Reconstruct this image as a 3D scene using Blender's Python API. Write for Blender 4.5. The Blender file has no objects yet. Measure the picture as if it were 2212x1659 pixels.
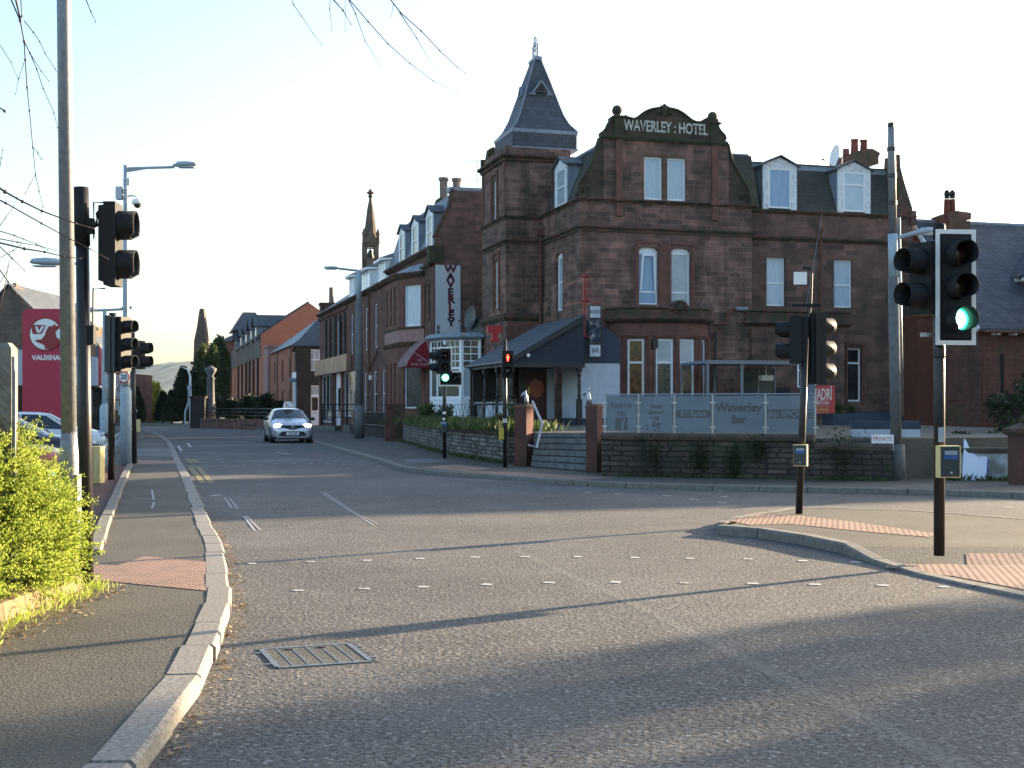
import bpy, math, random
from mathutils import Matrix, Vector
random.seed(7)
R = math.radians
SC = bpy.context.scene
COL = SC.collection

# ------------------------------------------------------------------ camera
cam = bpy.data.cameras.new("camera"); camo = bpy.data.objects.new("camera", cam); COL.objects.link(camo)
camo.location = (0, 0, 1.6); camo.rotation_euler = (R(90), 0, 0)
cam.sensor_width = 36; cam.lens = 36 * 2808 / 2212
cam.shift_y = 50.5 / 2212
cam.clip_start = .1; cam.clip_end = 20000
SC.camera = camo
# ------------------------------------------------------------------ light
SUN_AZ = R(54.5); SUN_EL = R(10.0)          # azimuth from +Y towards +X
w = bpy.data.worlds.new("World"); SC.world = w; w.use_nodes = True
nt = w.node_tree; bg = nt.nodes["Background"]
sky = nt.nodes.new("ShaderNodeTexSky"); sky.sky_type = 'NISHITA'; sky.sun_disc = False
sky.sun_elevation = SUN_EL; sky.sun_rotation = SUN_AZ
sky.air_density = 1.0; sky.dust_density = 2.8; sky.ozone_density = 2.0; sky.altitude = 50
nt.links.new(sky.outputs[0], bg.inputs[0]); bg.inputs[1].default_value = 0.10
sl = bpy.data.lights.new("sun", 'SUN'); so = bpy.data.objects.new("sun", sl); COL.objects.link(so)
sl.energy = 4.4; sl.angle = R(0.55); sl.color = (1.0, .77, .50)
sd = Vector((math.sin(SUN_AZ) * math.cos(SUN_EL), math.cos(SUN_AZ) * math.cos(SUN_EL), math.sin(SUN_EL)))
so.rotation_euler = sd.to_track_quat('Z', 'Y').to_euler()
SC.view_settings.view_transform = 'Standard'; SC.view_settings.look = 'None'
SC.view_settings.exposure = 2.55; SC.view_settings.gamma = 1
try: SC.view_settings.use_curve_mapping = False
except Exception: pass
cy = SC.cycles
cy.max_bounces = 6; cy.diffuse_bounces = 3; cy.glossy_bounces = 3; cy.transmission_bounces = 4
cy.transparent_max_bounces = 12; cy.volume_bounces = 0; cy.use_denoising = True
cy.sample_clamp_indirect = 6

# ------------------------------------------------------------------ survey helpers (street frame turned 16 degrees)
A = R(16); CA, SA = math.cos(A), math.sin(A)
OX, OY = (1254 - 1106) / 2808 * 50, 50.0
def loc(x, y): X, Y = x - OX, y - OY; return (X * CA + Y * SA, -X * SA + Y * CA)
def wor(u, v): return (OX + u * CA - v * SA, OY + u * SA + v * CA)
def FR(px, py, v):
    a, b = (px - 1106) / 2808, (880 - py) / 2808
    Y = (v - (OX * SA - OY * CA)) / (-a * SA + CA)
    return loc(a * Y, Y)[0], 1.6 + b * Y
def SD(px, py, u):
    a, b = (px - 1106) / 2808, (880 - py) / 2808
    Y = (u + OX * CA + OY * SA) / (a * CA + SA)
    return loc(a * Y, Y)[1], 1.6 + b * Y
def G(px, py, z=0.0):
    Y = (1.6 - z) * 2808 / (py - 880); return (px - 1106) / 2808 * Y, Y
def AT(px, py, Y): return ((px - 1106) / 2808 * Y, Y, 1.6 + (880 - py) / 2808 * Y)

# ------------------------------------------------------------------ mesh builder
class MB:
    def __init__(s, M=None): s.v = []; s.f = []; s.M = M or Matrix.Identity(4)
    def a(s, p): s.v.append(s.M @ Vector(p)); return len(s.v) - 1
    def poly(s, pts): s.f.append([s.a(p) for p in pts])
    def hexa(s, p):
        i = [s.a(q) for q in p]
        for f in ((0, 3, 2, 1), (4, 5, 6, 7), (0, 1, 5, 4), (1, 2, 6, 5), (2, 3, 7, 6), (3, 0, 4, 7)): s.f.append([i[k] for k in f])
    def box(s, x0, x1, y0, y1, z0, z1):
        x0, x1 = sorted((x0, x1)); y0, y1 = sorted((y0, y1)); z0, z1 = sorted((z0, z1))
        s.hexa([(x0, y0, z0), (x1, y0, z0), (x1, y1, z0), (x0, y1, z0), (x0, y0, z1), (x1, y0, z1), (x1, y1, z1), (x0, y1, z1)])
    def prism(s, pts, ax, c0, c1):      # pts 2d polygon; ax = extruded axis
        def m(p, c): return {'y': (p[0], c, p[1]), 'x': (c, p[0], p[1]), 'z': (p[0], p[1], c)}[ax]
        n = len(pts); a = [s.a(m(p, c0)) for p in pts]; b = [s.a(m(p, c1)) for p in pts]
        s.f.append(a[::-1]); s.f.append(b)
        for i in range(n): j = (i + 1) % n; s.f.append([a[i], a[j], b[j], b[i]])
    def tube(s, pts, r, n=8, cap=True):
        pts = [Vector(p) for p in pts]; rs = r if isinstance(r, (list, tuple)) else [r] * len(pts)
        rings = []; up = Vector((0, 0, 1))
        for i, p in enumerate(pts):
            d = (pts[min(i + 1, len(pts) - 1)] - pts[max(i - 1, 0)])
            if d.length < 1e-9: d = Vector((0, 0, 1))
            d.normalize()
            ref = up if abs(d.dot(up)) < .95 else Vector((1, 0, 0))
            x = d.cross(ref).normalized(); y = d.cross(x).normalized()
            rings.append([s.a(p + (x * math.cos(2 * math.pi * k / n) + y * math.sin(2 * math.pi * k / n)) * rs[i]) for k in range(n)])
        for q in range(len(rings) - 1):
            for k in range(n): j = (k + 1) % n; s.f.append([rings[q][k], rings[q][j], rings[q + 1][j], rings[q + 1][k]])
        if cap: s.f.append(rings[0][::-1]); s.f.append(rings[-1])
    def lathe(s, cx, cyy, prof, n=16):
        s.tube_rings([[(cx + r * math.cos(2 * math.pi * k / n), cyy + r * math.sin(2 * math.pi * k / n), z) for k in range(n)] for r, z in prof])
    def tube_rings(s, rings, cap=True):
        rr = [[s.a(p) for p in r] for r in rings]; n = len(rr[0])
        for q in range(len(rr) - 1):
            for k in range(n): j = (k + 1) % n; s.f.append([rr[q][k], rr[q][j], rr[q + 1][j], rr[q + 1][k]])
        if cap: s.f.append(rr[0][::-1]); s.f.append(rr[-1])
    def ball(s, c, r, n=10, sq=(1, 1, 1)):
        s.tube_rings([[(c[0] + sq[0] * r * math.sin(t) * math.cos(2 * math.pi * k / n), c[1] + sq[1] * r * math.sin(t) * math.sin(2 * math.pi * k / n), c[2] + sq[2] * r * math.cos(t)) for k in range(n)]
                      for t in [math.pi * (i + .04) / (8.08) for i in range(9)]])
    def beam(s, p, q, wx, wz=None):
        p, q = Vector(p), Vector(q); wz = wz or wx; d = (q - p).normalized()
        ref = Vector((0, 0, 1)) if abs(d.z) < .95 else Vector((0, 1, 0))
        x = d.cross(ref).normalized() * wx / 2; y = d.cross(x).normalized() * wz / 2
        s.hexa([p - x - y, p + x - y, p + x + y, p - x + y, q - x - y, q + x - y, q + x + y, q - x + y])
    def build(s, name, mat, parent=None, smooth=False, kind=None, label=None):
        me = bpy.data.meshes.new(name); me.from_pydata([tuple(x) for x in s.v], [], s.f); me.materials.append(mat)
        if smooth:
            for p in me.polygons: p.use_smooth = True
        me.update()
        o = bpy.data.objects.new(name, me); COL.objects.link(o)
        if parent: o.parent = parent
        if kind: o['kind'] = kind
        if label: o['label'] = label
        return o
def smooth_angle(o, ang=40):
    for p in o.data.polygons: p.use_smooth = True
    try: o.data.set_sharp_from_angle(angle=R(ang))
    except Exception: pass
    return o
def tag(o, label, cat, group=None):
    o['label'] = label; o['category'] = cat
    if group: o['group'] = group
    return o
def empty(name, loc_, rz, label, cat, group=None):
    o = bpy.data.objects.new(name, None); COL.objects.link(o); o.location = loc_; o.rotation_euler = (0, 0, rz)
    o.empty_display_size = .3
    return tag(o, label, cat, group)
class Bld:      # a building in the street frame; meshes are given in street coordinates (u, v, z)
    def __init__(s, name, u, v, label, cat='building', group=None, z=0):
        x, y = wor(u, v); s.root = empty(name, (x, y, z), A, label, cat, group); s.off = Matrix.Translation((-u, -v, -z))
    def mb(s): return MB(s.off)
    def world(s, M):    # street matrix -> root local
        return s.off @ M
def structure(name, mb, mat, smooth=False): return mb.build(name, mat, None, smooth, 'structure')
def copy_tree(o, parent=None):
    c = o.copy(); COL.objects.link(c); c.parent = parent
    for ch in [k for k in list(o.children)]: copy_tree(ch, c)
    return c
def text(s, size, M, mat, parent, name='lettering', ext=.004, align='CENTER', bold=0, sx=1.0):
    cu = bpy.data.curves.new('txt', 'FONT'); cu.body = s; cu.size = size; cu.extrude = ext; cu.align_x = align; cu.align_y = 'CENTER'; cu.offset = bold
    cu.resolution_u = 3
    o = bpy.data.objects.new('txt', cu); COL.objects.link(o)
    dg = bpy.context.evaluated_depsgraph_get(); me = bpy.data.meshes.new_from_object(o.evaluated_get(dg))
    bpy.data.objects.remove(o); bpy.data.curves.remove(cu)
    me.transform(M @ Matrix.Diagonal((sx, 1, 1, 1))); me.materials.clear(); me.materials.append(mat)
    t = bpy.data.objects.new(name, me); COL.objects.link(t)
    if parent: t.parent = parent
    return t
def FM(x, y, z): return Matrix.Translation((x, y, z)) @ Matrix.Rotation(R(90), 4, 'X')     # text on a front (facing -y) plane

# ------------------------------------------------------------------ materials
def mat(name, col, rough=.8, metal=0, spec=.5, emit=None, es=0, alpha=1, coat=0):
    m = bpy.data.materials.new(name); m.use_nodes = True; b = m.node_tree.nodes["Principled BSDF"]
    b.inputs['Base Color'].default_value = (*col, 1); b.inputs['Roughness'].default_value = rough; b.inputs['Metallic'].default_value = metal
    b.inputs['Specular IOR Level'].default_value = spec
    if coat: b.inputs['Coat Weight'].default_value = coat; b.inputs['Coat Roughness'].default_value = .05
    if emit: b.inputs['Emission Color'].default_value = (*emit, 1); b.inputs['Emission Strength'].default_value = es
    return m
class N:
    def __init__(s, m): s.m = m; s.t = m.node_tree; s.b = s.t.nodes["Principled BSDF"]
    def n(s, k, **p):
        x = s.t.nodes.new('ShaderNode' + k)
        for a, b in p.items(): setattr(x, a, b)
        return x
    def l(s, a, b): s.t.links.new(a, b)
    def coord(s, scale=(1, 1, 1), ob=True):
        tc = s.n('TexCoord'); mp = s.n('Mapping'); mp.inputs['Scale'].default_value = scale
        s.l(tc.outputs['Object'], mp.inputs[0]); return mp.outputs[0]
    def noise(s, scale, detail=4, rough=.6, vec=None, dist=0):
        x = s.n('TexNoise'); x.inputs['Scale'].default_value = scale; x.inputs['Detail'].default_value = detail; x.inputs['Roughness'].default_value = rough
        x.inputs['Distortion'].default_value = dist
        if vec is None: vec = s.coord()
        s.l(vec, x.inputs['Vector']); return x.outputs['Fac']
    def ramp(s, fac, stops):
        x = s.n('ValToRGB'); e = x.color_ramp.elements
        while len(e) < len(stops): e.new(.5)
        for i, (p, c) in enumerate(stops):
            e[i].position = p; e[i].color = (*c, 1) if isinstance(c, tuple) else (c, c, c, 1)
        s.l(fac, x.inputs[0]); return x.outputs[0]
    def mix(s, fac, a, b, mode='MIX'):
        x = s.n('Mix', data_type='RGBA', blend_type=mode)
        for val, sock in ((fac, x.inputs[0]), (a, x.inputs[6]), (b, x.inputs[7])):
            if isinstance(val, (int, float)): sock.default_value = val
            elif isinstance(val, tuple): sock.default_value = (*val, 1)
            else: s.l(val, sock)
        return x.outputs[2]
    def bump(s, h, st=.3, dist=.02, prev=None):
        x = s.n('Bump'); x.inputs['Strength'].default_value = st; x.inputs['Distance'].default_value = dist; s.l(h, x.inputs['Height'])
        if prev is not None: s.l(prev, x.inputs['Normal'])
        s.l(x.outputs[0], s.b.inputs['Normal']); return x.outputs[0]
    def col(s, c): s.l(c, s.b.inputs['Base Color'])
    def wallvec(s):     # (x + y, z) so axis-aligned walls of the object read the courses upright
        tc = s.n('TexCoord'); sp = s.n('SeparateXYZ'); s.l(tc.outputs['Object'], sp.inputs[0])
        ad = s.n('Math', operation='ADD'); s.l(sp.outputs[0], ad.inputs[0]); s.l(sp.outputs[1], ad.inputs[1])
        cb = s.n('CombineXYZ'); s.l(ad.outputs[0], cb.inputs[0]); s.l(sp.outputs[2], cb.inputs[1]); return cb.outputs[0]
def brickish(name, c1, c2, mortar, bw, rh, ms, rough=.9, stain=(.03, .035, .03), stain_amt=.55, green=None, bump=.5, nscale=1.2, streak=.5, wobble=.012):
    m = mat(name, c1, rough, spec=.2); k = N(m); v = k.wallvec()
    if wobble:
        nz = k.n('TexNoise'); nz.inputs['Scale'].default_value = 2.5; k.l(v, nz.inputs['Vector'])
        ma = k.n('VectorMath', operation='MULTIPLY_ADD'); k.l(nz.outputs['Color'], ma.inputs[0]); ma.inputs[1].default_value = (wobble * 2,) * 3; k.l(v, ma.inputs[2]); v2 = ma.outputs[0]
    else: v2 = v
    b = k.n('TexBrick'); b.inputs['Scale'].default_value = 1; b.inputs['Brick Width'].default_value = bw; b.inputs['Row Height'].default_value = rh
    b.inputs['Mortar Size'].default_value = ms; b.inputs['Mortar Smooth'].default_value = .3; b.inputs['Bias'].default_value = -.1
    b.inputs['Color1'].default_value = (*c1, 1); b.inputs['Color2'].default_value = (*c2, 1); b.inputs['Mortar'].default_value = (*mortar, 1)
    b.offset_frequency = 2; b.squash = 1.25; b.squash_frequency = 3
    k.l(v2, b.inputs['Vector'])
    big = k.noise(nscale, 6, .65); c = k.mix(k.ramp(big, [(.3, 0.0), (.62, stain_amt)]), b.outputs[0], stain)
    fine = k.noise(14, 5, .7); c = k.mix(.45, c, k.ramp(fine, [(.25, .25), (.75, .85)]), 'OVERLAY')
    st = k.noise(1.0, 5, .65, k.coord((1.7, 1.7, .16))); c = k.mix(k.ramp(st, [(.46, 0.0), (.72, streak)]), c, stain)
    if green: gr = k.noise(.55, 5, .7, dist=.4); c = k.mix(k.ramp(gr, [(.56, 0.0), (.74, .75)]), c, green)
    k.col(c)
    h = k.mix(.5, b.outputs[1], fine); inv = k.n('Invert'); k.l(b.outputs[1], inv.inputs[1])
    k.bump(k.mix(.35, inv.outputs[0], fine), bump, .02)
    return m
M = {}
M['stone'] = brickish('red_sandstone', (.37, .185, .14), (.13, .07, .057), (.34, .27, .235), .5, .2, .010, stain=(.032, .027, .024), green=(.045, .05, .024), stain_amt=.75, streak=.65)
M['stone2'] = brickish('dark_sandstone', (.26, .135, .105), (.115, .066, .054), (.20, .14, .115), .55, .22, .006, stain=(.035, .028, .026), stain_amt=.6, green=(.05, .05, .03))
M['stone3'] = brickish('row_sandstone', (.20, .095, .072), (.145, .07, .055), (.15, .10, .085), .6, .25, .006, stain=(.03, .024, .024))
M['dark_stone'] = brickish('blackened_stone', (.055, .042, .04), (.035, .028, .028), (.09, .07, .06), .5, .22, .01)
M['brick'] = brickish('orange_red_brick', (.40, .125, .065), (.30, .09, .05), (.36, .22, .16), .23, .075, .01, stain=(.2, .07, .05), stain_amt=.2, streak=.15, bump=.2, wobble=0)
M['brick2'] = brickish('dark_red_brick', (.20, .085, .06), (.14, .06, .047), (.2, .12, .1), .5, .2, .008, stain_amt=.4, green=(.07, .11, .03))
M['rubble'] = brickish('wall_rubble', (.17, .12, .10), (.095, .06, .05), (.03, .025, .022), .27, .115, .018, stain=(.024, .024, .022), stain_amt=.8, green=(.04, .065, .02), bump=1.0, nscale=1.0, wobble=.035)
M['rubble_grey'] = brickish('pale_wall_rubble', (.33, .32, .30), (.10, .075, .065), (.04, .035, .03), .28, .11, .014, stain=(.03, .03, .026), stain_amt=.6, green=(.05, .075, .025), bump=1.0, nscale=1.6, wobble=.035)
M['old_church'] = brickish('church_stone', (.16, .12, .085), (.12, .09, .07), (.08, .06, .05), .7, .3, .01, stain=(.05, .04, .035))
M['slate'] = brickish('slate', (.085, .10, .125), (.055, .065, .08), (.025, .03, .035), .3, .2, .008, rough=.6, stain=(.04, .045, .045), stain_amt=.4, green=None, bump=.5, streak=.3, wobble=.006)
M['slate_mossy'] = brickish('mossy_slate', (.07, .075, .07), (.05, .055, .05), (.02, .022, .02), .3, .17, .01, rough=.75, stain=(.03, .035, .028), stain_amt=.5, green=(.075, .08, .03), bump=.6, streak=.4, wobble=.01)
M['slate_blue'] = brickish('blue_slate', (.16, .20, .24), (.12, .155, .19), (.05, .065, .08), .3, .2, .01, rough=.5, stain=(.08, .1, .12), stain_amt=.35, bump=.4, streak=.2, wobble=.004)
def noisy(name, c1, c2, scale, rough=.85, bump=.2, bd=.01, detail=5, lo=.35, hi=.65, metal=0, spec=.4, vec=(1, 1, 1), coat=0):
    m = mat(name, c1, rough, metal, spec, coat=coat); k = N(m); n = k.noise(scale, detail, .65, k.coord(vec)); k.col(k.ramp(n, [(lo, c1), (hi, c2)]))
    if bump: k.bump(n, bump, bd)
    return m
M['trim'] = noisy('dressed_sandstone', (.19, .085, .065), (.12, .058, .046), 3, spec=.2)
M['trim_dark'] = noisy('mossy_cornice_stone', (.05, .045, .03), (.13, .06, .048), 2.2, lo=.42, hi=.62, spec=.2)
M['stone_green'] = brickish('algae_sandstone', (.105, .075, .05), (.07, .05, .038), (.10, .09, .06), .5, .2, .009, stain=(.022, .022, .015), stain_amt=.7, green=(.05, .058, .025), streak=.6)
M['trim_green'] = noisy('green_algae_stone', (.03, .034, .022), (.062, .062, .03), 2.0, lo=.38, hi=.66, spec=.2)
M['coping'] = noisy('wall_coping_stone', (.11, .08, .065), (.05, .045, .035), 4, spec=.2)
M['plaster_blue'] = noisy('dark_blue_render', (.035, .05, .075), (.045, .06, .09), 6, bump=.15)
M['plaster_white'] = noisy('pale_render', (.42, .45, .50), (.52, .54, .58), 3, bump=.15)
M['dirty_white'] = noisy('weathered_white_paint', (.72, .74, .76), (.32, .32, .32), 5, bump=.1, lo=.5, hi=.75)
M['lead'] = noisy('lead_sheet', (.26, .30, .35), (.16, .19, .23), 3, rough=.5, bump=.1, vec=(2, 2, .4))
M['upvc'] = mat('white_upvc', (.80, .82, .84), .35)
M['black'] = mat('black_paint', (.012, .012, .014), .42)
M['pole_black'] = noisy('black_signal_pole', (.012, .012, .013), (.02, .019, .018), 20, rough=.4, bump=.05)
M['plastic'] = mat('black_moulded_plastic', (.009, .010, .012), .62, spec=.25)
M['plastic_green'] = mat('dark_green_black_plastic', (.018, .03, .033), .45)
M['galv'] = noisy('galvanised_steel', (.17, .18, .19), (.25, .26, .27), 25, rough=.5, metal=.35, bump=.03)
M['steel'] = mat('brushed_steel', (.36, .38, .41), .35, .8)
M['alu'] = noisy('painted_lamp_column', (.35, .42, .46), (.27, .33, .37), 6, rough=.55, bump=.02)
M['concrete'] = noisy('weathered_concrete', (.24, .22, .19), (.13, .12, .10), 8, bump=.4)
M['conc_pole'] = noisy('concrete_column', (.10, .10, .10), (.15, .15, .15), 8, bump=.1)
M['step'] = noisy('stone_step', (.075, .08, .08), (.16, .165, .16), 5, bump=.2)
M['white'] = mat('white_paint', (.8, .8, .78), .6)
M['refl_white'] = mat('signal_board_border', (.75, .72, .68), .4)
M['cream'] = noisy('yellow_cabinet_paint', (.62, .50, .20), (.70, .58, .28), 10, rough=.5, bump=.02)
M['yellow'] = mat('yellow_plastic', (.5, .34, .04), .5)
M['red_sign'] = mat('crimson_sign', (.42, .010, .045), .45)
M['red_dark'] = mat('deep_red', (.26, .006, .012), .4)
M['red'] = mat('red_paint', (.5, .02, .02), .5)
M['madri'] = mat('coral_red_sign', (.52, .06, .05), .6)
M['blue_vinyl'] = mat('blue_label', (.02, .08, .25), .5)
M['grey_label'] = mat('grey_label', (.25, .3, .35), .5)
M['rust'] = noisy('rusty_drain_pipe', (.16, .06, .035), (.09, .04, .03), 9)
M['darkdoor'] = mat('dark_interior', (.012, .009, .009), .7)
M['door_red'] = mat('dark_red_door', (.07, .012, .012), .5)
M['pinkpaint'] = noisy('faded_pink_paint', (.36, .2, .18), (.26, .14, .13), 4)
M['fascia'] = noisy('stained_orange_fascia', (.42, .23, .13), (.16, .10, .085), 2.2, rough=.4, bump=.02, vec=(1.4, 1.4, .25))
M['potclay'] = noisy('chimney_pot_clay', (.20, .05, .035), (.14, .045, .035), 5)
M['potbuff'] = noisy('buff_chimney_pot', (.24, .18, .14), (.16, .12, .1), 5)
M['wood'] = noisy('brown_timber', (.10, .055, .03), (.06, .035, .02), 8, vec=(1, 1, .1))
M['awn_red'] = noisy('red_awning_canvas', (.27, .012, .03), (.2, .012, .025), 5, rough=.8, bump=.03)
M['awn_grey'] = noisy('soiled_awning_canvas', (.16, .13, .13), (.26, .14, .14), 3, rough=.9, bump=.03)
M['tyre'] = mat('tyre_rubber', (.015, .015, .016), .85)
M['rim'] = mat('alloy_rim', (.25, .26, .28), .35, .8)
def pane(name, c1, c2, scale=2.5, rough=.08, vec=(1, 1, 1), lo=.4, hi=.6, spec=.5):
    m = mat(name, c1, rough, spec=spec); k = N(m); n = k.noise(scale, 3, .5, k.coord(vec)); k.col(k.ramp(n, [(lo, c1), (hi, c2)])); 
    k.bump(k.noise(1.2, 2, .5), .05, .05); return m
M['net'] = pane('pane_over_net_curtain', (.40, .50, .60), (.52, .60, .66), 9, vec=(3, 3, .2))
M['net2'] = pane('pane_over_blind', (.36, .42, .46), (.42, .47, .50), 2)
M['blue_curtain'] = pane('pane_over_blue_curtain', (.22, .34, .52), (.28, .40, .56), 8, vec=(3, 3, .2))
M['dark_pane'] = pane('dark_glass', (.012, .014, .018), (.03, .035, .04), 2, rough=.04)
M['amber_pane'] = pane('pane_over_patterned_curtain', (.16, .065, .015), (.035, .02, .012), 7, lo=.4, hi=.6)
M['olive_pane'] = pane('pane_over_lace', (.15, .15, .12), (.035, .035, .03), 14, vec=(1, 1, 2.2), lo=.42, hi=.58)
def frosted():
    m = mat('frosted_glass', (.14, .18, .22), .3, spec=.5); k = N(m)
    n = k.noise(1.5, 4, .6); k.col(k.ramp(n, [(.3, (.11, .15, .19)), (.7, (.17, .21, .25))]))
    out = k.t.nodes['Material Output']; tr = k.n('BsdfTransparent'); mx = k.n('MixShader'); mx.inputs[0].default_value = .82
    k.l(tr.outputs[0], mx.inputs[1]); k.l(k.b.outputs[0], mx.inputs[2]); k.l(mx.outputs[0], out.inputs[0]); return m
M['frost'] = frosted()
M['frost_mark'] = mat('clear_lettering_in_glass', (.055, .065, .075), .3)
def asphalt(name, lo_c, hi_c, grain=55, warm=None, bd=.012, wear=.5, speck=.4):
    m = mat(name, hi_c, .82, spec=.35); k = N(m); vec = k.coord()
    vo = k.n('TexVoronoi'); vo.inputs['Scale'].default_value = grain; k.l(vec, vo.inputs['Vector'])
    vo2 = k.n('TexVoronoi'); vo2.inputs['Scale'].default_value = grain * .45; k.l(vec, vo2.inputs['Vector'])
    n1 = k.noise(grain * .55, 3, .65); big = k.noise(.25, 5, .6); mid = k.noise(1.6, 5, .65)
    c = k.ramp(big, [(.36, lo_c), (.62, hi_c)])
    c = k.mix(.6, c, k.ramp(mid, [(.3, .28), (.7, .72)]), 'OVERLAY')
    # patches where the mastic has worn out and single stones and voids show
    worn = k.ramp(k.noise(.8, 6, .7), [(.34, 0.25), (.62, 1.0)])
    hole = k.ramp(n1, [(.42, 1.0), (.50, 0.0)])
    hm = k.n('Math', operation='MULTIPLY'); k.l(worn, hm.inputs[0]); k.l(hole, hm.inputs[1])
    c = k.mix(hm.outputs[0], c, tuple(x * .28 for x in lo_c))
    stn = k.ramp(vo.outputs['Color'], [(.80, 0.0), (.9, speck)]); c = k.mix(stn, c, tuple(min(.4, x * 2.6) for x in hi_c))
    k.col(c)
    hh = k.mix(.5, k.ramp(vo2.outputs[0], [(0, 1.0), (.6, 0.0)]), n1); hh2 = k.n('Math', operation='SUBTRACT'); k.l(hh, hh2.inputs[0]); k.l(hm.outputs[0], hh2.inputs[1])
    k.bump(hh2.outputs[0], .75, bd); return m
M['road'] = asphalt('worn_road_asphalt', (.080, .077, .074), (.125, .119, .112), speck=.7)
M['seam'] = asphalt('filled_trench_asphalt', (.118, .113, .105), (.155, .148, .137), speck=.2)
M['pave'] = asphalt('pavement_asphalt', (.078, .072, .060), (.112, .103, .085), grain=90, bd=.006, speck=.3)
M['pave_light'] = asphalt('pale_asphalt', (.13, .125, .12), (.17, .165, .155), grain=80, bd=.005)
M['kerb'] = noisy('granite_kerb', (.30, .28, .25), (.12, .11, .10), 38, bump=.5, bd=.006, detail=6)
M['paint'] = noisy('worn_white_line', (.55, .55, .53), (.15, .15, .145), 9, bump=.1, lo=.45, hi=.6)
M['stud'] = noisy('white_stud_paint', (.58, .58, .56), (.28, .28, .27), 14, bump=.1)
M['chalk'] = noisy('chalk_line', (.36, .36, .36), (.11, .11, .11), 14, bump=0, lo=.42, hi=.62)
M['ypaint'] = noisy('worn_yellow_line', (.27, .22, .09), (.10, .095, .08), 7, bump=.1, lo=.42, hi=.62)
M['rpaint'] = noisy('faded_red_surface', (.13, .06, .055), (.11, .10, .1), 5, bump=.1)
M['kerb_dull'] = noisy('concrete_kerb', (.20, .185, .16), (.12, .11, .095), 14, bump=.4, bd=.006, detail=6)
M['dirt'] = noisy('ground_soil', (.07, .065, .045), (.10, .095, .07), 1.5, bump=.3)
M['gravel'] = noisy('red_gravel', (.16, .07, .055), (.07, .035, .03), 45, bump=1, bd=.02)
M['hill'] = noisy('wooded_hill', (.008, .020, .024), (.028, .046, .042), .018, bump=0, detail=8, lo=.4, hi=.6)
def tactile():
    m = mat('blister_paving', (.30, .17, .14), .85, spec=.3); k = N(m)
    tc = k.n('TexCoord'); mp = k.n('Mapping'); mp.inputs['Scale'].default_value = (14.5, 14.5, 1); mp.inputs['Rotation'].default_value = (0, 0, R(14)); k.l(tc.outputs['Object'], mp.inputs[0])
    sp = k.n('SeparateXYZ'); k.l(mp.outputs[0], sp.inputs[0]); fx = []
    for i in (0, 1):
        f = k.n('Math', operation='FRACT'); k.l(sp.outputs[i], f.inputs[0]); s_ = k.n('Math', operation='SUBTRACT'); k.l(f.outputs[0], s_.inputs[0]); s_.inputs[1].default_value = .5
        p = k.n('Math', operation='MULTIPLY'); k.l(s_.outputs[0], p.inputs[0]); k.l(s_.outputs[0], p.inputs[1]); fx.append(p)
    ad = k.n('Math', operation='ADD'); k.l(fx[0].outputs[0], ad.inputs[0]); k.l(fx[1].outputs[0], ad.inputs[1])
    dome = k.ramp(ad.outputs[0], [(0.02, 1.0), (.11, 0.0)])
    br = k.n('TexBrick'); br.inputs['Scale'].default_value = 1; br.offset = 0; br.inputs['Brick Width'].default_value = 5.8; br.inputs['Row Height'].default_value = 5.8; br.inputs['Mortar Size'].default_value = .12; br.inputs['Mortar Smooth'].default_value = 0
    k.l(mp.outputs[0], br.inputs['Vector'])
    c = k.ramp(k.noise(2.5, 6, .7), [(.3, (.37, .235, .18)), (.7, (.25, .165, .13))])
    c = k.mix(.5, c, k.ramp(k.noise(60, 3, .7), [(.2, .25), (.8, .8)]), 'OVERLAY')
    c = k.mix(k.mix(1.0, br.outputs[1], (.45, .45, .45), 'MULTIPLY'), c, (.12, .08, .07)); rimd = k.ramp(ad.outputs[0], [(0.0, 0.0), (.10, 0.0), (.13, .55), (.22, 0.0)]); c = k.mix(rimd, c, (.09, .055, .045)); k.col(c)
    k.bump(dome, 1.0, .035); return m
M['tactile'] = tactile()
def leafmat(name, c1, c2, tr=.35, rough=.6):
    m = mat(name, c1, rough, spec=.25); k = N(m); g = k.n('NewGeometry'); 
    c = k.ramp(g.outputs['Random Per Island'], [(0, c1), (1, c2)]); k.col(c)
    out = k.t.nodes['Material Output']; t = k.n('BsdfTranslucent'); k.l(c, t.inputs[0]); mx = k.n('MixShader'); mx.inputs[0].default_value = tr
    k.l(k.b.outputs[0], mx.inputs[1]); k.l(t.outputs[0], mx.inputs[2]); k.l(mx.outputs[0], out.inputs[0]); return m
M['leaf_bright'] = leafmat('spring_green_leaf', (.22, .31, .04), (.42, .48, .09), .45)
M['leaf_dark'] = leafmat('dark_evergreen_leaf', (.018, .030, .012), (.035, .05, .02), .2)
M['leaf_mid'] = leafmat('green_leaf', (.045, .07, .02), (.085, .115, .035), .35)
M['leaf_yel'] = leafmat('yellow_green_leaf', (.30, .32, .05), (.48, .45, .10), .62)
M['leaf_dry'] = leafmat('dry_leaf_litter', (.18, .11, .05), (.42, .33, .20), .2)
M['bark'] = noisy('bark', (.09, .065, .05), (.05, .038, .032), 12, bump=.6, vec=(1, 1, .3))
M['twig'] = mat('twig_bark', (.085, .055, .045), .7)

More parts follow.
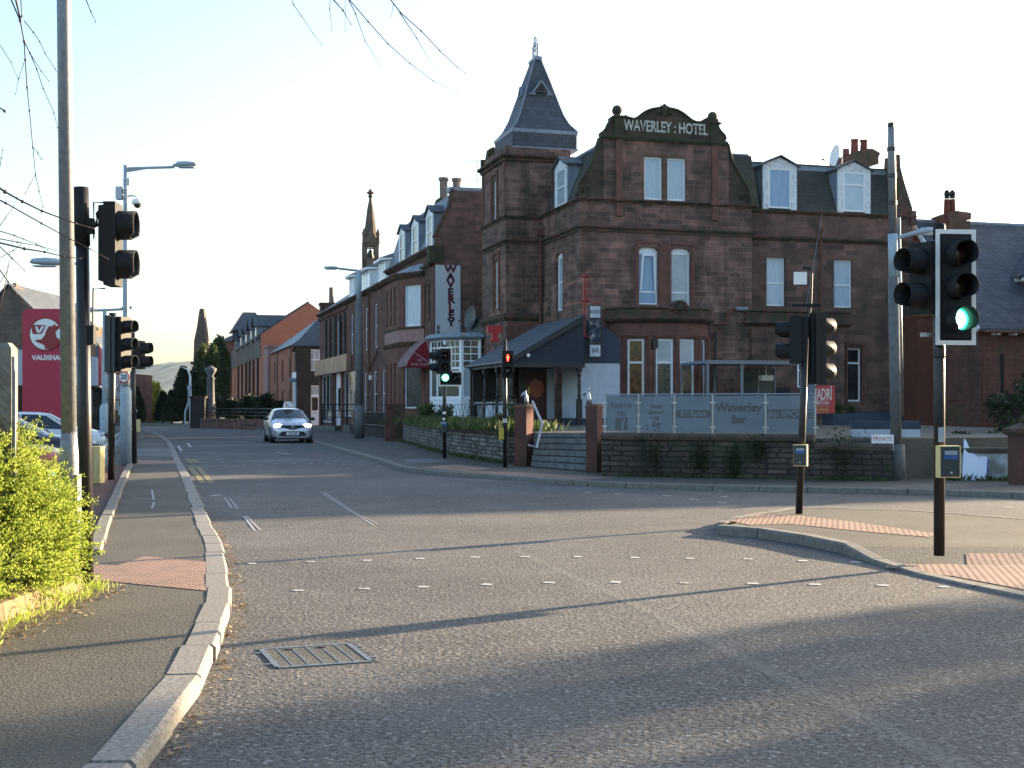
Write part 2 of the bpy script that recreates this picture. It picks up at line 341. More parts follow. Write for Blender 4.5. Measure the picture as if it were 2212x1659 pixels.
# ------------------------------------------------------------------ ground
def gz(y): return 0.0 if y < 128 else -min(8.0, (y - 128) * .028)
def strip_grid(name, x0, x1, ys, m, dz):
    b = MB()
    for i in range(len(ys) - 1):
        b.poly([(x0, ys[i], gz(ys[i]) + dz), (x1, ys[i], gz(ys[i]) + dz), (x1, ys[i + 1], gz(ys[i + 1]) + dz), (x0, ys[i + 1], gz(ys[i + 1]) + dz)])
    return structure(name, b, m)
strip_grid('ground', -3000, 3000, [-60, 128, 200, 300, 414, 5000], M['dirt'], -.03)
strip_grid('road', -48, 90, [-12, 128, 200, 300], M['road'], 0)

def hill():
    prof = [(-700, 835), (-200, 838), (150, 842), (290, 816), (297, 813), (314, 799), (341, 788), (373, 783), (420, 781), (520, 790), (640, 806), (800, 835), (1100, 850), (3000, 858)]
    def hz(px):
        for (a, ya), (b, yb) in zip(prof, prof[1:]):
            if a <= px <= b: return ya + (yb - ya) * (px - a) / (b - a)
        return 850
    rows = [(1100, 0), (1400, .16), (1700, .36), (1850, .40), (2000, .5), (2200, .74), (2350, .9), (2480, 1.0), (2700, .8), (3000, 0)]
    nx = 320; b = MB(); idx = []
    rnd = random.Random(3)
    for Y, fr in rows:
        row = []
        for i in range(nx + 1):
            px = -700 + 3000 * i / nx
            top = 1.6 + (880 - hz(px)) / 2808 * 2480
            z = -8 + (top + 8) * fr + rnd.uniform(-1, 1) * (1.6 if fr > .1 else 0) + 3 * math.sin(px * .05 + Y) * fr * (1 - fr)
            row.append(b.a(((px - 1106) / 2808 * 2480 * (1 + (Y - 2480) / 9000), Y, z)))
        idx.append(row)
    for j in range(len(rows) - 1):
        for i in range(nx): b.f.append([idx[j][i], idx[j][i + 1], idx[j + 1][i + 1], idx[j + 1][i]])
    structure('hill', b, M['hill'], True)
hill()

def resample(pts, step):
    out = [pts[0]]; rem = step
    for p, q in zip(pts, pts[1:]):
        d = math.dist(p, q); t = rem
        while t < d: out.append((p[0] + (q[0] - p[0]) * t / d, p[1] + (q[1] - p[1]) * t / d)); t += step
        rem = t - d
    out.append(pts[-1]); return out
def offset(pts, w):     # to the left of travel
    out = []
    for i, p in enumerate(pts):
        a = pts[max(0, i - 1)]; b = pts[min(len(pts) - 1, i + 1)]
        dx, dy = b[0] - a[0], b[1] - a[1]; L = math.hypot(dx, dy) or 1
        out.append((p[0] - dy / L * w, p[1] + dx / L * w))
    return out
def smoothp(pts, k=2):
    for _ in range(k):
        n = [pts[0]]
        for p, q in zip(pts, pts[1:]): n += [(p[0] * .75 + q[0] * .25, p[1] * .75 + q[1] * .25), (p[0] * .25 + q[0] * .75, p[1] * .25 + q[1] * .75)]
        pts = n + [pts[-1]]
    return pts
def kerb(name, pts, w, z=.106, step=.9, gap=.008, jit=.006, rnd=random.Random(5), zfun=None):
    rs = resample(pts, step); inn = offset(rs, w); b = MB()
    for i in range(len(rs) - 1):
        p, q, pi, qi = rs[i], rs[i + 1], inn[i], inn[i + 1]
        L = math.dist(p, q) or 1; g = gap / L
        def lp(a, c, t): return (a[0] + (c[0] - a[0]) * t, a[1] + (c[1] - a[1]) * t)
        a0, a1, i0, i1 = lp(p, q, g), lp(p, q, 1 - g), lp(pi, qi, g), lp(pi, qi, 1 - g)
        dx, dy = rnd.uniform(-jit, jit), rnd.uniform(-jit, jit)
        zz = (zfun(p) if zfun else z) + rnd.uniform(-jit, jit) * .25; zq = (zfun(q) if zfun else z) + rnd.uniform(-jit, jit) * .25
        # bevelled top edge towards the road
        def inw(a, c, t): return lp(a, c, t)
        f0, f1 = inw(a0, i0, .12), inw(a1, i1, .12)
        P = lambda a, zed: (a[0] + dx, a[1] + dy, zed)
        v = [b.a(x) for x in (P(a0, -.06), P(a0, zz - .02), P(f0, zz), P(i0, zz), P(i0, -.06), P(a1, -.06), P(a1, zq - .02), P(f1, zq), P(i1, zq), P(i1, -.06))]
        for k in range(5): b.f.append([v[k], v[(k + 1) % 5], v[5 + (k + 1) % 5], v[5 + k]])
        b.f.append(v[:5][::-1]); b.f.append(v[5:])
    return structure(name, b, M['kerb' if 'granite' in name else 'kerb_dull'])
KZ = .11
LK = [G(x, y, KZ) for x, y in ((272, 1659), (330, 1593), (380, 1523), (430, 1468), (457, 1408), (470, 1363), (492, 1318), (501, 1283), (494, 1238), (486, 1188), (475, 1162), (453, 1122), (430, 1068), (412, 1029), (398, 1007), (387, 986), (377, 966), (367, 951), (344, 937), (312, 928), (300, 924))]
LK = [(LK[0][0] - .05, -8)] + LK
LKs = smoothp(LK, 1)
kerb('kerb_granite', LKs, .19, jit=.012, gap=.014)
inner = offset(LKs, .185)
b = MB(); b.poly([(x, y, .1) for x, y in inner] + [(-60, 96, .1), (-60, -8, .1)]); structure('pavement', b, M['pave'])
b = MB(); b.poly([(*G(x, y, .104), .104) for x, y in ((290, 967), (372, 967), (385, 987), (283, 985))]); structure('crossing_path', b, M['pave_light'])
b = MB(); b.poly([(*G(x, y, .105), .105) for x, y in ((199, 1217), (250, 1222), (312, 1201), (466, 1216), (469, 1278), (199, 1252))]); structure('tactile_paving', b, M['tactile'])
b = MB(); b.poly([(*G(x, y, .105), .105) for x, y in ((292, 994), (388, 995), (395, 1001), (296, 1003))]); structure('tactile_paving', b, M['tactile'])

RK = [G(x, y, KZ) for x, y in ((300, 917), (380, 917.5), (459, 919), (548, 924), (600, 933), (650, 944), (675, 951), (755, 974), (832, 994), (862, 1006), (903, 1012), (971, 1019), (1080, 1026), (1242, 1038), (1430, 1045), (1618, 1049), (1836, 1053), (2010, 1057), (2212, 1063), (2600, 1080))]
RKs = smoothp(RK, 1)
def rk_z(p): return .102 if 33 < p[1] < 41 and p[0] < 2 else .11
kerb('kerb_stone', RKs, .16, zfun=rk_z)
b = MB(); inn = offset(RKs, .155); b.poly([(x, y, .1) for x, y in inn] + [(70, 20, .1), (70, 126, .1), (-20, 126, .1), (-42, 122, .1)]); structure('pavement', b, M['pave'])
for pts in (((1100, 1019), (1330, 1031), (1240, 1038), (1085, 1025), (985, 1017)), ((910, 1009), (985, 1003), (1065, 1012), (1000, 1018))):
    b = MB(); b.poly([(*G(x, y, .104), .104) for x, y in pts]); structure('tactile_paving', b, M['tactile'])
b = MB(); b.poly([(*G(x, y, .104), .104) for x, y in ((865, 992), (935, 991), (965, 998), (880, 1001))]); structure('concrete_patch_path', b, M['pave_light'])

# traffic island
IL = [(1545, 1134), (1556, 1136), (1572, 1133), (1696, 1148), (1828, 1174), (1901, 1216), (2061, 1252), (2212, 1283), (2400, 1325)]
IF = [(2500, 1140), (2212, 1121), (2116, 1112), (1952, 1101), (1769, 1096), (1707, 1096), (1660, 1104), (1568, 1118), (1546, 1129)]
Y1, Y2 = 14.0, 13.0
def zi(y): return .1 if y > Y1 else (.1 - (Y1 - y) * .08 if y > Y2 else .02)
def GI(px, py, dz=0.0):
    z = .1
    for _ in range(6): z = zi(G(px, py, z + dz)[1])
    x, y = G(px, py, z + dz); return (x, y, z + dz)
isl = [GI(x, y, .02) for x, y in IL]; islf = [GI(x, y) for x, y in IF]
pl = [(p[0], p[1]) for p in isl]
kerb('island_kerb', pl, .15, zfun=lambda p: zi(p[1]) + (.02 if p[1] > 14 else .006), step=.92)
kerb('island_kerb', [(p[0], p[1]) for p in islf], .13, zfun=lambda p: .105)
inn = offset(pl, .13); inn2 = offset([(p[0], p[1]) for p in islf], .11)
def cut(yc):
    k = next(i for i, p in enumerate(inn) if p[1] < yc); a_, c_ = inn[k - 1], inn[k]; t_ = (a_[1] - yc) / (a_[1] - c_[1]); return k, (a_[0] + (c_[0] - a_[0]) * t_, yc)
(k1, s1_), (k2, s2_) = cut(Y1), cut(Y2)
b = MB(); b.poly([(x, y, .1) for x, y in inn[:k1]] + [(*s1_, .1), (9.0, Y1, .1)] + [(x, y, .1) for x, y in inn2])
b.poly([(*s1_, .1)] + [(x, y, zi(y)) for x, y in inn[k1:k2]] + [(*s2_, .02), (9.0, Y2, .02), (9.0, Y1, .1)])
b.poly([(*s2_, .02)] + [(x, y, .02) for x, y in inn[k2:]] + [(9.0, inn[-1][1], .02), (9.0, Y2, .02)]); structure('island_pavement', b, M['pave'])
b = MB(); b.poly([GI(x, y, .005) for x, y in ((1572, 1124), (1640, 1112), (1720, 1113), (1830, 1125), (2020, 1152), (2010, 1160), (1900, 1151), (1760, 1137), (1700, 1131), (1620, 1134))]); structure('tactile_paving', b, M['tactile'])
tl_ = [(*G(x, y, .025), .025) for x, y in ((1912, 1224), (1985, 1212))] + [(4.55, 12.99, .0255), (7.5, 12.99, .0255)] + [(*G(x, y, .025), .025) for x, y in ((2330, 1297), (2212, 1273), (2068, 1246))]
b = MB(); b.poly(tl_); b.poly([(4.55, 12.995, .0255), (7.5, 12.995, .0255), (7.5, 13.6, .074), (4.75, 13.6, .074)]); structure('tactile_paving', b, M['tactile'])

# road markings
def mark(b, pts, z=.004): b.poly([(*G(x, y, z), z) for x, y in pts])
def line(b, p, q, w, z=.004):
    a = Vector((*G(*p, z), z)); c = Vector((*G(*q, z), z)); d = (c - a).normalized(); n = Vector((-d.y, d.x, 0)) * w / 2
    b.poly([a - n, c - n, c + n, a + n])
b = MB(); rnd = random.Random(9)
near1 = [(645, 1275), (787, 1271), (915, 1267), (1052, 1262), (1187, 1258), (1330, 1257), (1479, 1259), (1627, 1260), (1760, 1262), (1908, 1264), (2040, 1267)]
near2 = [(545, 1217), (671, 1213), (793, 1210), (908, 1206), (1027, 1203), (1134, 1202), (1247, 1202), (1372, 1204), (1491, 1206), (1616, 1207), (1734, 1211), (1848, 1214)]
far1 = [(270 + .4394 * x, 891 + .4394 * y) for x, y in ((397, 245), (477, 241), (558, 238), (637, 236), (717, 234), (797, 234), (879, 233), (955, 236), (1035, 239), (1105, 240), (1170, 246), (1245, 250))]
far2 = [(270 + .4394 * x, 891 + .4394 * y) for x, y in ((407, 263), (494, 261), (582, 257), (664, 255), (746, 252), (831, 250), (915, 250), (997, 252), (1078, 254), (1160, 258), (1245, 264), (1325, 266))]
extra = [(1500, 1078), (1560, 1085), (1440, 1070), (1565, 1072), (1335, 1066), (1270, 1063), (2180, 1095), (1555, 1060), (1420, 1055), (1360, 1050), (1300, 1044)]
for lst, ln, wd in ((near1, .052, .05), (near2, .050, .05), (far1, .06, .07), (far2, .06, .07)):
    for x, y in lst:
        c = Vector((*G(x, y, .006), .006)); an = R(-8 + rnd.uniform(-12, 12)); dx = Vector((math.cos(an), math.sin(an), 0)); dy = Vector((-dx.y, dx.x, 0))
        l, ww = ln * rnd.uniform(.85, 1.1), wd * rnd.uniform(.7, 1.1)
        b.poly([c - dx * l - dy * ww, c - dx * l * .1 - dy * ww * rnd.uniform(.75, 1.1), c + dx * l - dy * ww * rnd.uniform(.6, 1), c + dx * l * rnd.uniform(.8, 1.05) + dy * ww, c + dx * l * .2 + dy * ww * rnd.uniform(.7, 1.1), c - dx * l * rnd.uniform(.8, 1.05) + dy * ww])
for x, y in extra: line(b, (x - 9, y), (x + 9, y + 1), .09, .006)
line(b, (465, 992), (480, 992), .1, .006)
line(b, (405, 957), (412, 965), .09, .006); line(b, (385, 963), (392, 974), .09)
line(b, (598, 977), (625, 981), .08, .006); line(b, (455, 1071), (477, 1069), .12, .006)
structure('road_markings_studs', b, M['stud'])
b = MB()
P = lambda x, y: (270 + .4394 * x, 891 + .4394 * y)
for p, q, wd in (((490, 418), (525, 470), .05), ((512, 418), (553, 472), .045), ((490, 416), (760, 402), .03), ((760, 402), (1025, 392), .025), ((520, 472), (800, 458), .035), ((800, 458), (980, 452), .02), ((585, 510), (640, 582), .055), ((600, 511), (665, 578), .05),
                 ((540, 513), (860, 499), .03), ((860, 499), (1160, 486), .025), ((575, 578), (900, 561), .03), ((962, 392), (1050, 447), .04), ((980, 392), (1062, 446), .04), ((1050, 447), (1115, 487), .035), ((1115, 487), (1225, 556), .035), ((1062, 446), (1130, 490), .03), ((1130, 490), (1245, 549), .03), ((1000, 450), (1195, 468), .025), ((1085, 488), (1165, 486), .04), ((600, 328), (770, 320), .04)):
    line(b, P(*p), P(*q), wd * .72)
line(b, (328, 1058), (332, 1080), .04, .106); line(b, (333, 1085), (328, 1098), .04, .106); line(b, (290, 1076), (322, 1078), .04, .106)
structure('road_markings_chalk', b, M['chalk'])
b = MB()
for p, q in (((360, 268), (425, 345)), ((332, 228), (357, 246)), ((305, 226), (325, 246)), ((320, 266), (385, 347))): line(b, P(*p), P(*q), .13, .005)
line(b, (688, 952), (800, 983), .08, .005); line(b, (800, 983), (826, 996), .08, .005); line(b, (680, 955), (790, 985), .08, .005); line(b, (790, 985), (845, 1000), .07, .005)
structure('road_markings_yellow', b, M['ypaint'])
b = MB(); mark(b, (P(880, 196), P(960, 203), P(1010, 214), P(930, 216))); mark(b, (P(740, 193), P(790, 199), P(830, 208), P(770, 206))); structure('road_patch_red', b, M['rpaint'])
b = MB(); mark(b, ((982, 1034), (1060, 1035), (1242, 1041), (1430, 1048), (1618, 1053), (1850, 1060), (1800, 1064), (1618, 1060), (1430, 1055), (1242, 1048), (1020, 1039))); structure('road_channel_strip', b, M['pave_light'])
b = MB()
for q in (((1106, 1190), (1117, 1186), (1385, 1305), (1370, 1312)), ((1370, 1312), (1385, 1305), (1618, 1418), (1594, 1426)), ((1594, 1426), (1618, 1418), (1840, 1524), (1806, 1534)), ((1806, 1534), (1840, 1524), (2130, 1664), (2075, 1682))): mark(b, q, .0008)
structure('road_seam', b, M['seam'])

# gully cover in the road
gc = [G(x, y) for x, y in ((577, 1445), (780, 1431), (772, 1390), (587, 1403))]
c0 = Vector((sum(p[0] for p in gc) / 4, sum(p[1] for p in gc) / 4, 0)); wx = (Vector(gc[1]) - Vector(gc[0])); wy = (Vector(gc[3]) - Vector(gc[0])).length; ang = math.atan2(wx.y, wx.x)
T = empty('manhole_cover', (c0.x, c0.y, .003), ang, 'oblong steel manhole cover of six recessed cells set in the road asphalt', 'manhole cover')
hw, hd = wx.length / 2, wy / 2
b = MB()
for s_ in (-1, 1):
    b.box(-hw, hw, s_ * hd - .018, s_ * hd + .018, -.01, .004); b.box(s_ * hw - .018, s_ * hw + .018, -hd + .018, hd - .018, -.01, .0045)
    for t in (-.6, .6): b.box(s_ * (hw + .03) - .03, s_ * (hw + .03) + .03, t * hd - .015, t * hd + .015, -.01, .003)
b.build('frame', M['steel'] if False else noisy('worn_iron', (.19, .20, .22), (.08, .085, .09), 22, rough=.45, metal=.4, bump=.1), T)
b = MB(); b.box(-hw + .02, hw - .02, -hd + .02, hd - .02, -.01, .001); b.build('infill', M['pave'], T); b = MB(); b.box(-hw - .045, hw + .045, -hd - .04, hd + .04, -.02, -.0022); b.build('tar_joint', mat('tar_joint_mat', (.02, .02, .02), .7), T)
b = MB()
for i in range(1, 6): x = -hw + 2 * hw * i / 6; b.box(x - .006, x + .006, -hd + .018, hd - .018, 0, .0032)
for j in range(1, 6): y = -hd + 2 * hd * j / 6; b.box(-hw + .02, hw - .02, y - .002, y + .002, 0, .0018)
b.build('bars', bpy.data.materials['worn_iron'], T)
b = MB(); b.lathe(-hw * .4, hd * .78, [(.03, 0), (.03, .007), (0.001, .008)], 12); b.lathe(hw * .35, hd * .78, [(.03, 0), (.03, .007), (0.001, .008)], 12); b.build('keyhole', M['darkdoor'], T)

# dead leaves and twigs in the gutter and along the low wall
b = MB(); rnd = random.Random(21)
def litter(cx, cyy, n, sx, sy, z, smin=.008, smax=.03):
    for _ in range(n):
        x, y = rnd.gauss(cx, sx), rnd.gauss(cyy, sy); a = rnd.uniform(0, 6.28); l = rnd.uniform(smin, smax); ww = l * rnd.uniform(.15, .6); t = rnd.uniform(-.4, .4)
        d = Vector((math.cos(a), math.sin(a), t)) * l; n_ = Vector((-math.sin(a), math.cos(a), rnd.uniform(-.6, .6))) * ww; p = Vector((x, y, z + rnd.uniform(.004, .018)))
        b.poly([p - d, p - n_, p + d, p + n_])
for i, p in enumerate(resample([q for q in LKs if q[1] > 3 and q[1] < 18], .12)):
    litter(p[0] + .07, p[1], rnd.randint(2, 9) if (i // 4) % 3 else 2, .035, .05, 0)
for i in range(46):
    t = i / 46; litter(-3.32 + rnd.uniform(-.08, .12), 6.6 + t * 4.4, 16, .10, .1, .1)
b.build('leaf_litter', M['leaf_dry'], None, kind='stuff')

# ------------------------------------------------------------------ building kit (x along the wall, y into the building, z up)
def seg(T, P0, P1):
    dx, dy = P1[0] - P0[0], P1[1] - P0[1]; L = math.hypot(dx, dy); dx /= L; dy /= L
    return T.off @ Matrix(((dx, -dy, 0, P0[0]), (dy, dx, 0, P0[1]), (0, 0, 1, 0), (0, 0, 0, 1))), L
def wall(b, x0, x1, z0, z1, holes=(), y=0.0, rev=.22):
    xs = sorted({x0, x1} | {min(max(h[i], x0), x1) for h in holes for i in (0, 1)}); zs = sorted({z0, z1} | {min(max(h[i], z0), z1) for h in holes for i in (2, 3)})
    for a, c in zip(xs, xs[1:]):
        for e, g in zip(zs, zs[1:]):
            mx, mz = (a + c) / 2, (e + g) / 2
            if any(h[0] < mx < h[1] and h[2] < mz < h[3] for h in holes): continue
            b.poly([(a, y, e), (c, y, e), (c, y, g), (a, y, g)])
    for h in holes:
        for p, q in (((h[0], h[2]), (h[0], h[3])), ((h[1], h[2]), (h[1], h[3])), ((h[0], h[2]), (h[1], h[2])), ((h[0], h[3]), (h[1], h[3]))):
            b.poly([(p[0], y, p[1]), (q[0], y, q[1]), (q[0], y + rev, q[1]), (p[0], y + rev, p[1])])
def win(T, Mx, x0, x1, z0, z1, pm='net', transoms=(), mull=(), y=.10, fr=.065, name='window', frm='upvc', arch=0, pms=None, label=None):
    b = MB(Mx); d0, d1 = y, y + .07
    if arch:
        n = 8; cxx = (x0 + x1) / 2; hw = (x1 - x0) / 2
        top = [(x0 + (x1 - x0) * i / n, z1 - arch + arch * math.sqrt(max(0, 1 - ((x0 + (x1 - x0) * i / n - cxx) / hw) ** 2) * 1)) for i in range(n + 1)]
        b.prism([(x0, z1 - arch - fr * 1.6)] + top + [(x1, z1 - arch - fr * 1.6)], 'y', d0, d1); zt = z1 - arch - fr * 1.6
        s_ = MB(Mx); s_.prism([(x0, z1 - arch)] + top[:n // 2 + 1] + [(x0, z1)], 'y', .0, y + .02); s_.prism([(x1, z1)] + top[n // 2:] , 'y', .0, y + .02)
        s_.build('arch_spandrel', M['trim'], T.root)
    else: b.box(x0, x1, d0, d1, z1 - fr, z1); zt = z1 - fr
    b.box(x0, x0 + fr, d0 + .001, d1 - .001, z0, zt); b.box(x1 - fr, x1, d0 + .001, d1 - .001, z0, zt); b.box(x0 + fr, x1 - fr, d0, d1, z0, z0 + fr)
    for t in transoms: zz = z0 + (z1 - z0) * t; b.box(x0 + fr, x1 - fr, d0 - .004, d1 + .004, zz - fr / 2, zz + fr / 2)
    for t in mull: xx = x0 + (x1 - x0) * t; b.box(xx - fr / 3, xx + fr / 3, d0 + .002, d1 - .002, z0 + fr, zt)
    f = b.build(name, M[frm], T.root)
    if label: f['label'] = label
    cuts = [z0 + fr] + [z0 + (z1 - z0) * t for t in transoms] + [zt]; pms = pms or [pm] * (len(cuts) - 1)
    if len(set(pms)) == 1: cuts = [cuts[0], cuts[-1]]
    for (a, c), m in zip(zip(cuts, cuts[1:]), pms):
        p = MB(Mx); p.box(x0 + fr * .5, x1 - fr * .5, d0 + .03, d0 + .045, a, c); p.build('pane', M[m], f)
    return f
def sweep(b, path, prof, closed=False):  # path in plan (left to right seen from outside), prof = [(out, z)...] closed outline
    n = len(path); rings = []
    for i, p in enumerate(path):
        a = path[i - 1] if i else None; c = path[i + 1] if i < n - 1 else None
        def nrm(q, r): dx, dy = r[0] - q[0], r[1] - q[1]; L = math.hypot(dx, dy); return (dy / L, -dx / L)
        if a is None: m = nrm(p, c); k = 1
        elif c is None: m = nrm(a, p); k = 1
        else:
            n1, n2 = nrm(a, p), nrm(p, c); m = (n1[0] + n2[0], n1[1] + n2[1]); L = math.hypot(*m); m = (m[0] / L, m[1] / L); k = 1 / max(.35, m[0] * n1[0] + m[1] * n1[1])
        rings.append([(p[0] + m[0] * o * k, p[1] + m[1] * o * k, z) for o, z in prof])
    b.tube_rings(rings)
def cornice(T, path, z, h=.16, out=.16, m='trim', name='cornice'):
    b = T.mb(); sweep(b, path, [(-.03, z - h), (out * .35, z - h), (out * .45, z - h * .6), (out * .85, z - h * .45), (out, z - h * .3), (out, z - .02), (out * .9, z), (-.03, z)])
    return b.build(name, M[m], T.root)
def frustum(b, x0, x1, y0, y1, z0, l, r, f, k, z1):
    b.hexa([(x0, y0, z0), (x1, y0, z0), (x1, y1, z0), (x0, y1, z0), (x0 + l, y0 + f, z1), (x1 - r, y0 + f, z1), (x1 - r, y1 - k, z1), (x0 + l, y1 - k, z1)])
def dormer(T, Mx, x0, x1, z0, z1, apex, depth=1.3, y=0.0, pm='net', transoms=(.45,), frm='dirty_white', roofm='slate', over=.12, face=.14):
    """gabled mansard dormer: white front, lead cheeks, little pitched roof"""
    b = MB(Mx); c = (x0 + x1) / 2
    b.box(x0, x0 + face, y, y + .06, z0, z1); b.box(x1 - face, x1, y, y + .06, z0, z1)
    b.prism([(x0, z1), (x1, z1), (c, apex - .04)], 'y', y, y + .06); b.box(x0 + face, x1 - face, y + .003, y + .057, z1 - .12, z1)
    root = b.build('dormer', M[frm], T.root)
    k = MB(Mx)
    for xx in (x0 + .01, x1 - .05): k.box(xx, xx + .04, y + .062, y + depth, z0, z1)
    k.build('cheek', M['lead'], root)
    r = MB(Mx); e = z1 - .03; t = .06
    for s_, xa in ((1, x0 - over), (-1, x1 + over)):
        r.hexa([(xa, y - over, e - .03), (c, y - over, apex), (c, y + depth, apex), (xa, y + depth, e - .03), (xa, y - over, e + t - .03), (c, y - over, apex + t), (c, y + depth, apex + t), (xa, y + depth, e + t - .03)])
    r.build('dormer_roof', M[roofm], root)
    w_ = win(T, Mx, x0 + face, x1 - face, z0 + .05, z1 - .12, pm, transoms, y=y + .01, fr=.07); w_.parent = root
    return root

# ------------------------------------------------------------------ WAVERLEY HOTEL
H = Bld('sandstone_hotel', 0, 0, 'three storey dark red sandstone hotel with slated corner tower and curved gable lettered in white', 'hotel')
W0, W1, VW = 0.0, 7.24, .8
ZC1, ZC2, ZM = 8.62, 9.62, 11.75
front, _ = seg(H, (0, 0), (W1, 0)); left, LL = seg(H, (0, 4.9), (0, 0)); wing, _ = seg(H, (0, VW), (16, VW))
b = MB(front)
GW = [(2.62, 3.40, 9.72, 11.42), (3.60, 4.40, 9.72, 11.42)]; FW = [(2.40, 3.22, 5.62, 7.88), (3.76, 4.58, 5.62, 7.88)]
wall(b, 0, W1, 0, ZC2, FW)
b.build('front_wall', M['stone'], H.root)
b = MB(left); SWn = (4.9 - 3.12, 4.9 - 2.22, 5.5, 7.85); wall(b, 0, 4.9, 0, ZC2, [SWn]); b.build('side_wall', M['stone'], H.root)
b = MB(wing); WW = [(8.30, 9.15, 5.75, 7.74), (11.38, 12.24, 5.75, 7.74), (12.0, 12.66, 1.85, 4.07)]
wall(b, W1, 15.1, 0, ZC2 + .02, WW); b.build('wing_wall', M['stone2'], H.root)
b = H.mb(); b.box(W1 - .4, W1, .02, VW + .3, 0, ZC2); b.box(15.1 - .3, 15.1, VW + .02, 12, 0, ZC2); b.box(.3, 15, 11.7, 12, 0, ZC2); b.build('rear_wall', M['stone2'], H.root)
b = H.mb(); b.box(.05, 7.2, .3, 11.9, ZC2 - .1, ZC2); b.box(.4, 15.0, 1.1, 11.9, 3.3, 3.4); b.build('floor_slab', M['darkdoor'], H.root)
b = H.mb(); b.box(4.2, 15.0, 12.05, 14.6, 0, 9.0); b.build('rear_sun_block', M['stone2'], H.root)  # unseen box added to block sun through the gap behind the hotel
for i, h in enumerate(FW): win(H, front, *h, pm='blue_curtain' if i == 0 else 'net2', transoms=(.22,), arch=.17, y=.14, label=('arched window with a sash tilted open over spotted blue curtain' if i == 0 else None))
for i, h in enumerate(GW): win(H, front, *h, pm='net', y=.12, fr=.09)
win(H, left, *SWn, pm='net2', transoms=(.5,), arch=.12, y=.12)
for h, t, pm in zip(WW, ((.47,), (.47,), (.72,)), ('net', 'net', 'dark_pane')): win(H, wing, *h, pm=pm, transoms=t, y=.13)
# opened sash of the left first floor window
b = MB(front); b.beam((2.50, .06, 6.18), (2.56, -.03, 7.55), .06); b.beam((2.56, -.03, 7.55), (3.06, .02, 7.55), .06); b.beam((3.06, .02, 7.55), (3.12, .1, 6.18), .06); b.build('open_sash', M['upvc'], H.root)
# window surrounds
b = MB(front)
for x0, x1, z0, z1 in FW:
    b.box(x0 - .14, x0 - .05, -.05, .02, z0 - .15, z1 + .12); b.box(x1 + .05, x1 + .14, -.05, .02, z0 - .15, z1 + .12); b.box(x0 - .14, x1 + .14, -.055, .02, z1 + .12, z1 + .2)
    b.box(x0 - .05, x0 - .002, -.03, .10, z0, z1); b.box(x1 + .002, x1 + .05, -.03, .10, z0, z1)
b.box(3.22 + .15, 3.76 - .15, -.025, .01, 5.6, 8.0)
b.build('window_surround', M['trim'], H.root)
path = [(0, 4.9), (0, 0), (W1, 0), (W1, VW)]
cornice(H, path, ZC1, .22, .17, 'trim_dark'); cornice(H, path, ZC2 + .06, .14, .14, 'trim_dark')
b = H.mb(); sweep(b, [(W1 + .14, VW), (15.1, VW), (15.1, 6)], [(-.03, ZC1 - .2), (.05, ZC1 - .2), (.16, ZC1 - .08), (.16, ZC1), (-.03, ZC1)]); sweep(b, [(W1 + .14, VW), (15.1, VW), (15.1, 6)], [(-.03, ZC2 - .08), (.05, ZC2 - .08), (.14, ZC2 + .02), (.14, ZC2 + .06), (-.03, ZC2 + .06)]); b.build('cornice', M['trim_dark'], H.root)
# gable
ZS = 12.1
gx0, gx1 = .95, 6.22
b = MB(front); wall(b, gx0, gx1, ZC2 + .06, ZS, GW, y=.0); b.poly([(gx0, .4, ZC2), (gx1, .4, ZC2), (gx1, .4, ZS), (gx0, .4, ZS)]); b.build('gable_wall', M['stone'], H.root)
def c3(pts, v=0.0): return [FR(1134.1 + .2441 * x, 189 + .2441 * y, v) for x, y in pts]
lf = c3([(490, 985), (468, 930), (475, 880), (500, 820), (530, 770), (560, 725), (590, 670), (610, 620), (630, 560), (650, 500), (665, 455), (672, 430)])
lf = [(lf[0][0], ZC2 + .06)] + lf[1:] + [(gx0 + .1, ZS - .02), (gx0 + .02, ZS - .1), (gx0 + .02, ZC2 + .06)]
rf = c3([(1990, 1050), (2000, 1000), (1985, 930), (1955, 860), (1920, 800), (1885, 740), (1850, 680), (1830, 630), (1812, 570), (1798, 500)])
rf = [(rf[0][0], ZC2 + .06)] + rf[1:] + [(gx1 - .1, ZS - .02), (gx1 - .02, ZS - .1), (gx1 - .02, ZC2 + .06)]
b = MB(front); b.prism(lf, 'y', .03, .42); b.prism(rf, 'y', .03, .42); b.build('scrolled_flank', M['stone_green'], H.root)
b = MB(front)
for pl_ in (lf[:-3], rf[:-3]):
    b.tube([(x, -.02, z) for x, z in pl_], .055, 6)
for cx_, r_ in ((lf[2][0] + .28, .16), (rf[2][0] - .28, .16)):
    b.tube([(cx_ + r_ * (1 - t / 9) * math.cos(t), .0, ZC2 + .35 + r_ * (1 - t / 9) * math.sin(t)) for t in [k * .6 for k in range(13)]], .03, 6)
b.build('scroll_moulding', M['trim_green'], H.root)
ped = c3([(690, 430), (680, 395), (700, 375), (735, 350), (750, 310), (765, 285), (775, 250), (880, 250), (900, 262), (930, 272), (965, 278), (1000, 262), (1035, 232), (1070, 210), (1110, 194), (1160, 184), (1230, 180), (1300, 188), (1350, 202), (1400, 230), (1440, 262), (1475, 290), (1510, 306), (1550, 308), (1580, 290), (1612, 275), (1700, 280), (1703, 320), (1712, 355), (1735, 390), (1765, 420), (1778, 450), (1768, 480)])
b = MB(front); b.prism([(ped[0][0], ZS)] + ped + [(ped[-1][0], ZS)], 'y', .0, .42); b.build('pediment', M['stone_green'], H.root)
b = MB(front); b.tube([(x, -.03, z) for x, z in ped[7:26]], .05, 6); b.tube([(x, -.03, z) for x, z in ped[:7]], .04, 6); b.tube([(x, -.03, z) for x, z in ped[26:]], .04, 6); b.build('pediment_coping', M['trim_green'], H.root)
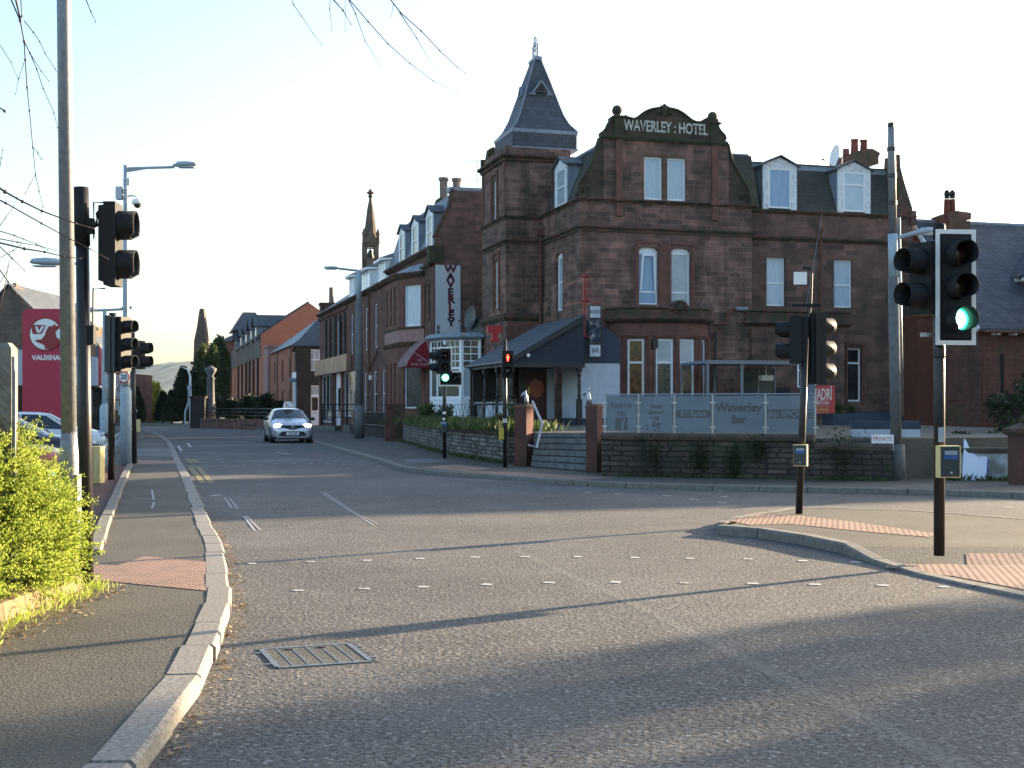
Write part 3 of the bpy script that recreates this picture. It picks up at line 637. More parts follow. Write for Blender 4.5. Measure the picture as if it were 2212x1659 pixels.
b = MB(front); b.box(ped[0][0] - .03, ped[-1][0] + .1, -.12, .1, ZS - .05, ZS + .05); b.box(ped[0][0] + .04, ped[-1][0] + .02, -.07, .08, ZS - .12, ZS - .051); b.build('string_course', M['trim_green'], H.root)
for xs, top in ((c3([(800, 460), (855, 460)]), (1, .0)), (c3([(1648, 500), (1700, 500)]), (1, .0))):
    x0, x1 = xs[0][0], xs[1][0]
    b = MB(front); b.box(x0, x1, -.10, .02, ZC2 + .07, ZS - .13); b.box(x0 - .04, x1 + .04, -.15, .02, ZC2 - .02, ZC2 + .068); b.box(x0 + .01, x1 - .01, -.12, .0, ZC2 - .6, ZC2 - .09); b.build('pilaster', M['trim'], H.root)
    b = MB(front); b.box(x0 - .06, x1 + .06, -.09, .02, ZS + .052, ZS + .72); xm = (x0 + x1) / 2
    b.box(x0 - .13, x1 + .13, -.16, .5, ZS + .72, ZS + .78); b.box(x0 - .07, x1 + .07, -.1, .44, ZS + .78, ZS + .82); p_ = b.build('pier', M['trim_green'], H.root)
    b = MB(front); b.tube_rings([[(xm + r_ * math.cos(k * math.pi / 6), .16 + r_ * math.sin(k * math.pi / 6), ZS + .82 + z) for k in range(12)] for r_, z in ((.11, 0), (.09, .04), (.16, .1), (.20, .18), (.20, .27), (.17, .34), (.14, .39), (.06, .43))]); b.build('finial', M['trim_green'], p_, True)
cx_ = (ped[16][0]); zc_ = ped[16][1] - .12; b = MB(front)
for ox, oz, rr in ((0, 0, .15), (-.24, -.06, .10), (.24, -.06, .10), (0, .16, .10), (-.13, .13, .07), (.13, .13, .07), (0, -.16, .09)): b.ball((cx_ + ox, -.06, zc_ + oz), rr, 8, (1, .6, 1.1))
b.build('carved_crest', M['trim_green'], H.root, True)
M['letters'] = noisy('flaking_white_letters', (.55, .55, .50), (.11, .11, .08), 4.5, bump=0, lo=.50, hi=.64)
tl, tr_ = c3([(885, 385), (1605, 415)]); 
t = text('WAVERLEY : HOTEL', .60, FM((tl[0] + tr_[0]) / 2, -.012, 12.56) , M['letters'], H.root, bold=.010, ext=.008, sx=.66)
# mansards, lead flats
b = H.mb(); frustum(b, .04, W1 + .5, .36, 11.9, ZC2 + .06, .86, .3, .1, .9, ZM); b.build('mansard_roof', M['slate_mossy'], H.root)
b = H.mb(); frustum(b, 6.4, 15.02, VW + .05, 11.85, ZC2 + .07, .1, .55, .86, .9, ZM - .04); b.build('mansard_roof', M['slate_mossy'], H.root)
b = H.mb(); b.box(.86, 7.4, .6, 11.1, ZM + .001, ZM + .1); b.box(6.5, 14.55, VW + .83, 11.05, ZM - .24, ZM - .03); b.build('lead_flat', M['lead'], H.root)
b = H.mb(); b.box(6.5, 14.58, VW + .80, VW + .9, ZM - .03, ZM + .03); b.build('roof_capping', M['black'], H.root)
sk = [FR(1539.1 + .2605 * x, 216 + .2605 * y, .8) for x, y in ((1535, 450), (1560, 450), (1566, 560), (1600, 690), (1664, 895), (1664, 960), (1500, 960))]
b = H.mb(); b.prism(sk, 'y', VW + .05, VW + 1.0); b.box(14.95, 15.22, VW - .1, VW + .3, 9.3, 9.9); b.build('skew_gable', M['trim_dark'], H.root)
for x0, x1, tt, pm in ((8.12, 9.66, (), 'blue_curtain'), (11.54, 13.08, (.68,), 'net')):
    dormer(H, wing, x0, x1, ZC2 + .08, 11.5, 11.87, 1.4, y=-.02, pm=pm, transoms=tt, face=.26)
dormer(H, left, 4.9 - 3.43, 4.9 - 1.92, ZC2 + .08, 11.35, 11.7, 1.3, y=.06, pm='net2', transoms=(.5,), face=.17)
b = H.mb(); ch = [FR(1539.1 + .2605 * x, 216 + .2605 * y, 4) for x, y in ((1065, 520), (1080, 490), (1140, 448), (1260, 403), (1330, 403), (1395, 440), (1378, 472), (1380, 530))]
b.prism(ch, 'y', 4, 5); ck = b.build('chimney', M['trim_dark'], H.root)
for x in (14.48, 14.95): b = H.mb(); b.lathe(x, 4.4, [(.19, 12.9), (.17, 13.1), (.15, 13.5), (.18, 13.52), (.18, 13.6)], 12); b.build('chimney_pot', M['potclay'], ck, True)
b = H.mb(); b.lathe(14.05, 4.4, [(.15, 12.8), (.14, 13.15)], 10); b.build('chimney_pot', M['potclay'], ck, True)

# tower
TU0, TU1, TV0, TV1 = -1.6, 1.15, 4.9, 8.78
ts, _ = seg(H, (TU0, TV1), (TU0, TV0)); tf, _ = seg(H, (TU0, TV0), (TU1, TV0))
tw = [(TV1 - 7.04, TV1 - 6.3, 9.62, 11.38), (TV1 - 6.75, TV1 - 6.05, 5.82, 7.95)]
b = MB(ts); wall(b, 0, TV1 - TV0, 0, 12.5, tw); b.build('tower_wall', M['stone'], H.root)
b = MB(tf); wall(b, 0, TU1 - TU0, 0, 12.5); b.build('tower_wall', M['stone'], H.root)
b = H.mb(); b.box(TU1 - .02, TU1, TV0 + .02, TV1, 9, 12.5); b.box(TU0 + .02, TU1 - .03, TV1 - .02, TV1, 0, 12.5); b.build('tower_wall', M['stone'], H.root)
win(H, ts, *tw[0], pm='dark_pane', transoms=(.55,)); win(H, ts, *tw[1], pm='net2', transoms=(.5,), arch=.15)
b = MB(ts)
for x0, x1, z0, z1 in tw:
    b.box(x0 - .2, x0 - .04, -.06, .02, z0 - .1, z1 + .2); b.box(x1 + .04, x1 + .2, -.06, .02, z0 - .1, z1 + .2); b.box(x0 - .2, x1 + .2, -.065, .02, z1 + .2, z1 + .32)
b.box(.05, .3, -.05, .02, 9.7, 12.0); b.box(3.58, 3.83, -.05, .02, 9.7, 12.0)
b.build('window_surround', M['trim'], H.root)
tp = [(TU0, TV1), (TU0, TV0), (TU1, TV0)]
cornice(H, tp, 12.18, .26, .26, 'trim_dark'); cornice(H, tp, 9.62, .14, .13, 'trim_dark'); cornice(H, tp, 8.62, .2, .15, 'trim_dark')
b = H.mb(); sweep(b, tp, [(-.03, 5.25), (.02, 5.2), (.14, 5.35), (.14, 5.5), (-.03, 5.55)]); b.build('cornice', M['trim_dark'], H.root)
b = H.mb(); frustum(b, TU0 - .08, TU1 + .5, TV0 - .08, TV0 + 3, 3.2, .7, .2, .6, 0, 3.21); b.v = []; b.f = []
b.hexa([(-1.25, TV0 - .1, 4.2), (0, TV0 - .1, 4.2), (0, TV0, 4.2), (-1.25, TV0, 4.2), (-1.6, TV0 - .12, 5.2), (.02, TV0 - .12, 5.2), (.02, TV0, 5.2), (-1.6, TV0, 5.2)]); b.build('corbel', M['trim'], H.root)
b = H.mb(); b.box(TU0 + .02, TU1 + .1, TV0 + .05, TV0 + 3.1, 12.18, 12.55); b.build('tower_parapet', M['trim'], H.root)
b = H.mb(); b.prism([(TU0 - .02, 12.18), (TU0 + .12, 13.0), (TU0 + .3, 13.1), (TU0 + .5, 12.9), (TU0 + .55, 12.5), (TU0 + .5, 12.18)], 'y', 8.0, 8.5); b.box(TU0 - .1, TU0 + .15, 8.5, 8.75, 12.18, 12.6); b.build('parapet_scroll', M['trim_green'], H.root)
# tower roof: skirt, flared spire, lucarnes, cresting
cu, cv = .12, 6.35
def ring(hx, hy, z): return [(cu - hx, cv - hy, z), (cu + hx, cv - hy, z), (cu + hx, cv + hy, z), (cu - hx, cv + hy, z)]
b = H.mb(); b.tube_rings([ring(1.42, 1.40, 12.52), ring(1.42, 1.40, 13.17)]); rf_ = b.build('tower_roof_skirt', M['slate'], H.root)
b = H.mb(); b.tube_rings([ring(1.45, 1.43, 13.15), ring(1.46, 1.44, 13.3)]); b.build('lead_band', M['lead'], rf_)
b = H.mb(); b.box(cu - 1.47, cu + 1.47, cv - 1.46, cv + 1.46, 12.49, 12.55); b.build('gutter', M['lead'], rf_)
b = H.mb(); b.tube_rings([ring(1.44, 1.42, 13.28), ring(1.16, 1.16, 13.62), ring(.95, .97, 14.05), ring(.72, .80, 14.75), ring(.48, .62, 15.5), ring(.12, .38, 16.55)]); sp = b.build('tower_roof', M['slate'], H.root)
b = H.mb(); b.tube_rings([ring(.17, .46, 16.5), ring(.17, .46, 16.62), ring(.08, .4, 16.68)]); b.build('ridge_cap', M['lead'], sp)
for sx, sy in ((-1, -1), (1, -1)):
    b = H.mb(); b.tube([(cu + sx * hx, cv + sy * hy, z) for hx, hy, z in ((1.45, 1.43, 13.29), (1.17, 1.17, 13.63), (.96, .98, 14.06), (.73, .81, 14.76), (.49, .63, 15.51), (.13, .39, 16.55))], .03, 6); b.build('hip_lead', M['lead'], sp)
b = H.mb(); y_ = cv - .86; b.prism([(cu - .34, 15.0), (cu + .34, 15.0), (cu + .04, 15.42), (cu, 15.46), (cu - .04, 15.42)], 'y', y_, cv); lu = b.build('lucarne', M['slate'], sp)
b = H.mb()
for s_ in (-1, 1): b.beam((cu + s_ * .38, y_ - .02, 14.98), (cu, y_ - .02, 15.5), .1, .06); b.box(cu + s_ * .38 - .12, cu + s_ * .38 + .12, y_ - .05, y_ + .02, 14.9, 14.97)
b.build('lucarne_bargeboard', M['lead'], lu)
b = H.mb(); b.prism([(cu - .2, 15.06), (cu + .2, 15.06), (cu, 15.32)], 'y', y_ - .005, y_ + .1); b.build('lucarne_opening', M['darkdoor'], lu)
b = H.mb(); x_ = cu - .72; b.prism([(cv - .3, 14.95), (cv + .3, 14.95), (cv, 15.4)], 'x', x_, cu); lu = b.build('lucarne', M['lead'], sp)
b = H.mb(); b.prism([(cv - .22, 15.0), (cv + .22, 15.0), (cv, 15.32)], 'x', x_ - .005, x_ + .1); b.build('lucarne_opening', M['darkdoor'], lu)
b = H.mb(); z0 = 16.66
for s_ in (-1, 1): b.tube([(cu, cv + s_ * .36, z0), (cu, cv + s_ * .36, z0 + .52)], .018, 5); b.ball((cu, cv + s_ * .36, z0 + .55), .035, 6)
b.tube([(cu, cv - .36, z0 + .08), (cu, cv + .36, z0 + .08)], .015, 5); b.tube([(cu, cv - .36, z0 + .14), (cu, cv + .36, z0 + .14)], .012, 5)
b.tube([(cu, cv + .3 * math.cos(t), z0 + .14 + .8 * math.sin(t)) for t in [k * math.pi / 12 for k in range(13)]], .018, 5)
b.tube([(cu, cv + .17 * math.cos(t), z0 + .14 + .6 * math.sin(t)) for t in [k * math.pi / 12 for k in range(13)]], .014, 5)
b.tube([(cu, cv, z0), (cu, cv, z0 + .95)], .016, 5)
for q in (-.22, .22): b.tube([(cu, cv + q + .07 * math.cos(t), z0 + .32 + .07 * math.sin(t)) for t in [k * .6 for k in range(11)]], .012, 5)
for q in (.35, .55): b.tube([(cu, cv + .09 * math.cos(t), z0 + q + .07 * math.sin(t)) for t in [k * .6 for k in range(11)]], .012, 5)
b.build('iron_cresting', M['black'], sp)

# bow window
bw = [(1.20, 0), (1.38, -.62), (2.42, -1.12), (3.50, -1.25), (4.50, -1.08), (5.08, -.55), (5.22, 0)]
wz0, wz1 = .95, 4.92
bwin = {1: [(.28, .92)], 2: [(.22, .92)], 3: [(.08, .78)], 4: [(.22, .62)]}
stb = H.mb(); fr_ = []
for i, (p, q) in enumerate(zip(bw, bw[1:])):
    Mx, L = seg(H, p, q); hs = [(a, c, 1.25, 4.23) for a, c in bwin.get(i, ())]
    bb = MB(Mx); wall(bb, 0, L, wz0, wz1, hs, rev=.18); n0 = len(stb.v); stb.v += bb.v; stb.f += [[k + n0 for k in f] for f in bb.f]
    for h in hs: fr_.append((Mx, h, i))
stb.build('bow_window_wall', M['trim'], H.root)
for Mx, h, i in fr_: win(H, Mx, *h, transoms=(.695,), pms={1: ['amber_pane', 'amber_pane'], 2: ['olive_pane', 'net2'], 3: ['olive_pane', 'net2'], 4: ['dark_pane', 'dark_pane']}[i], y=.08, fr=.085)
b = H.mb()
for p in bw[1:-1]: b.lathe(p[0], p[1], [(.09, 1.0), (.09, 4.3)], 8)
sweep(b, bw, [(-.02, 4.28), (.05, 4.28), (.08, 4.36), (-.02, 4.38)])
b.build('mullion', M['trim'], H.root)
bo = [(1.15, 0)] + bw[1:-1] + [(5.27, 0)]
b = H.mb(); sweep(b, bo, [(-.05, 4.84), (.08, 4.84), (.26, 4.96), (.28, 5.02), (.14, 5.05), (.12, 5.36), (.18, 5.38), (.18, 5.43), (-.05, 5.45)]); b.build('bow_parapet', M['trim_dark'], H.root)
b = H.mb(); b.prism([(x, y - .02) for x, y in bo], 'z', 4.95, 5.2); b.build('bow_roof', M['lead'], H.root)
b = H.mb(); cxr = 3.52
b.prism([(cxr + .36 * math.cos(t), 5.4 + .3 * math.sin(t) * 1.0) for t in [k * math.pi / 10 for k in range(11)]] + [(cxr - .46, 5.32), (cxr + .46, 5.32)], 'y', -1.44, -1.15)
b.tube([(cxr + .24 * math.cos(t), -1.46, 5.42 + .22 * math.sin(t)) for t in [k * math.pi / 8 for k in range(17)]], .03, 6); b.ball((cxr, -1.45, 5.42), .14, 8, (1, .5, 1)); b.build('carved_roundel', M['trim_dark'], H.root)
b = H.mb(); b.box(2.42, 2.62, -1.42, -1.2, 3.85, 4.2); b.build('wall_speaker', M['black'], H.root)
# flat bay on the wing
fb = [(6.95, .78), (6.95, -.1), (11.55, -.1), (11.55, .78)]
b = H.mb(); b.box(7.1, 11.4, .0, .75, .9, 4.95); b.build('bay_wall', M['stone2'], H.root)
b = H.mb(); sweep(b, fb, [(-.1, 4.88), (.02, 4.88), (.14, 4.98), (.14, 5.05), (.02, 5.06), (.02, 5.42), (.08, 5.44), (.08, 5.5), (-.1, 5.5)]); b.build('bay_parapet', M['trim_dark'], H.root)
b = H.mb(); b.prism([(7.0, -.05), (11.5, -.05), (11.5, .79), (7.0, .79)], 'z', 5.0, 5.3); b.build('bay_roof', M['lead'], H.root)
bayf, _ = seg(H, (7.1, -.0), (11.4, 0)); win(H, bayf, 2.15, 3.0, 2.4, 3.55, 'net2', (.6,), y=-.03)
# side window hood of wing, basement band, pipes
b = MB(wing); b.box(11.85, 12.9, -.1, .05, 4.2, 4.32); b.box(11.9, 11.99, -.06, .02, 1.7, 4.2); b.box(12.67, 12.8, -.06, .02, 1.7, 4.2); b.build('window_surround', M['trim'], H.root)
b = MB(wing); b.box(9.3, 15.1, -.03, .03, .9, 1.42); b.build('painted_plinth', M['plaster_blue'], H.root)
b = H.mb(); b.box(7.5, 8.9, -.02, .0, 1.0, 2.4); b.build('painted_panel', M['darkdoor'], H.root)
b = H.mb(); b.tube([(10.72, VW - .08, 8.8), (10.72, VW - .08, 5.5)], .06, 8); b.lathe(10.72, VW - .08, [(.06, 8.75), (.13, 8.9), (.13, 9.0)], 8); b.build('drain_pipe', M['rust'], H.root)
b = H.mb(); b.tube([(-.12, 4.75, 8.9), (-.12, 4.75, 4.2)], .06, 8); b.box(-.24, 0, 4.6, 4.85, 8.8, 9.1); b.build('drain_pipe', M['rust'], H.root)
b = H.mb(); b.tube([(5.62, -.1, 4.6), (5.62, -.1, 1.2)], .05, 8); b.build('drain_pipe', M['black'], H.root)
b = H.mb(); b.tube([(5.45, -.25, 4.85), (5.7, -.25, 4.9), (5.95, -.2, 4.9), (6.1, -.15, 5.1), (6.15, -.15, 5.35), (6.3, -.15, 5.5), (6.45, -.15, 5.52)], .07, 8); b.build('drain_pipe', M['rust'], H.root)
b = H.mb(); b.tube([(6.45, -.15, 5.52), (6.95, -.15, 5.52)], .08, 10); b.build('pipe_lining', M['lead'], H.root)
b = H.mb()
for a_, c_ in (((7.36, .7, 9.6), (5.0, -.05, 5.6)), ((10.72, .6, 9.6), (9.7, .3, 5.2))): b.tube([a_, ((a_[0] * .45 + c_[0] * .55), (a_[1] + c_[1]) / 2, (a_[2] * .45 + c_[2] * .55) - .15), c_], .008, 4)
b.build('slack_cable', M['grey_label'], H.root)
# painted outbuilding between hotel and porch
b = H.mb(); BU0, BU1, BV0 = -.76, .87, -2.0
b.prism([(BU0, 3.23), (BU1, 3.23), (BU1, 4.12), (BU1 - .4, 4.45), (BU0 + .05, 4.93), (BU0, 4.93)], 'y', BV0, 0); b.build('outbuilding_upper_wall', M['plaster_blue'], H.root)
b = H.mb(); b.box(BU0 + .01, BU1 - .01, BV0 + .01, 0, 1.2, 3.23); b.build('outbuilding_lower_wall', M['plaster_white'], H.root)
b = H.mb(); b.box(BU0, BU1, BV0 - .003, 0, .9, 1.2); b.build('outbuilding_plinth', M['plaster_blue'], H.root)
# porch
PE, PV0, PV1, PR = -3.6, -2.6, 3.0, -.77
b = H.mb(); rise = [(PE - .12, 3.22), (PE - .12, 3.3), (PR, 4.95), (PR, 4.84)]
b.prism(rise, 'y', PV0 - .12, PV1); pr = b.build('porch_roof', M['slate'], H.root)
b = H.mb(); b.prism([(PE + .05, 3.2), (PR, 3.2), (PR, 4.80), ], 'y', PV0, PV0 + .05); b.build('porch_boarding', noisy('navy_boarding', (.018, .024, .038), (.028, .036, .055), 3, bump=0), H.root)
b = H.mb()
for i in range(1, 12):
    z = 3.2 + i * .135; x0 = PE + .05 + (z - 3.2) / 1.6 * (PR - PE - .05); b.box(x0 + .1, PR - .01, PV0 - .012, PV0, z - .006, z + .006)
b.beam((PE - .1, PV0 - .1, 3.2), (PR, PV0 - .1, 4.86), .04, .18); b.beam((PE - .1, PV0 - .07, 3.12), (PR, PV0 - .07, 3.12), .08, .16); b.build('porch_bargeboard', M['black'], H.root)
b = H.mb(); b.tube([(PE - .2, PV0 - .2, 3.2), (PE - .2, PV1, 3.2)], .06, 8); b.tube([(PE - .2, PV1 - .6, 3.15), (PE - .05, PV1 - .6, 2.9), (PE - .02, PV1 - .6, .95)], .045, 8); b.build('gutter', M['black'], H.root)
b = H.mb()
for i in range(8): v = PV0 + .3 + i * .72; b.box(PE - .1, PE + .05, v, v + .06, 3.08, 3.2)
b.build('rafter_end', M['dirty_white'], H.root)
for u, v in ((-.93, PV0 + .05), (PE + .1, PV0 + .1), (PE + .1, -.75), (PE + .1, 1.1)):
    b = H.mb(); b.box(u - .09, u + .09, v - .09, v + .09, .9, 1.9); b.tube_rings([[(u + r_ * math.cos(k * math.pi / 5), v + r_ * math.sin(k * math.pi / 5), z) for k in range(10)] for r_, z in ((.08, 1.9), (.05, 1.95), (.09, 2.02), (.055, 2.1), (.075, 2.4), (.05, 2.7), (.09, 2.78), (.05, 2.84), (.08, 2.9))]); b.box(u - .09, u + .09, v - .09, v + .09, 2.9, 3.18)
    b.build('porch_post', M['black'], H.root)
b = H.mb(); b.tube([(PE + .1, PV0, 1.78), (PE + .1, PV1 - .3, 1.78)], .03, 8); b.tube([(PE + .12, PV1 - .35, 1.78), (-1.3, PV1 - .35, 1.78)], .03, 8); b.tube([(PE, PV0, 1.6), (PE + .3, PV0 - .2, 1.55), (PE + .75, PV0 - .2, 1.58)], .035, 8); b.build('porch_handrail', M['steel'], H.root)
b = H.mb(); b.box(PE + .08, PE + .12, PV0 + .2, -.85, .95, 1.68); b.box(PE + .08, PE + .12, -.65, 1.0, .95, 1.68); b.box(PE + .2, -1.35, PV1 - .37, PV1 - .33, .95, 1.68); b.build('porch_side_panel', M['plaster_white'], H.root)
b = H.mb(); b.box(PE, BU0, PV1, PV1 + .1, .9, 3.3); b.box(PE + .3, BU0, PV0 + .05, PV1, 3.12, 3.16); b.build('porch_back_wall', M['dark_stone'], H.root)
dv = .8
b = H.mb(); b.box(-2.2, -1.9, dv, dv + .1, .9, 3.1); b.box(-1.15, -1.12, dv, dv + .1, .9, 3.1); b.box(-1.9, -1.15, dv + .0, dv + .1, 2.98, 3.1); b.build('door_frame', M['black'], H.root)
b = H.mb(); b.box(-1.9, -1.15, dv + .04, dv + .08, .98, 2.98); dr = b.build('door', M['door_red'], H.root)
b = H.mb(); b.prism([(-1.8, 2.2), (-1.55, 1.95), (-1.3, 2.05), (-1.2, 2.3), (-1.3, 2.6), (-1.55, 2.72), (-1.8, 2.5)], 'y', dv + .02, dv + .04); b.build('door_window', mat('orange_door_glass', (.35, .07, .02), .3), dr)
b = H.mb(); b.tube([(-1.83, dv, 2.0), (-1.83, dv, 2.4)], .02, 6); b.build('handle', mat('brass', (.6, .4, .1), .3, .9), dr)
b = H.mb(); b.box(-1.1, -.8, dv, dv + .05, 1.15, 3.1); b.build('porch_inner_panel', M['plaster_white'], H.root)
b = H.mb(); b.box(-3.0, -2.45, dv + .3, dv + .35, 1.5, 3.0); b.build('porch_inner_window', M['olive_pane'], H.root)
b = H.mb(); b.box(-2.6, -1.0, -.6, PV1, .9, 1.0); b.box(-2.4, -1.1, .1, PV1, 1.0, 1.1); b.build('porch_step', M['step'], H.root)
# painted white bargeboard of the wing's oriel hood, floor light
b = H.mb(); u_, z_ = FR(1140, 768, PV0); b.ball((u_, PV0 - .08, z_), .07, 8); b.build('security_camera', M['white'], H.root)

# ------------------------------------------------------------------ white glazed bay (conservatory) left of the tower
Cn = Bld('glazed_bay', -2.2, 8, 'white timber glazed bay with small panes and flat lead roof between porch and painted gable', 'sun room')
cb = [(-3.55, 10.8), (-3.25, 9.3), (-2.62, 8.6), (-1.75, 8.5), (-.9, 9.3)]
bb = Cn.mb(); sweep(bb, [(-3.55, 10.8), (-3.25, 9.3), (-2.62, 8.6), (-1.75, 8.5), (-.9, 9.3)], [(-.1, 4.62), (.12, 4.62), (.25, 4.72), (.22, 4.82), (-.1, 4.9)]); bb.prism([(-3.6, 10.9)] + cb[1:] + [(-.9, 10.9)], 'z', 4.7, 4.92); bb.build('flat_roof', M['lead'], Cn.root)
for i, (p, q) in enumerate(zip(cb, cb[1:])):
    Mx, L = seg(Cn, p, q); bb = MB(Mx); bb.box(0, L, .02, .08, .9, 1.95); k = 0
    while k * .12 < L: bb.box(k * .12, k * .12 + .01, .012, .02, .95, 1.9); k += 1
    bb.box(0, .07, .0, .1, 1.95, 4.62); bb.box(L - .07, L, .0, .1, 1.95, 4.62); bb.box(0, L, -.01, .11, 1.93, 2.03); bb.build('boarded_base', M['upvc'], Cn.root)
    n = max(1, round(L / .75))
    for j in range(n):
        a, c = .07 + (L - .14) * j / n, .07 + (L - .14) * (j + 1) / n
        win(Cn, Mx, a, c, 2.03, 3.35, ['olive_pane', 'olive_pane', 'net2', 'dark_pane'][i], y=.02, fr=.06)
        win(Cn, Mx, a, c, 3.35, 4.6, ['dark_pane', 'olive_pane', 'olive_pane', 'dark_pane'][i], transoms=(.25, .5, .75), mull=(.33, .66) if c - a > .8 else (.5,), y=.02, fr=.045)

# ------------------------------------------------------------------ annex with the painted gable
X = Bld('gabled_tenement', -2.43, 14.7, 'dark sandstone building with worn painted vertical name on its blank gable and three dormers', 'building')
UR = -2.43
gp = [(UR, 0), (UR, 9.35), (-2.46, 9.5), (-2.37, 9.95), (-2.05, 10.8), (-1.78, 11.4), (-1.58, 11.88), (-1.55, 12.24), (4, 12.34), (4, 0)]
b = X.mb(); b.prism(gp, 'y', 14.7, 15.0); b.build('gable_wall', M['stone2'], X.root)
b = X.mb(); b.box(UR - .3, UR + .45, 14.66, 15.3, 8.65, 9.5); b.build('gable_corbel', M['trim_green'], X.root)
b = X.mb(); b.prism([(-2.52, 9.95), (-1.78, 11.5), (-1.62, 12.3), (-1.5, 12.3), (-1.68, 11.45), (-2.4, 9.93)], 'y', 14.62, 15.05); b.build('skew_coping', M['trim_dark'], X.root)
xs, XL = seg(X, (UR, 27.0), (UR, 14.72))
def av(v): return 27.0 - v
ah = [(av(17.1), av(16.62), 5.9, 7.75), (av(16.3), av(15.85), 5.9, 7.75), (av(26.4), av(25.9), 1.4, 3.9), (av(25.6), av(25.1), 1.4, 3.9)]
b = MB(xs); wall(b, 0, XL, 0, 9.5, ah); b.build('street_wall', M['stone3'], X.root)
for h in ah: win(X, xs, *h, pm='dark_pane', transoms=(.5,))
b = X.mb(); b.box(UR + .05, 8, 15.0, 27.0, 9.3, 9.4); b.build('floor_slab', M['darkdoor'], X.root)
b = X.mb(); b.prism([(UR, 9.5), (-1.6, 12.1), (4, 12.2), (4, 9.5)], 'y', 15.0, 27.2); b.build('mansard_roof', M['slate_blue'], X.root)
b = X.mb(); b.prism([(UR + .02, 9.5), (-1.6, 12.0), (4, 12.0), (4, 9.5)], 'y', 27.2, 27.5); b.build('far_gable', M['stone2'], X.root)
b = X.mb(); b.box(-1.7, 4, 14.75, 15.4, 12.18, 12.42); b.build('lead_flat', M['lead'], X.root)
b = X.mb(); sweep(b, [(UR, 27.1), (UR, 15.3)], [(-.03, 9.25), (.12, 9.28), (.3, 9.42), (.3, 9.5), (-.03, 9.52)]); sweep(b, [(UR, 27.1), (UR, 15.3)], [(-.03, 8.55), (.06, 8.55), (.2, 8.66), (.2, 8.72), (-.03, 8.74)]); b.build('cornice', M['trim_dark'], X.root)
for v0, v1 in ((15.24, 16.71), (18.69, 20.32), (22.27, 23.81)): dormer(X, xs, av(v1), av(v0), 9.55, 11.25, 11.62, 1.4, y=-.02, pm='dark_pane', transoms=(.47,), face=.2, frm='upvc')
ck = X.mb(); ck.hexa([(.2, 17.3, 12), (2.0, 17.3, 12), (2.0, 18.3, 12), (.2, 18.3, 12), (.5, 17.3, 12.9), (2.0, 17.3, 12.9), (2.0, 18.3, 12.9), (.5, 18.3, 12.9)]); b = X.mb()
u0, z0 = FR(675 + .1953 * 1450, 378 + .1953 * 270, 20); b.hexa([(u0 - .75, 19.5, 11.2), (u0 + .9, 19.5, 11.2), (u0 + .9, 20.5, 11.2), (u0 - .75, 20.5, 11.2), (u0 - .35, 19.6, z0), (u0 + .9, 19.6, z0), (u0 + .9, 20.4, z0), (u0 - .35, 20.4, z0)]); ck = b.build('chimney', M['trim_dark'], X.root)
for du in (0, .72): b = X.mb(); b.lathe(u0 + du, 20, [(.27, z0 - .1), (.22, z0 + .05), (.22, z0 + .95), (.28, z0 + 1.0), (.28, z0 + 1.15)], 8); b.build('chimney_pot', M['potbuff'], ck)
# painted sign
M['sign_white'] = noisy('peeling_white_paint', (.50, .53, .56), (.20, .05, .05), 2.6, lo=.66, hi=.72, bump=.05, detail=8)
b = X.mb(); b.box(-2.42, -1.17, 14.688, 14.7, 4.8, 8.56); sg = b.build('painted_sign', M['sign_white'], X.root)
M['wv'] = noisy('worn_black_red_letters', (.018, .018, .03), (.17, .01, .02), 1.3, lo=.48, hi=.56, bump=0)
for i, ch_ in enumerate('WAVERLEY'):
    z = 8.36 - i * .375
    text(ch_, .47, X.world(FM(-1.66 + (0.03 if i > 3 else 0), 14.683, z)), M['wv'], sg, bold=.028, ext=.003, sx=1.15)
for i, ch_ in enumerate('BAR'): text(ch_, .27, X.world(FM(-2.27, 14.683, 5.5 - i * .22)), M['wv'], sg, bold=.01, ext=.003)
b = X.mb(); b.tube([(-1.12, 14.6, 8.9), (-1.12, 14.6, 5.0)], .035, 6); b.build('drain_pipe', M['black'], X.root)
# canted bay on the street face
cbay = [(UR, 23.6), (-3.35, 22.4), (-3.35, 19.0), (UR - .02, 17.2)]
cbay = [(UR, 24.2), (-3.45, 22.6), (-3.45, 18.9), (-2.45, 17.1)]
for i, (p, q) in enumerate(zip(cbay, cbay[1:])):
    Mx, L = seg(X, p, q); bb = MB(Mx)
    if i == 0: hs = [(.5, .75, 5.9, 7.7), (1.0, 1.25, 5.9, 7.7), (.5, .75, 1.3, 3.9), (1.0, 1.25, 1.3, 3.9)]
    elif i == 1: hs = [(.4 + k * 1.1, .9 + k * 1.1, z0, z1) for k in range(3) for z0, z1 in ((5.9, 7.9), (1.3, 3.9))]
    else: hs = [(L * .22, L * .86, 5.75, 7.85), (L * .22, L * .86, 1.55, 3.75)]
    wall(bb, 0, L, 0, 8.4, hs); bb.build('bay_wall', M['trim'], X.root)
    for h in hs: win(X, Mx, *h, pm='net' if (i == 2 and h[2] > 4) else ('olive_pane' if i == 2 else 'dark_pane'), transoms=() if i == 2 else (.5,), fr=.07)
b = X.mb(); sweep(b, cbay, [(-.03, 4.95), (.03, 4.98), (.03, 5.6), (-.03, 5.6)]); b.build('painted_bay_band', M['pinkpaint'], X.root)
b = X.mb(); sweep(b, cbay, [(-.03, 4.72), (.04, 4.72), (.14, 4.9), (-.03, 4.94)]); sweep(b, cbay, [(-.03, 5.62), (.08, 5.62), (.08, 5.72), (-.03, 5.74)]); sweep(b, cbay, [(-.03, 8.25), (.1, 8.25), (.25, 8.42), (.25, 8.5), (-.03, 8.55)]); b.build('cornice', M['trim_dark'], X.root)
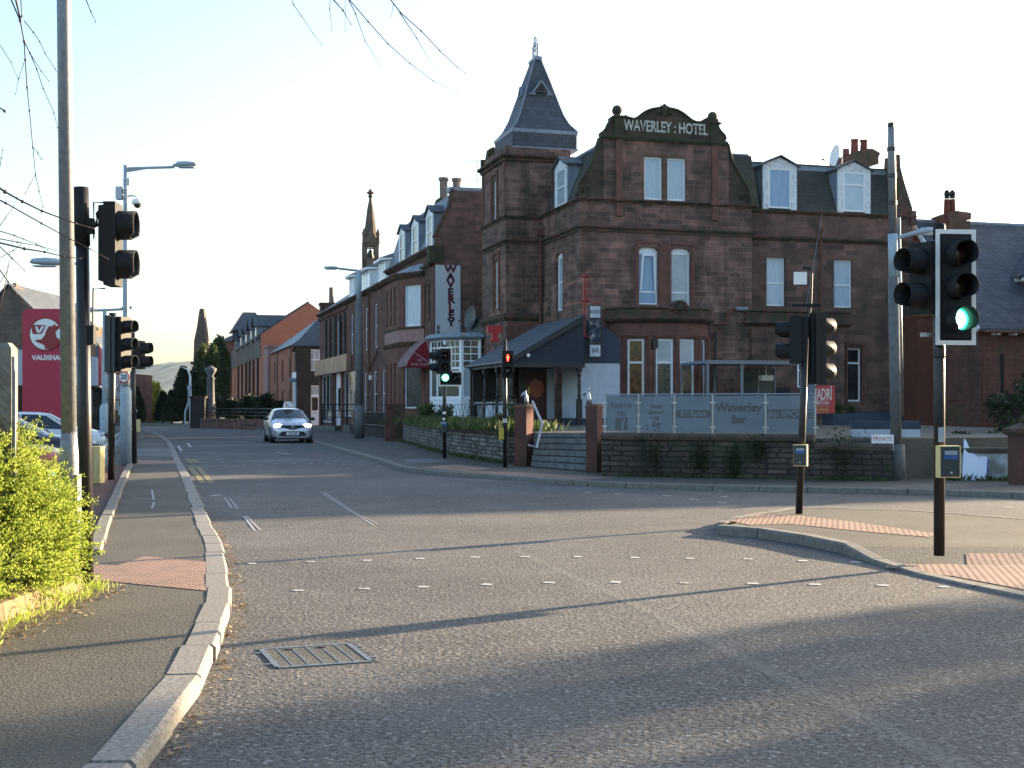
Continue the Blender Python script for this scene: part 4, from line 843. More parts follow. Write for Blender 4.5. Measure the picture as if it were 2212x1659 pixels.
b = X.mb(); b.hexa([(UR, 24.4, 8.5), (-3.6, 22.7, 8.5), (-3.6, 18.8, 8.5), (UR, 17.0, 8.5), (UR, 23.6, 8.95), (-2.8, 22.3, 8.9), (-2.8, 19.2, 8.9), (UR, 17.6, 8.95)]); b.build('bay_roof', M['lead'], X.root)
# awning
b = MB(); Aw = empty('shop_awning', (*wor(UR, 15.9), 3.5), A, 'red and soiled grey domed canvas awning with phone number over the tenement doorway', 'awning')
def awl(pts): return [(u - UR, v - 15.9, z - 3.5) for u, v, z in pts]
au0 = -3.75; b = MB(); prof = [(UR, 5.0), (-2.65, 4.98), (-3.0, 4.72), (-3.4, 4.3), (au0 + .05, 3.85), (au0, 3.62)]
for (p, q) in zip(prof, prof[1:]): b.poly(awl([(p[0], 15.1, p[1]), (q[0], 15.1, q[1]), (q[0], 17.6, q[1]), (p[0], 17.6, p[1])]))
b.build('canvas_front', M['awn_grey'], Aw)
b = MB(); b.poly(awl([(UR, 15.1, 3.62)] + [(u, 15.1, z) for u, z in prof])); b.poly(awl([(UR, 17.6, 3.62)] + [(u, 17.6, z) for u, z in prof])); ck2 = b.build('canvas_cheek', M['awn_red'], Aw)
b = MB(); n = 12
for i in range(n):
    a, c = UR + (au0 - UR) * i / n, UR + (au0 - UR) * (i + 1) / n; b.poly(awl([(a, 15.1, 3.62), (c, 15.1, 3.62), (c, 15.1, 3.56), ((a + c) / 2, 15.1, 3.5), (a, 15.1, 3.56)]))
b.build('scalloped_valance', M['awn_red'], Aw)
b = MB(); b.tube(awl([(UR, 15.08, 3.62), (-2.75, 15.08, 4.85)]), .012, 4); b.tube(awl([(UR + 0, 15.08, 3.65), (-3.38, 15.08, 4.28)]), .012, 4); b.build('awning_rib', M['refl_white'], Aw)
M['awtxt'] = mat('awning_lettering', (.6, .5, .5), .8)
text('TEL', .17, FM(-.68, -.82, .40), M['awtxt'], Aw); text('01387 254080', .155, FM(-.66, -.82, .2), M['awtxt'], Aw)

# ------------------------------------------------------------------ two storey row with shop
Rw = Bld('terraced_row', UR, 27.0, 'long two storey sandstone terrace with white bay dormers and wide orange stained shop fascia', 'building')
rs_, RL = seg(Rw, (UR, 56.9), (UR, 27.5))
def rv(v): return 56.9 - v
rh = []
for a, c in ((28.3, 27.6 ), (31.6, 30.8), (35.1, 34.3)): rh.append((rv(a), rv(c), 5.25, 7.92))
for a, c in ((40.9, 40.0), (45.9, 44.9), (47.4, 46.4), (51.1, 50.2)): rh.append((rv(a), rv(c), 5.25, 7.85))
for a, c in ((29.0, 28.2), (32.0, 30.9), (34.0, 33.2), (35.5, 34.7)): rh.append((rv(a), rv(c), 1.05, 3.8))
sh = [(rv(55.8), rv(49.9), .45, 4.1), (rv(48.6), rv(45.5), .2, 4.1), (rv(44.2), rv(38.6), .95, 4.1)]
b = MB(rs_); wall(b, 0, RL, 0, 9.2, rh + sh, rev=.3); b.build('street_wall', M['stone3'], Rw.root)
for h in rh: win(Rw, rs_, *h, pm='dark_pane', transoms=(.5,), y=.05)
for h in sh[::2]: win(Rw, rs_, *h, pm='dark_pane', mull=(.33, .66), y=.08, fr=.1, name='shop_window')
b = MB(rs_); b.box(sh[1][0], sh[1][1], .12, .2, .2, 4.1); d_ = b.build('door', M['upvc'], Rw.root)
b = MB(rs_); b.box(sh[1][0] + 1.0, sh[1][1] - .5, .10, .12, 1.0, 3.0); b.build('door_glass', M['dark_pane'], d_)
b = MB(rs_)
for a, c in ((52.9, 48.4), (47.9, 43.3)): 
    for q in (a, (a + c) / 2, c): b.box(rv(q) - .25, rv(q) + .25, -.12, .02, 5.0, 8.3)
b.build('dark_pilaster', M['dark_stone'], Rw.root)
b = MB(rs_)
for q in (56.4, 49.3, 44.8, 38.2): b.box(rv(q) - .3, rv(q) + .3, -.1, .02, 0, 4.1)
b.build('shopfront_pier', M['trim'], Rw.root)
b = MB(rs_); b.box(rv(57.1), rv(40.6), -.38, -.03, 4.1, 5.25); b.build('shop_fascia', M['fascia'], Rw.root)
b = MB(rs_)
for i in range(1, 6): x = rv(57.1) + 16.5 * i / 6; b.box(x - .015, x + .015, -.386, -.38, 4.12, 5.23)
b.build('fascia_joint', M['darkdoor'], Rw.root)
b = Rw.mb(); sweep(b, [(UR, 56.9), (UR, 27.2)], [(-.03, 8.72), (.1, 8.76), (.32, 8.9), (.32, 8.98), (-.03, 9.02)]); b.build('eaves_cornice', M['trim_dark'], Rw.root)
b = MB(rs_); 
for i in range(46): x = .2 + i * .31; b.box(x, x + .14, -.14, 0, 8.45, 8.7)
b.build('dentil', M['trim'], Rw.root)
b = Rw.mb(); b.hexa([(UR - .3, 27.2, 8.98), (5, 27.2, 8.98), (5, 56.9, 8.98), (UR - .3, 56.9, 8.98), (UR + 3.2, 27.2, 11.3), (UR + 3.3, 27.2, 11.3), (UR + 3.3, 56.9, 11.3), (UR + 3.2, 56.9, 11.3)]); b.build('roof', M['slate_blue'], Rw.root)
b = Rw.mb(); b.box(UR + .1, 5, 56.7, 57.1, 0, 8.9); b.prism([(UR, 8.9), (UR + 3.25, 11.3), (6, 9)], 'y', 56.8, 57.1); b.build('end_gable', M['stone2'], Rw.root)
b = Rw.mb(); b.box(UR + .02, UR + 2.6, 56.2, 57.3, 8.8, 9.75); b.box(UR - .05, UR + 2.7, 56.15, 57.35, 9.75, 9.95); ck = b.build('chimney', M['trim_dark'], Rw.root)
b = Rw.mb(); b.lathe(UR + .9, 56.7, [(.26, 9.9), (.2, 10.1), (.18, 11.1), (.22, 11.2)], 10); b.build('chimney_pot', M['potbuff'], ck)
for v0, v1, hh in ((26.9, 30.6, 10.2), (32.2, 36.9, 10.2), (38.5, 41.8, 10.35)):
    w0 = [(UR + .5, v1), (UR - .1, v1 - .7), (UR - .1, v0 + .9), (UR + .5, v0 + .15)]
    bb = Rw.mb(); bb.prism([(w0[0][0] + .02, w0[0][1] - .05)] + w0[1:3] + [(w0[3][0], w0[3][1]), (UR + 2, v0 + .15), (UR + 2, v1)], 'z', 8.95, 9.15); dm = bb.build('bay_dormer', M['upvc'], Rw.root)
    for p, q in zip(w0, w0[1:]):
        Mx, L = seg(Rw, p, q); win(Rw, Mx, 0, L, 9.12, hh - .02, 'net2' if L < 1.5 else 'net', mull=(.33, .66) if L > 1.5 else (), y=0, fr=.1).parent = dm
    bb = Rw.mb(); bb.box(UR + .52, UR + 2, v0 + .15, v0 + .2, 9.1, hh); bb.build('cheek', M['lead'], dm)
    bb = Rw.mb(); bb.prism([(w0[0][0], v1 + .25), (w0[1][0] - .28, v1 - .55), (w0[2][0] - .28, v0 + .75), (w0[3][0], v0 - .1), (UR + 2, v0 - .1), (UR + 2, v1 + .25)], 'z', hh, hh + .14); bb.build('fascia_board', M['upvc'], dm)
    bb = Rw.mb(); o_ = [(UR + 1.8, v1 + .3), (UR + .3, v1 + .3), (UR - .42, v1 - .55), (UR - .42, v0 + .75), (UR + .3, v0 - .15), (UR + 1.8, v0 - .15)]; i_ = [(UR + 1.9, v1 - .8), (UR + 1.1, v1 - .9), (UR + .8, v1 - 1.2), (UR + .8, v0 + 1.2), (UR + 1.1, v0 + .9), (UR + 1.9, v0 + .8)]
    bb.tube_rings([[(x, y, hh + .141) for x, y in o_], [(x, y, hh + .62) for x, y in i_]]); bb.build('dormer_roof', M['slate'], dm)
b = Rw.mb(); b.tube([(UR - .1, 33.2, 8.9), (UR - .1, 33.2, 3.9), (UR - .1, 33.2, 1.0)], .06, 6); b.tube([(UR - .1, 33.2, 3.9), (UR - .1, 30.2, 5.0)], .05, 6); b.tube([(UR - .1, 33.2, 3.9), (UR - .1, 36.0, 4.6)], .05, 6); b.tube([(UR - .05, 33.2, 8.9), (UR + .1, 33.4, 9.9)], .05, 6); b.build('drain_pipe', M['rust'], Rw.root)
b = MB(rs_); b.box(rv(32.9), rv(32.6), -.15, 0, 3.3, 3.6); b.build('wall_lamp', M['white'], Rw.root)

# corner building with white door
Wd = Bld('corner_house', UR, 57.5, 'two storey dark stone corner house with hipped slate roof and white glazed door', 'building')
wd = [(UR - .8, 66.1), (UR - .8, 66.0), (-3.5, 60.0), (-1.6, 57.5)]
P0c, P1c, P2c, P3c = (UR, 74.2), (UR, 66.2), (-3.45, 57.3), (-2.2, 57.1)
s1, L1 = seg(Wd, (UR, 74.2), (UR, 62.5)); s2, L2 = seg(Wd, (UR, 62.5), (-3.2, 60.8)); 
b = MB(s1); hh = [(74.2 - 73.4, 74.2 - 72.4, 4.75, 6.4), (74.2 - 68.3, 74.2 - 67.3, 4.7, 6.4), (74.2 - 68.6, 74.2 - 67.2, .9, 3.4)]; wall(b, 0, L1, 0, 6.8, hh)
b.build('side_wall', M['dark_stone'], Wd.root)
for h in hh: win(Wd, s1, *h, pm='dark_pane', transoms=(.5,), y=.04)
s3, L3 = seg(Wd, (-3.95, 62.5), (-1.2, 62.5)); b = MB(s3)
def WX(px, py): u, z = FR(459 + .2116 * px, 621 + .2116 * py, 62.5); return u + 3.95, z
w_a, w_b = WX(990, 850), WX(1098, 632); d_a, d_b = WX(990, 1412), WX(1104, 1000)
hh = [(w_a[0], w_b[0], w_a[1], w_b[1]), (d_a[0], d_b[0], .02, d_b[1])]; wall(b, 0.3, L3 + 6, 0, 6.75, hh); b.build('front_wall', M['dark_stone'], Wd.root)
win(Wd, s3, *hh[0], pm='net2', transoms=(.52,), mull=(.5,), y=.05, fr=.1)
dw = win(Wd, s3, d_a[0], d_b[0], 2.6, d_b[1], pm='net2', y=.05, fr=.1); b = MB(s3); b.box(d_a[0], d_b[0], .05, .12, .05, 2.6); d_ = b.build('door', M['upvc'], Wd.root)
b = MB(s3); b.box(d_a[0] + .22, d_b[0] - .22, .035, .05, 1.35, 2.45); b.build('door_glass', M['dark_pane'], d_); b = MB(s3); b.box(d_a[0] + .4, d_b[0] - .4, .03, .05, 1.12, 1.2); b.build('letterbox', M['black'], d_)
text('◎', .3, Wd.world(FM(-2.6, 62.53, 3.3)), M['black'], dw) if False else None
b = Wd.mb(); b.box(-3.65, UR, 62.52, 62.6, 0, 6.75); b.build('corner_wall', M['dark_stone'], Wd.root)
b = Wd.mb(); b.hexa([(-3.9, 62.3, 6.75), (3.5, 62.3, 6.75), (3.5, 74.3, 6.75), (UR - .3, 74.3, 6.75), (-.6, 66.0, 10.2), (2.5, 66, 10.2), (2.5, 74.3, 10.0), (1.5, 74.3, 10.0)]); b.build('hipped_roof', M['slate'], Wd.root)
b = Wd.mb(); x0, z0 = FR(459 + .2116 * 830, 621 + .2116 * 945, 70); b.ball((UR - .5, 70, z0), .42, 12, (1.4, .25, .45)); b.build('oval_sign', M['grey_label'], Wd.root)
b = Wd.mb()
for v in (72.6, 70.2): b.box(UR - .28, UR - .02, v, v + .7, 0, 4.2)
b.box(UR - .35, UR, 69.9, 73.5, 4.2, 4.8); b.build('white_porch_column', M['upvc'], Wd.root)
text('BOTAGES ROAD', .2, Wd.world(FM(-2.9, 62.49, 4.45)), M['white'], Wd.root) if False else None
b = Wd.mb(); b.box(-3.3, -2.2, 62.46, 62.5, 4.28, 4.5); b.build('street_name_plate', M['black'], Wd.root)

# mid brick block with blue slates
Mb = Bld('low_brick_block', UR, 75, 'two storey orange brick block with blue slate roof between corner house and tall gable', 'building')
s1, L1 = seg(Mb, (UR, 103), (UR, 74.3)); b = MB(s1); hh = [(103 - v - 1.3, 103 - v, z0, z1) for v in (78, 84.5, 92) for z0, z1 in ((1.0, 3.3), (4.2, 6.4))]; wall(b, 0, L1, 0, 7.5, hh); b.build('street_wall', M['brick'], Mb.root)
for h in hh: win(Mb, s1, *h, pm='dark_pane', frm='wood', y=.08)
b = Mb.mb(); b.hexa([(UR - .3, 74.3, 7.4), (8, 74.3, 7.4), (8, 97.5, 7.4), (UR - .3, 97.5, 7.4), (UR + 5, 74.3, 11.3), (UR + 5.2, 74.3, 11.3), (UR + 5.2, 97.5, 11.3), (UR + 5, 97.5, 11.3)]); b.build('roof', M['slate_blue'], Mb.root)
b = Mb.mb(); b.box(UR - .25, 3, 98, 103, 0, 8.25); b.box(UR - .35, 3.1, 97.9, 103.1, 8.25, 8.5); b.build('stair_tower', M['pinkpaint'], Mb.root); b = Mb.mb(); b.box(UR - .2, 3, 103.1, 108.9, 0, 7.6); b.build('sun_block_wall', M['brick'], Mb.root)  # last box added to stop sun streaks between stair tower and tall gable
b = Mb.mb(); b.box(UR - .1, UR + .02, 77.2, 77.5, 0, 7.4); b.box(UR - .1, UR + .02, 89.8, 90.1, 0, 7.4); b.build('drain_pipe', M['black'], Mb.root)
b = Mb.mb(); b.box(UR + .01, 8, 74.31, 74.4, 0, 7.4); b.build('end_wall', M['brick'], Mb.root)

# apartment block
Ap = Bld('brick_apartments', UR, 109, 'tall orange brick apartment block with broad blank gable and row of slated dormers', 'apartments')
def AX(px, py, v=109): return FR(459 + .2116 * px, 621 + .2116 * py, v)
e0, ap, e1 = AX(495, 480), AX(985, 155), AX(1200, 330)
b = Ap.mb(); b.prism([(e0[0], 0), e0, ap, (ap[0] + (ap[0] - e0[0]), e0[1]), (ap[0] + (ap[0] - e0[0]), 0)], 'y', 109, 109.4); b.build('gable_wall', M['brick'], Ap.root)
b = Ap.mb(); b.hexa([(e0[0] - .4, 109.2, e0[1] - .35), (ap[0], 109.2, ap[1]), (ap[0], 150, ap[1]), (e0[0] - .4, 150, e0[1] - .35), (e0[0] - .4, 109.2, e0[1] - .05), (ap[0], 109.2, ap[1] + .25), (ap[0], 150, ap[1] + .25), (e0[0] - .4, 150, e0[1] - .05)]); b.build('roof', M['slate'], Ap.root)
uA = e0[0]; s1, L1 = seg(Ap, (uA, 168), (uA, 109)); b = MB(s1)
hh = [(168 - v - 1.3, 168 - v, z0, z1) for v in (113, 119, 125, 131, 138, 145, 152) for z0, z1 in ((1.0, 3.4), (4.0, 6.6))]; wall(b, 0, L1, 0, 7.6, hh); b.build('street_wall', M['brick'], Ap.root)
for h in hh: win(Ap, s1, *h, pm='dark_pane', frm='wood', y=.1)
b = MB(s1); b.box(0, L1 - .1, -.1, .1, 7.6, e0[1]); b.build('timber_storey', noisy('grey_brown_cladding', (.10, .075, .07), (.14, .105, .095), 2, bump=.1), Ap.root)
b = MB(s1)
for v in (112, 118, 124, 130, 137, 144): b.box(168 - v - .15, 168 - v + .15, -.25, .0, 0, 7.6)
b.build('drain_pipe', M['black'], Ap.root)
for v in (112, 119, 127, 136, 146):
    r_ = dormer(Ap, s1, 168 - v - 3.2, 168 - v, e0[1] - .6, e0[1] + 1.2, e0[1] + 2.6, 5, y=-.25, pm='net2', transoms=(), frm='wood', face=.5, over=.4)
b = Ap.mb(); c_ = FR(459 + .2116 * 365, 621 + .2116 * 258, 150); q0 = FR(459 + .2116 * 190, 621 + .2116 * 450, 150); q1 = FR(459 + .2116 * 530, 621 + .2116 * 450, 150)
b.hexa([(q0[0], 146, q0[1]), (q1[0], 146, q0[1]), (q1[0], 156, q0[1]), (q0[0], 156, q0[1]), (c_[0] - .8, 149, c_[1]), (c_[0] + 1.0, 149, c_[1]), (c_[0] + 1.0, 152, c_[1]), (c_[0] - .8, 152, c_[1])]); b.build('pyramid_roof', M['slate'], Ap.root)
q0 = FR(459 + .2116 * 100, 621 + .2116 * 550, 160); b = Ap.mb(); b.box(q0[0], q0[0] + 4, 160, 166, 0, q0[1]); b.build('end_tower', M['brick2'], Ap.root)
b = Ap.mb(); b.hexa([(q0[0] - .5, 159.5, q0[1]), (q0[0] + 4.5, 159.5, q0[1]), (q0[0] + 4.5, 166.5, q0[1]), (q0[0] - .5, 166.5, q0[1]), (q0[0] + 3, 162, q0[1] + 1.8), (q0[0] + 4, 162, q0[1] + 1.8), (q0[0] + 4, 164, q0[1] + 1.8), (q0[0] + 3, 164, q0[1] + 1.8)]); b.build('end_tower_roof', M['slate'], Ap.root)

# ------------------------------------------------------------------ churches
def church_spire(name, label, Yd, pts, extra):
    pass
Yc = 135.0
def C(px, py, Y=Yc): return ((px - 1106) / 2808 * Y, 1.6 + (880 - py) / 2808 * Y)
cxp = C(800, 500)[0]
S = empty('church_belfry', (cxp, Yc, 0), R(12), 'slender stone spire with open belfry and hanging bell rising behind the terrace', 'church spire')
def hz_(py): return 1.6 + (880 - py) / 2808 * Yc
def hw_(d): return d / 2808 * Yc / 2
b = MB(); w2 = hw_(36) * .93; zt, zb = hz_(524), hz_(600)
for sx in (-1, 1):
    for sy in (-1, 1): b.box(sx * w2, sx * (w2 - .42), sy * w2, sy * (w2 - .42), 0, zt)
b.box(-w2, w2, -w2, w2, 0, hz_(560)); b.box(-w2, w2, -w2, w2, hz_(533), zt); b.build('belfry', M['old_church'], S)
b = MB(); n = 8; ra = hw_(30) * 1.05
b.tube_rings([[(r_ * math.cos(k * math.pi / 4 + math.pi / 8), r_ * math.sin(k * math.pi / 4 + math.pi / 8), z) for k in range(8)] for r_, z in ((ra, zt), (ra * .82, hz_(495)), (ra * .45, hz_(450)), (.14, hz_(430)))]); b.build('spire', M['old_church'], S)
b = MB(); b.lathe(0, 0, [(.14, hz_(430)), (.16, hz_(428)), (.26, hz_(424)), (.14, hz_(421)), (.42, hz_(417)), (.3, hz_(414)), (.12, hz_(413)), (.2, hz_(411)), (.03, hz_(408))], 8); b.build('finial', M['trim_dark'], S)
for sx in (-1, 1):
    b = MB(); b.lathe(sx * w2 * .9, -w2 * .9, [(.2, zt - .3), (.18, hz_(510)), (.25, hz_(508)), (.04, hz_(495))], 6); b.build('corner_pinnacle', M['old_church'], S)
b = MB(); b.prism([(-.7, zt - .1), (.7, zt - .1), (0, zt + 1.5)], 'y', -w2 - .1, 0); b.build('spire_gablet', M['old_church'], S)
b = MB(); zb = hz_(538); b.lathe(0, 0, [(.42, zb - .95), (.36, zb - .75), (.25, zb - .3), (.12, zb - .1), (.02, zb)], 12); b.box(-w2 + .3, w2 - .3, -.05, .05, zb, zb + .12); b.build('bell', M['black'], S)
Yr = 190.0
S = empty('truncated_spire', ((434 - 1106) / 2808 * Yr, Yr, 0), 0, 'weathered stone church spire with cut off top above the trees by the brick apartments', 'church spire')
def PX(x): return (x - 434) / 2808 * Yr
def PZ(y): return 1.6 + (880 - y) / 2808 * Yr
b = MB(); 
b.tube_rings([[(PX(x0), -s_, PZ(y)), (PX(x1), -s_, PZ(y)), (PX(x1), s_, PZ(y)), (PX(x0), s_, PZ(y))] for x0, x1, s_, y in ((420, 450, 1.2, 905), (420, 449, 1.2, 800), (422, 449, 1.1, 782), (423, 448, 1.1, 735))]); b.build('tower', M['old_church'], S)
b = MB(); b.tube_rings([[(PX(x0), -s_, PZ(y)), (PX(x1), -s_, PZ(y)), (PX(x1), s_, PZ(y)), (PX(x0), s_, PZ(y))] for x0, x1, s_, y in ((423, 448, 1.0, 735), (428, 445.5, .8, 708), (431.5, 442.5, .5, 675), (433, 441, .4, 667))]); b.build('spire', M['old_church'], S)
b = MB(); b.box(PX(441), PX(447), -1.0, -.3, PZ(722), PZ(698)); b.box(PX(416), PX(424), -1.3, 1.3, PZ(788), PZ(782)); b.build('lucarne', M['old_church'], S)

# ------------------------------------------------------------------ street wall, terrace, steps
def wpt(x, y, z=.1): return G(x, y, z)
WL = [(-5.2, 60.5), (-4.6, 56.0), (-3.35, 49.0), (-2.3, 43.0), (-1.15, 38.2), (-.12, 34.6)]
WR = [(1.97, 28.6), (4.0, 27.7), (6.25, 26.9)]; WR2 = [(6.25, 26.9), (7.75, 26.45)]
def stonewall(name, path, zt, label, m='rubble', cop=.14, th=.32, out=.05):
    T = empty(name, (*path[0], 0), 0, label, 'wall'); off = Matrix.Translation((-path[0][0], -path[0][1], 0))
    b = MB(off); sweep(b, path, [(0, -.05), (0, zt - cop), (-th, zt - cop), (-th, -.05)]); b.build('masonry', M[m], T)
    b = MB(off); sweep(b, path, [(out, zt - cop), (out + .02, zt - cop * .4), (0, zt), (-th, zt), (-th - out, zt - cop * .4), (-th - out, zt - cop)]); b.build('coping', M['coping'], T)
    return T
stonewall('rubble_wall', WL, .99, 'pale mossy rubble wall with rounded coping below the glazed bay garden', 'rubble_grey')
stonewall('rubble_wall', WR, 1.04, 'tall dark rubble wall carrying the frosted glass balustrade', 'rubble')
stonewall('rubble_wall', WR2, .86, 'lower stretch of dark rubble wall between balustrade end and lamp column', 'rubble')
b = MB(); b.prism([(-5.0, 59), (-4.3, 56.0), (-3.05, 49.0), (-2.0, 43.2), (-.85, 38.3), (.2, 34.9), (.65, 33.6), (1.85, 33.3), (2.4, 30.5), (2.1, 28.95), (4.1, 28.05), (6.2, 27.25), (7.8, 27.0), (16, 30.5), (14.5, 55), (-4, 62)], 'z', -.04, .95); structure('terrace_ground', b, M['pave'])
T = empty('stone_steps', (1.1, 32, 0), 0, 'worn pale stone steps climbing between the two gate pillars', 'steps')
b = MB(Matrix.Translation((-1.1, -32, 0))); n = 6; lo = ((.48, 32.55), (1.76, 30.2)); hi = ((.62, 33.5), (1.9, 33.2))
for i in range(n):
    t = i / n; a = (lo[0][0] + (hi[0][0] - lo[0][0]) * t, lo[0][1] + (hi[0][1] - lo[0][1]) * t); c = (lo[1][0] + (hi[1][0] - lo[1][0]) * t, lo[1][1] + (hi[1][1] - lo[1][1]) * t)
    z = .1 + (i + 1) * (.955 - .1) / n; h1, h2 = (hi[0][0] + .02, hi[0][1] + .3), (hi[1][0] + .05, hi[1][1] + .3)
    b.hexa([(*a, -.02), (*c, -.02), (*h2, -.02), (*h1, -.02), (*a, z), (*c, z), (*h2, z), (*h1, z)])
    if i: pass
b.build('treads', M['step'], T); b = MB(Matrix.Translation((-1.1, -32, 0)))
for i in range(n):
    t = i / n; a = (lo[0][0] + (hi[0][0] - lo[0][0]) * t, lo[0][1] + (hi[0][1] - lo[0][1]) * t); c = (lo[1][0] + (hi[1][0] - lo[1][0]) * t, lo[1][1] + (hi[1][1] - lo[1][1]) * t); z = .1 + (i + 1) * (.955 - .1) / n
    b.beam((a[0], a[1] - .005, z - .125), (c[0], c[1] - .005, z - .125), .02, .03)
b.build('riser_shade_strip', M['dark_stone'], T)  # solid dark strips stand in for the shade line at each riser
b = MB(Matrix.Translation((-1.1, -32, 0))); b.tube([(.52, 33.0, 1.75), (.75, 32.2, 1.2), (.6, 31.9, .62), (.42, 32.3, .66)], .03, 8); b.build('handrail', M['steel'], T)
M['pillar'] = brickish('flaking_red_pillar', (.15, .06, .05), (.13, .05, .042), (.12, .05, .04), 3, 3, .001, stain=(.05, .035, .03), stain_amt=.7, green=(.07, .075, .05), nscale=2.2)
for px0, px1, py, lab in ((1115, 1149, 1007, 'red painted stone gate pillar between pedestrian signal and hotel steps'), (1269, 1300, 1021, 'red painted stone gate pillar between hotel steps and glass balustrade')):
    x, y = G((px0 + px1) / 2, py, .1); hw = (px1 - px0) / 2 / 2808 * y
    T = empty('gate_pillar', (x, y + hw, .08), R(-28), lab, 'pillar', 'pillars beside the hotel steps'); b = MB(); b.box(-hw * .85, hw * .85, -hw, hw, 0, 1.5); b.build('shaft', M['pillar'], T)
    b = MB(); b.tube_rings([[(sx * hw * .92 * k, sy * hw * 1.05 * k, z) for sx, sy in ((-1, -1), (1, -1), (1, 1), (-1, 1))] for k, z in ((1, 1.501), (1, 1.55), (.8, 1.6))]); b.build('cap', M['trim_dark'], T)
    Hh = empty('horse_ornament', (x + (.06 if px0 < 1200 else -.12), y + hw, 1.68), R(20 if px0 < 1200 else -20), 'small silver horse head ornament on the gate pillar by the %s' % ('pedestrian signal' if px0 < 1200 else 'glass balustrade'), 'ornament', 'horse heads on the gate pillars')
    b = MB(); b.tube([(0, 0, 0), (0, 0, .12), (-.02, 0, .22), (-.05, 0, .30)], [.07, .055, .05, .045], 8); b.tube([(-.01, 0, .30), (-.08, 0, .27), (-.14, 0, .2)], [.045, .038, .024], 8); b.tube([(0, .02, .3), (0, .03, .37)], [.015, .004], 5); b.tube([(0, -.02, .3), (0, -.03, .37)], [.015, .004], 5); b.build('head', M['steel'], Hh, True)

# glass balustrade
bxs = [1302.5, 1375.6, 1453.5, 1536.2, 1650.9, 1759]
def on_wall(px):    # point on the wall line at that bearing
    for (a, c) in zip(WR, WR[1:] + [(WR[-1][0] + 1, WR[-1][1] - .36)]):
        k = (px - 1106) / 2808; dx, dy = c[0] - a[0], c[1] - a[1]; t = (k * a[1] - a[0]) / (dx - k * dy)
        if t <= 1.0001 or c[0] > 7: return Vector((a[0] + dx * t, a[1] + dy * t, 0))
P_ = [on_wall(x) + Vector((.05, .14, 0)) for x in bxs]
GB = empty('glass_balustrade', (P_[0].x, P_[0].y, 1.04), 0, 'frosted glass balustrade with steel posts and pub lettering on the rubble wall', 'balustrade'); o0 = Vector((P_[0].x, P_[0].y, 1.04))
Zg = .84
for i, p in enumerate(P_):
    q = p - Vector((o0.x, o0.y, 0)); b = MB(); b.box(q.x - .02, q.x + .02, q.y - .02, q.y + .02, 0, Zg); b.build('post', M['steel'], GB)
    b = MB()
    for z in (.14, .66):
        d = (P_[min(i + 1, 5)] - P_[max(i - 1, 0)]).normalized()
        b.beam(q + Vector((0, -.03, z)) - d * .06, q + Vector((0, -.03, z)) + d * .06, .03, .035)
    b.build('glass_clamp', M['steel'], GB)
txts = [[('Find Us', .155, .24, .6), ('On', .15, .24, .42)], [('Food', .12, 0, .58), ('Served', .12, 0, .45), ('All', .12, 0, .32), ('Day', .12, 0, .2)], [], [('Waverley', .25, 0, .55), ('Bar', .22, 0, .3)], []]
for i in range(5):
    a, c = P_[i] - o0, P_[i + 1] - o0; d = (c - a); L = math.hypot(d.x, d.y); an = math.atan2(d.y, d.x); a.z = 0
    Mx = Matrix.Translation((a.x, a.y, 0)) @ Matrix.Rotation(an, 4, 'Z')
    b = MB(Mx); b.box(.035, L - .035, -.005, .005, .03, Zg - .03); pn = b.build('glass_panel', M['frost'], GB)
    b = MB(Mx); b.tube([(0, 0, Zg), (L, 0, Zg)], .018, 6); b.build('top_rail', M['steel'], GB)
    TM = lambda x, z: Mx @ Matrix.Translation((x, -.009, z)) @ Matrix.Rotation(R(90), 4, 'X')
    for s, sz, _, z in txts[i]: text(s, sz, TM(L / 2, z), M['frost_mark'], pn, bold=.004 if i != 3 else .012, ext=.001)
    if i == 0:
        b = MB(Mx); b.box(L / 2 - .14, L / 2 + .14, -.009, -.007, .06, .33); b.build('logo_square', M['frost_mark'], pn)
        text('f', .34, Mx @ Matrix.Translation((L / 2 + .03, -.012, .16)) @ Matrix.Rotation(R(90), 4, 'X'), M['frost'], pn, bold=.012, ext=.001)
    if i in (2, 4):
        w_ = L * .46; b = MB(Mx); h_ = .085
        if i == 2: b.prism([(L / 2 + s_ * (w_ - h_) + h_ * math.cos(t), .42 + h_ * math.sin(t)) for s_, t in [(1, k * math.pi / 8 - math.pi / 2) for k in range(9)] + [(-1, k * math.pi / 8 + math.pi / 2) for k in range(9)]], 'y', -.009, -.007)
        else: b.box(L / 2 - w_, L / 2 + w_, -.009, -.007, .33, .52)
        b.build('logo_plate', M['frost_mark'], pn)
        text('BT Sport' if i == 2 else 'sky SPORTS', .155 if i == 2 else .2, Mx @ Matrix.Translation((L / 2, -.012, .42)) @ Matrix.Rotation(R(90), 4, 'X'), M['frost'], pn, bold=.005, ext=.001)

# smoking shelter
Sh = Bld('smoking_shelter', 3.4, -3.6, 'galvanised steel frame shelter with flat roof and smoked glass beside the bow window', 'shelter', z=.95)
def sf(px, py, v): return FR(px, py, v)
x0, x1 = sf(1527, 783, -4)[0], sf(1735, 790, -4)[0]; xm = sf(1601, 778, -4)[0]; zt = 3.28
b = Sh.mb(); b.box(x0, x1, -4, -1.6, zt - .08, zt); b.box(x0 + .05, x1 - .05, -3.9, -1.7, zt + .001, zt + .03); b.build('roof', M['lead'], Sh.root)
b = Sh.mb()
for x in (x0, xm, x1 - .08): b.box(x, x + .09, -4.0, -3.9, .95, zt - .08); b.box(x, x + .07, -1.7, -1.6, .95, zt - .08)
b.box(x0, x1, -4.03, -4.0, zt - .1, zt + .04); b.build('frame', M['galv'], Sh.root)
b = Sh.mb(); b.box(5.9, 7.35, -1.75, -1.72, 1.1, 3.1); b.build('smoked_glass', mat('smoked_glass', (.05, .075, .08), .15), Sh.root)
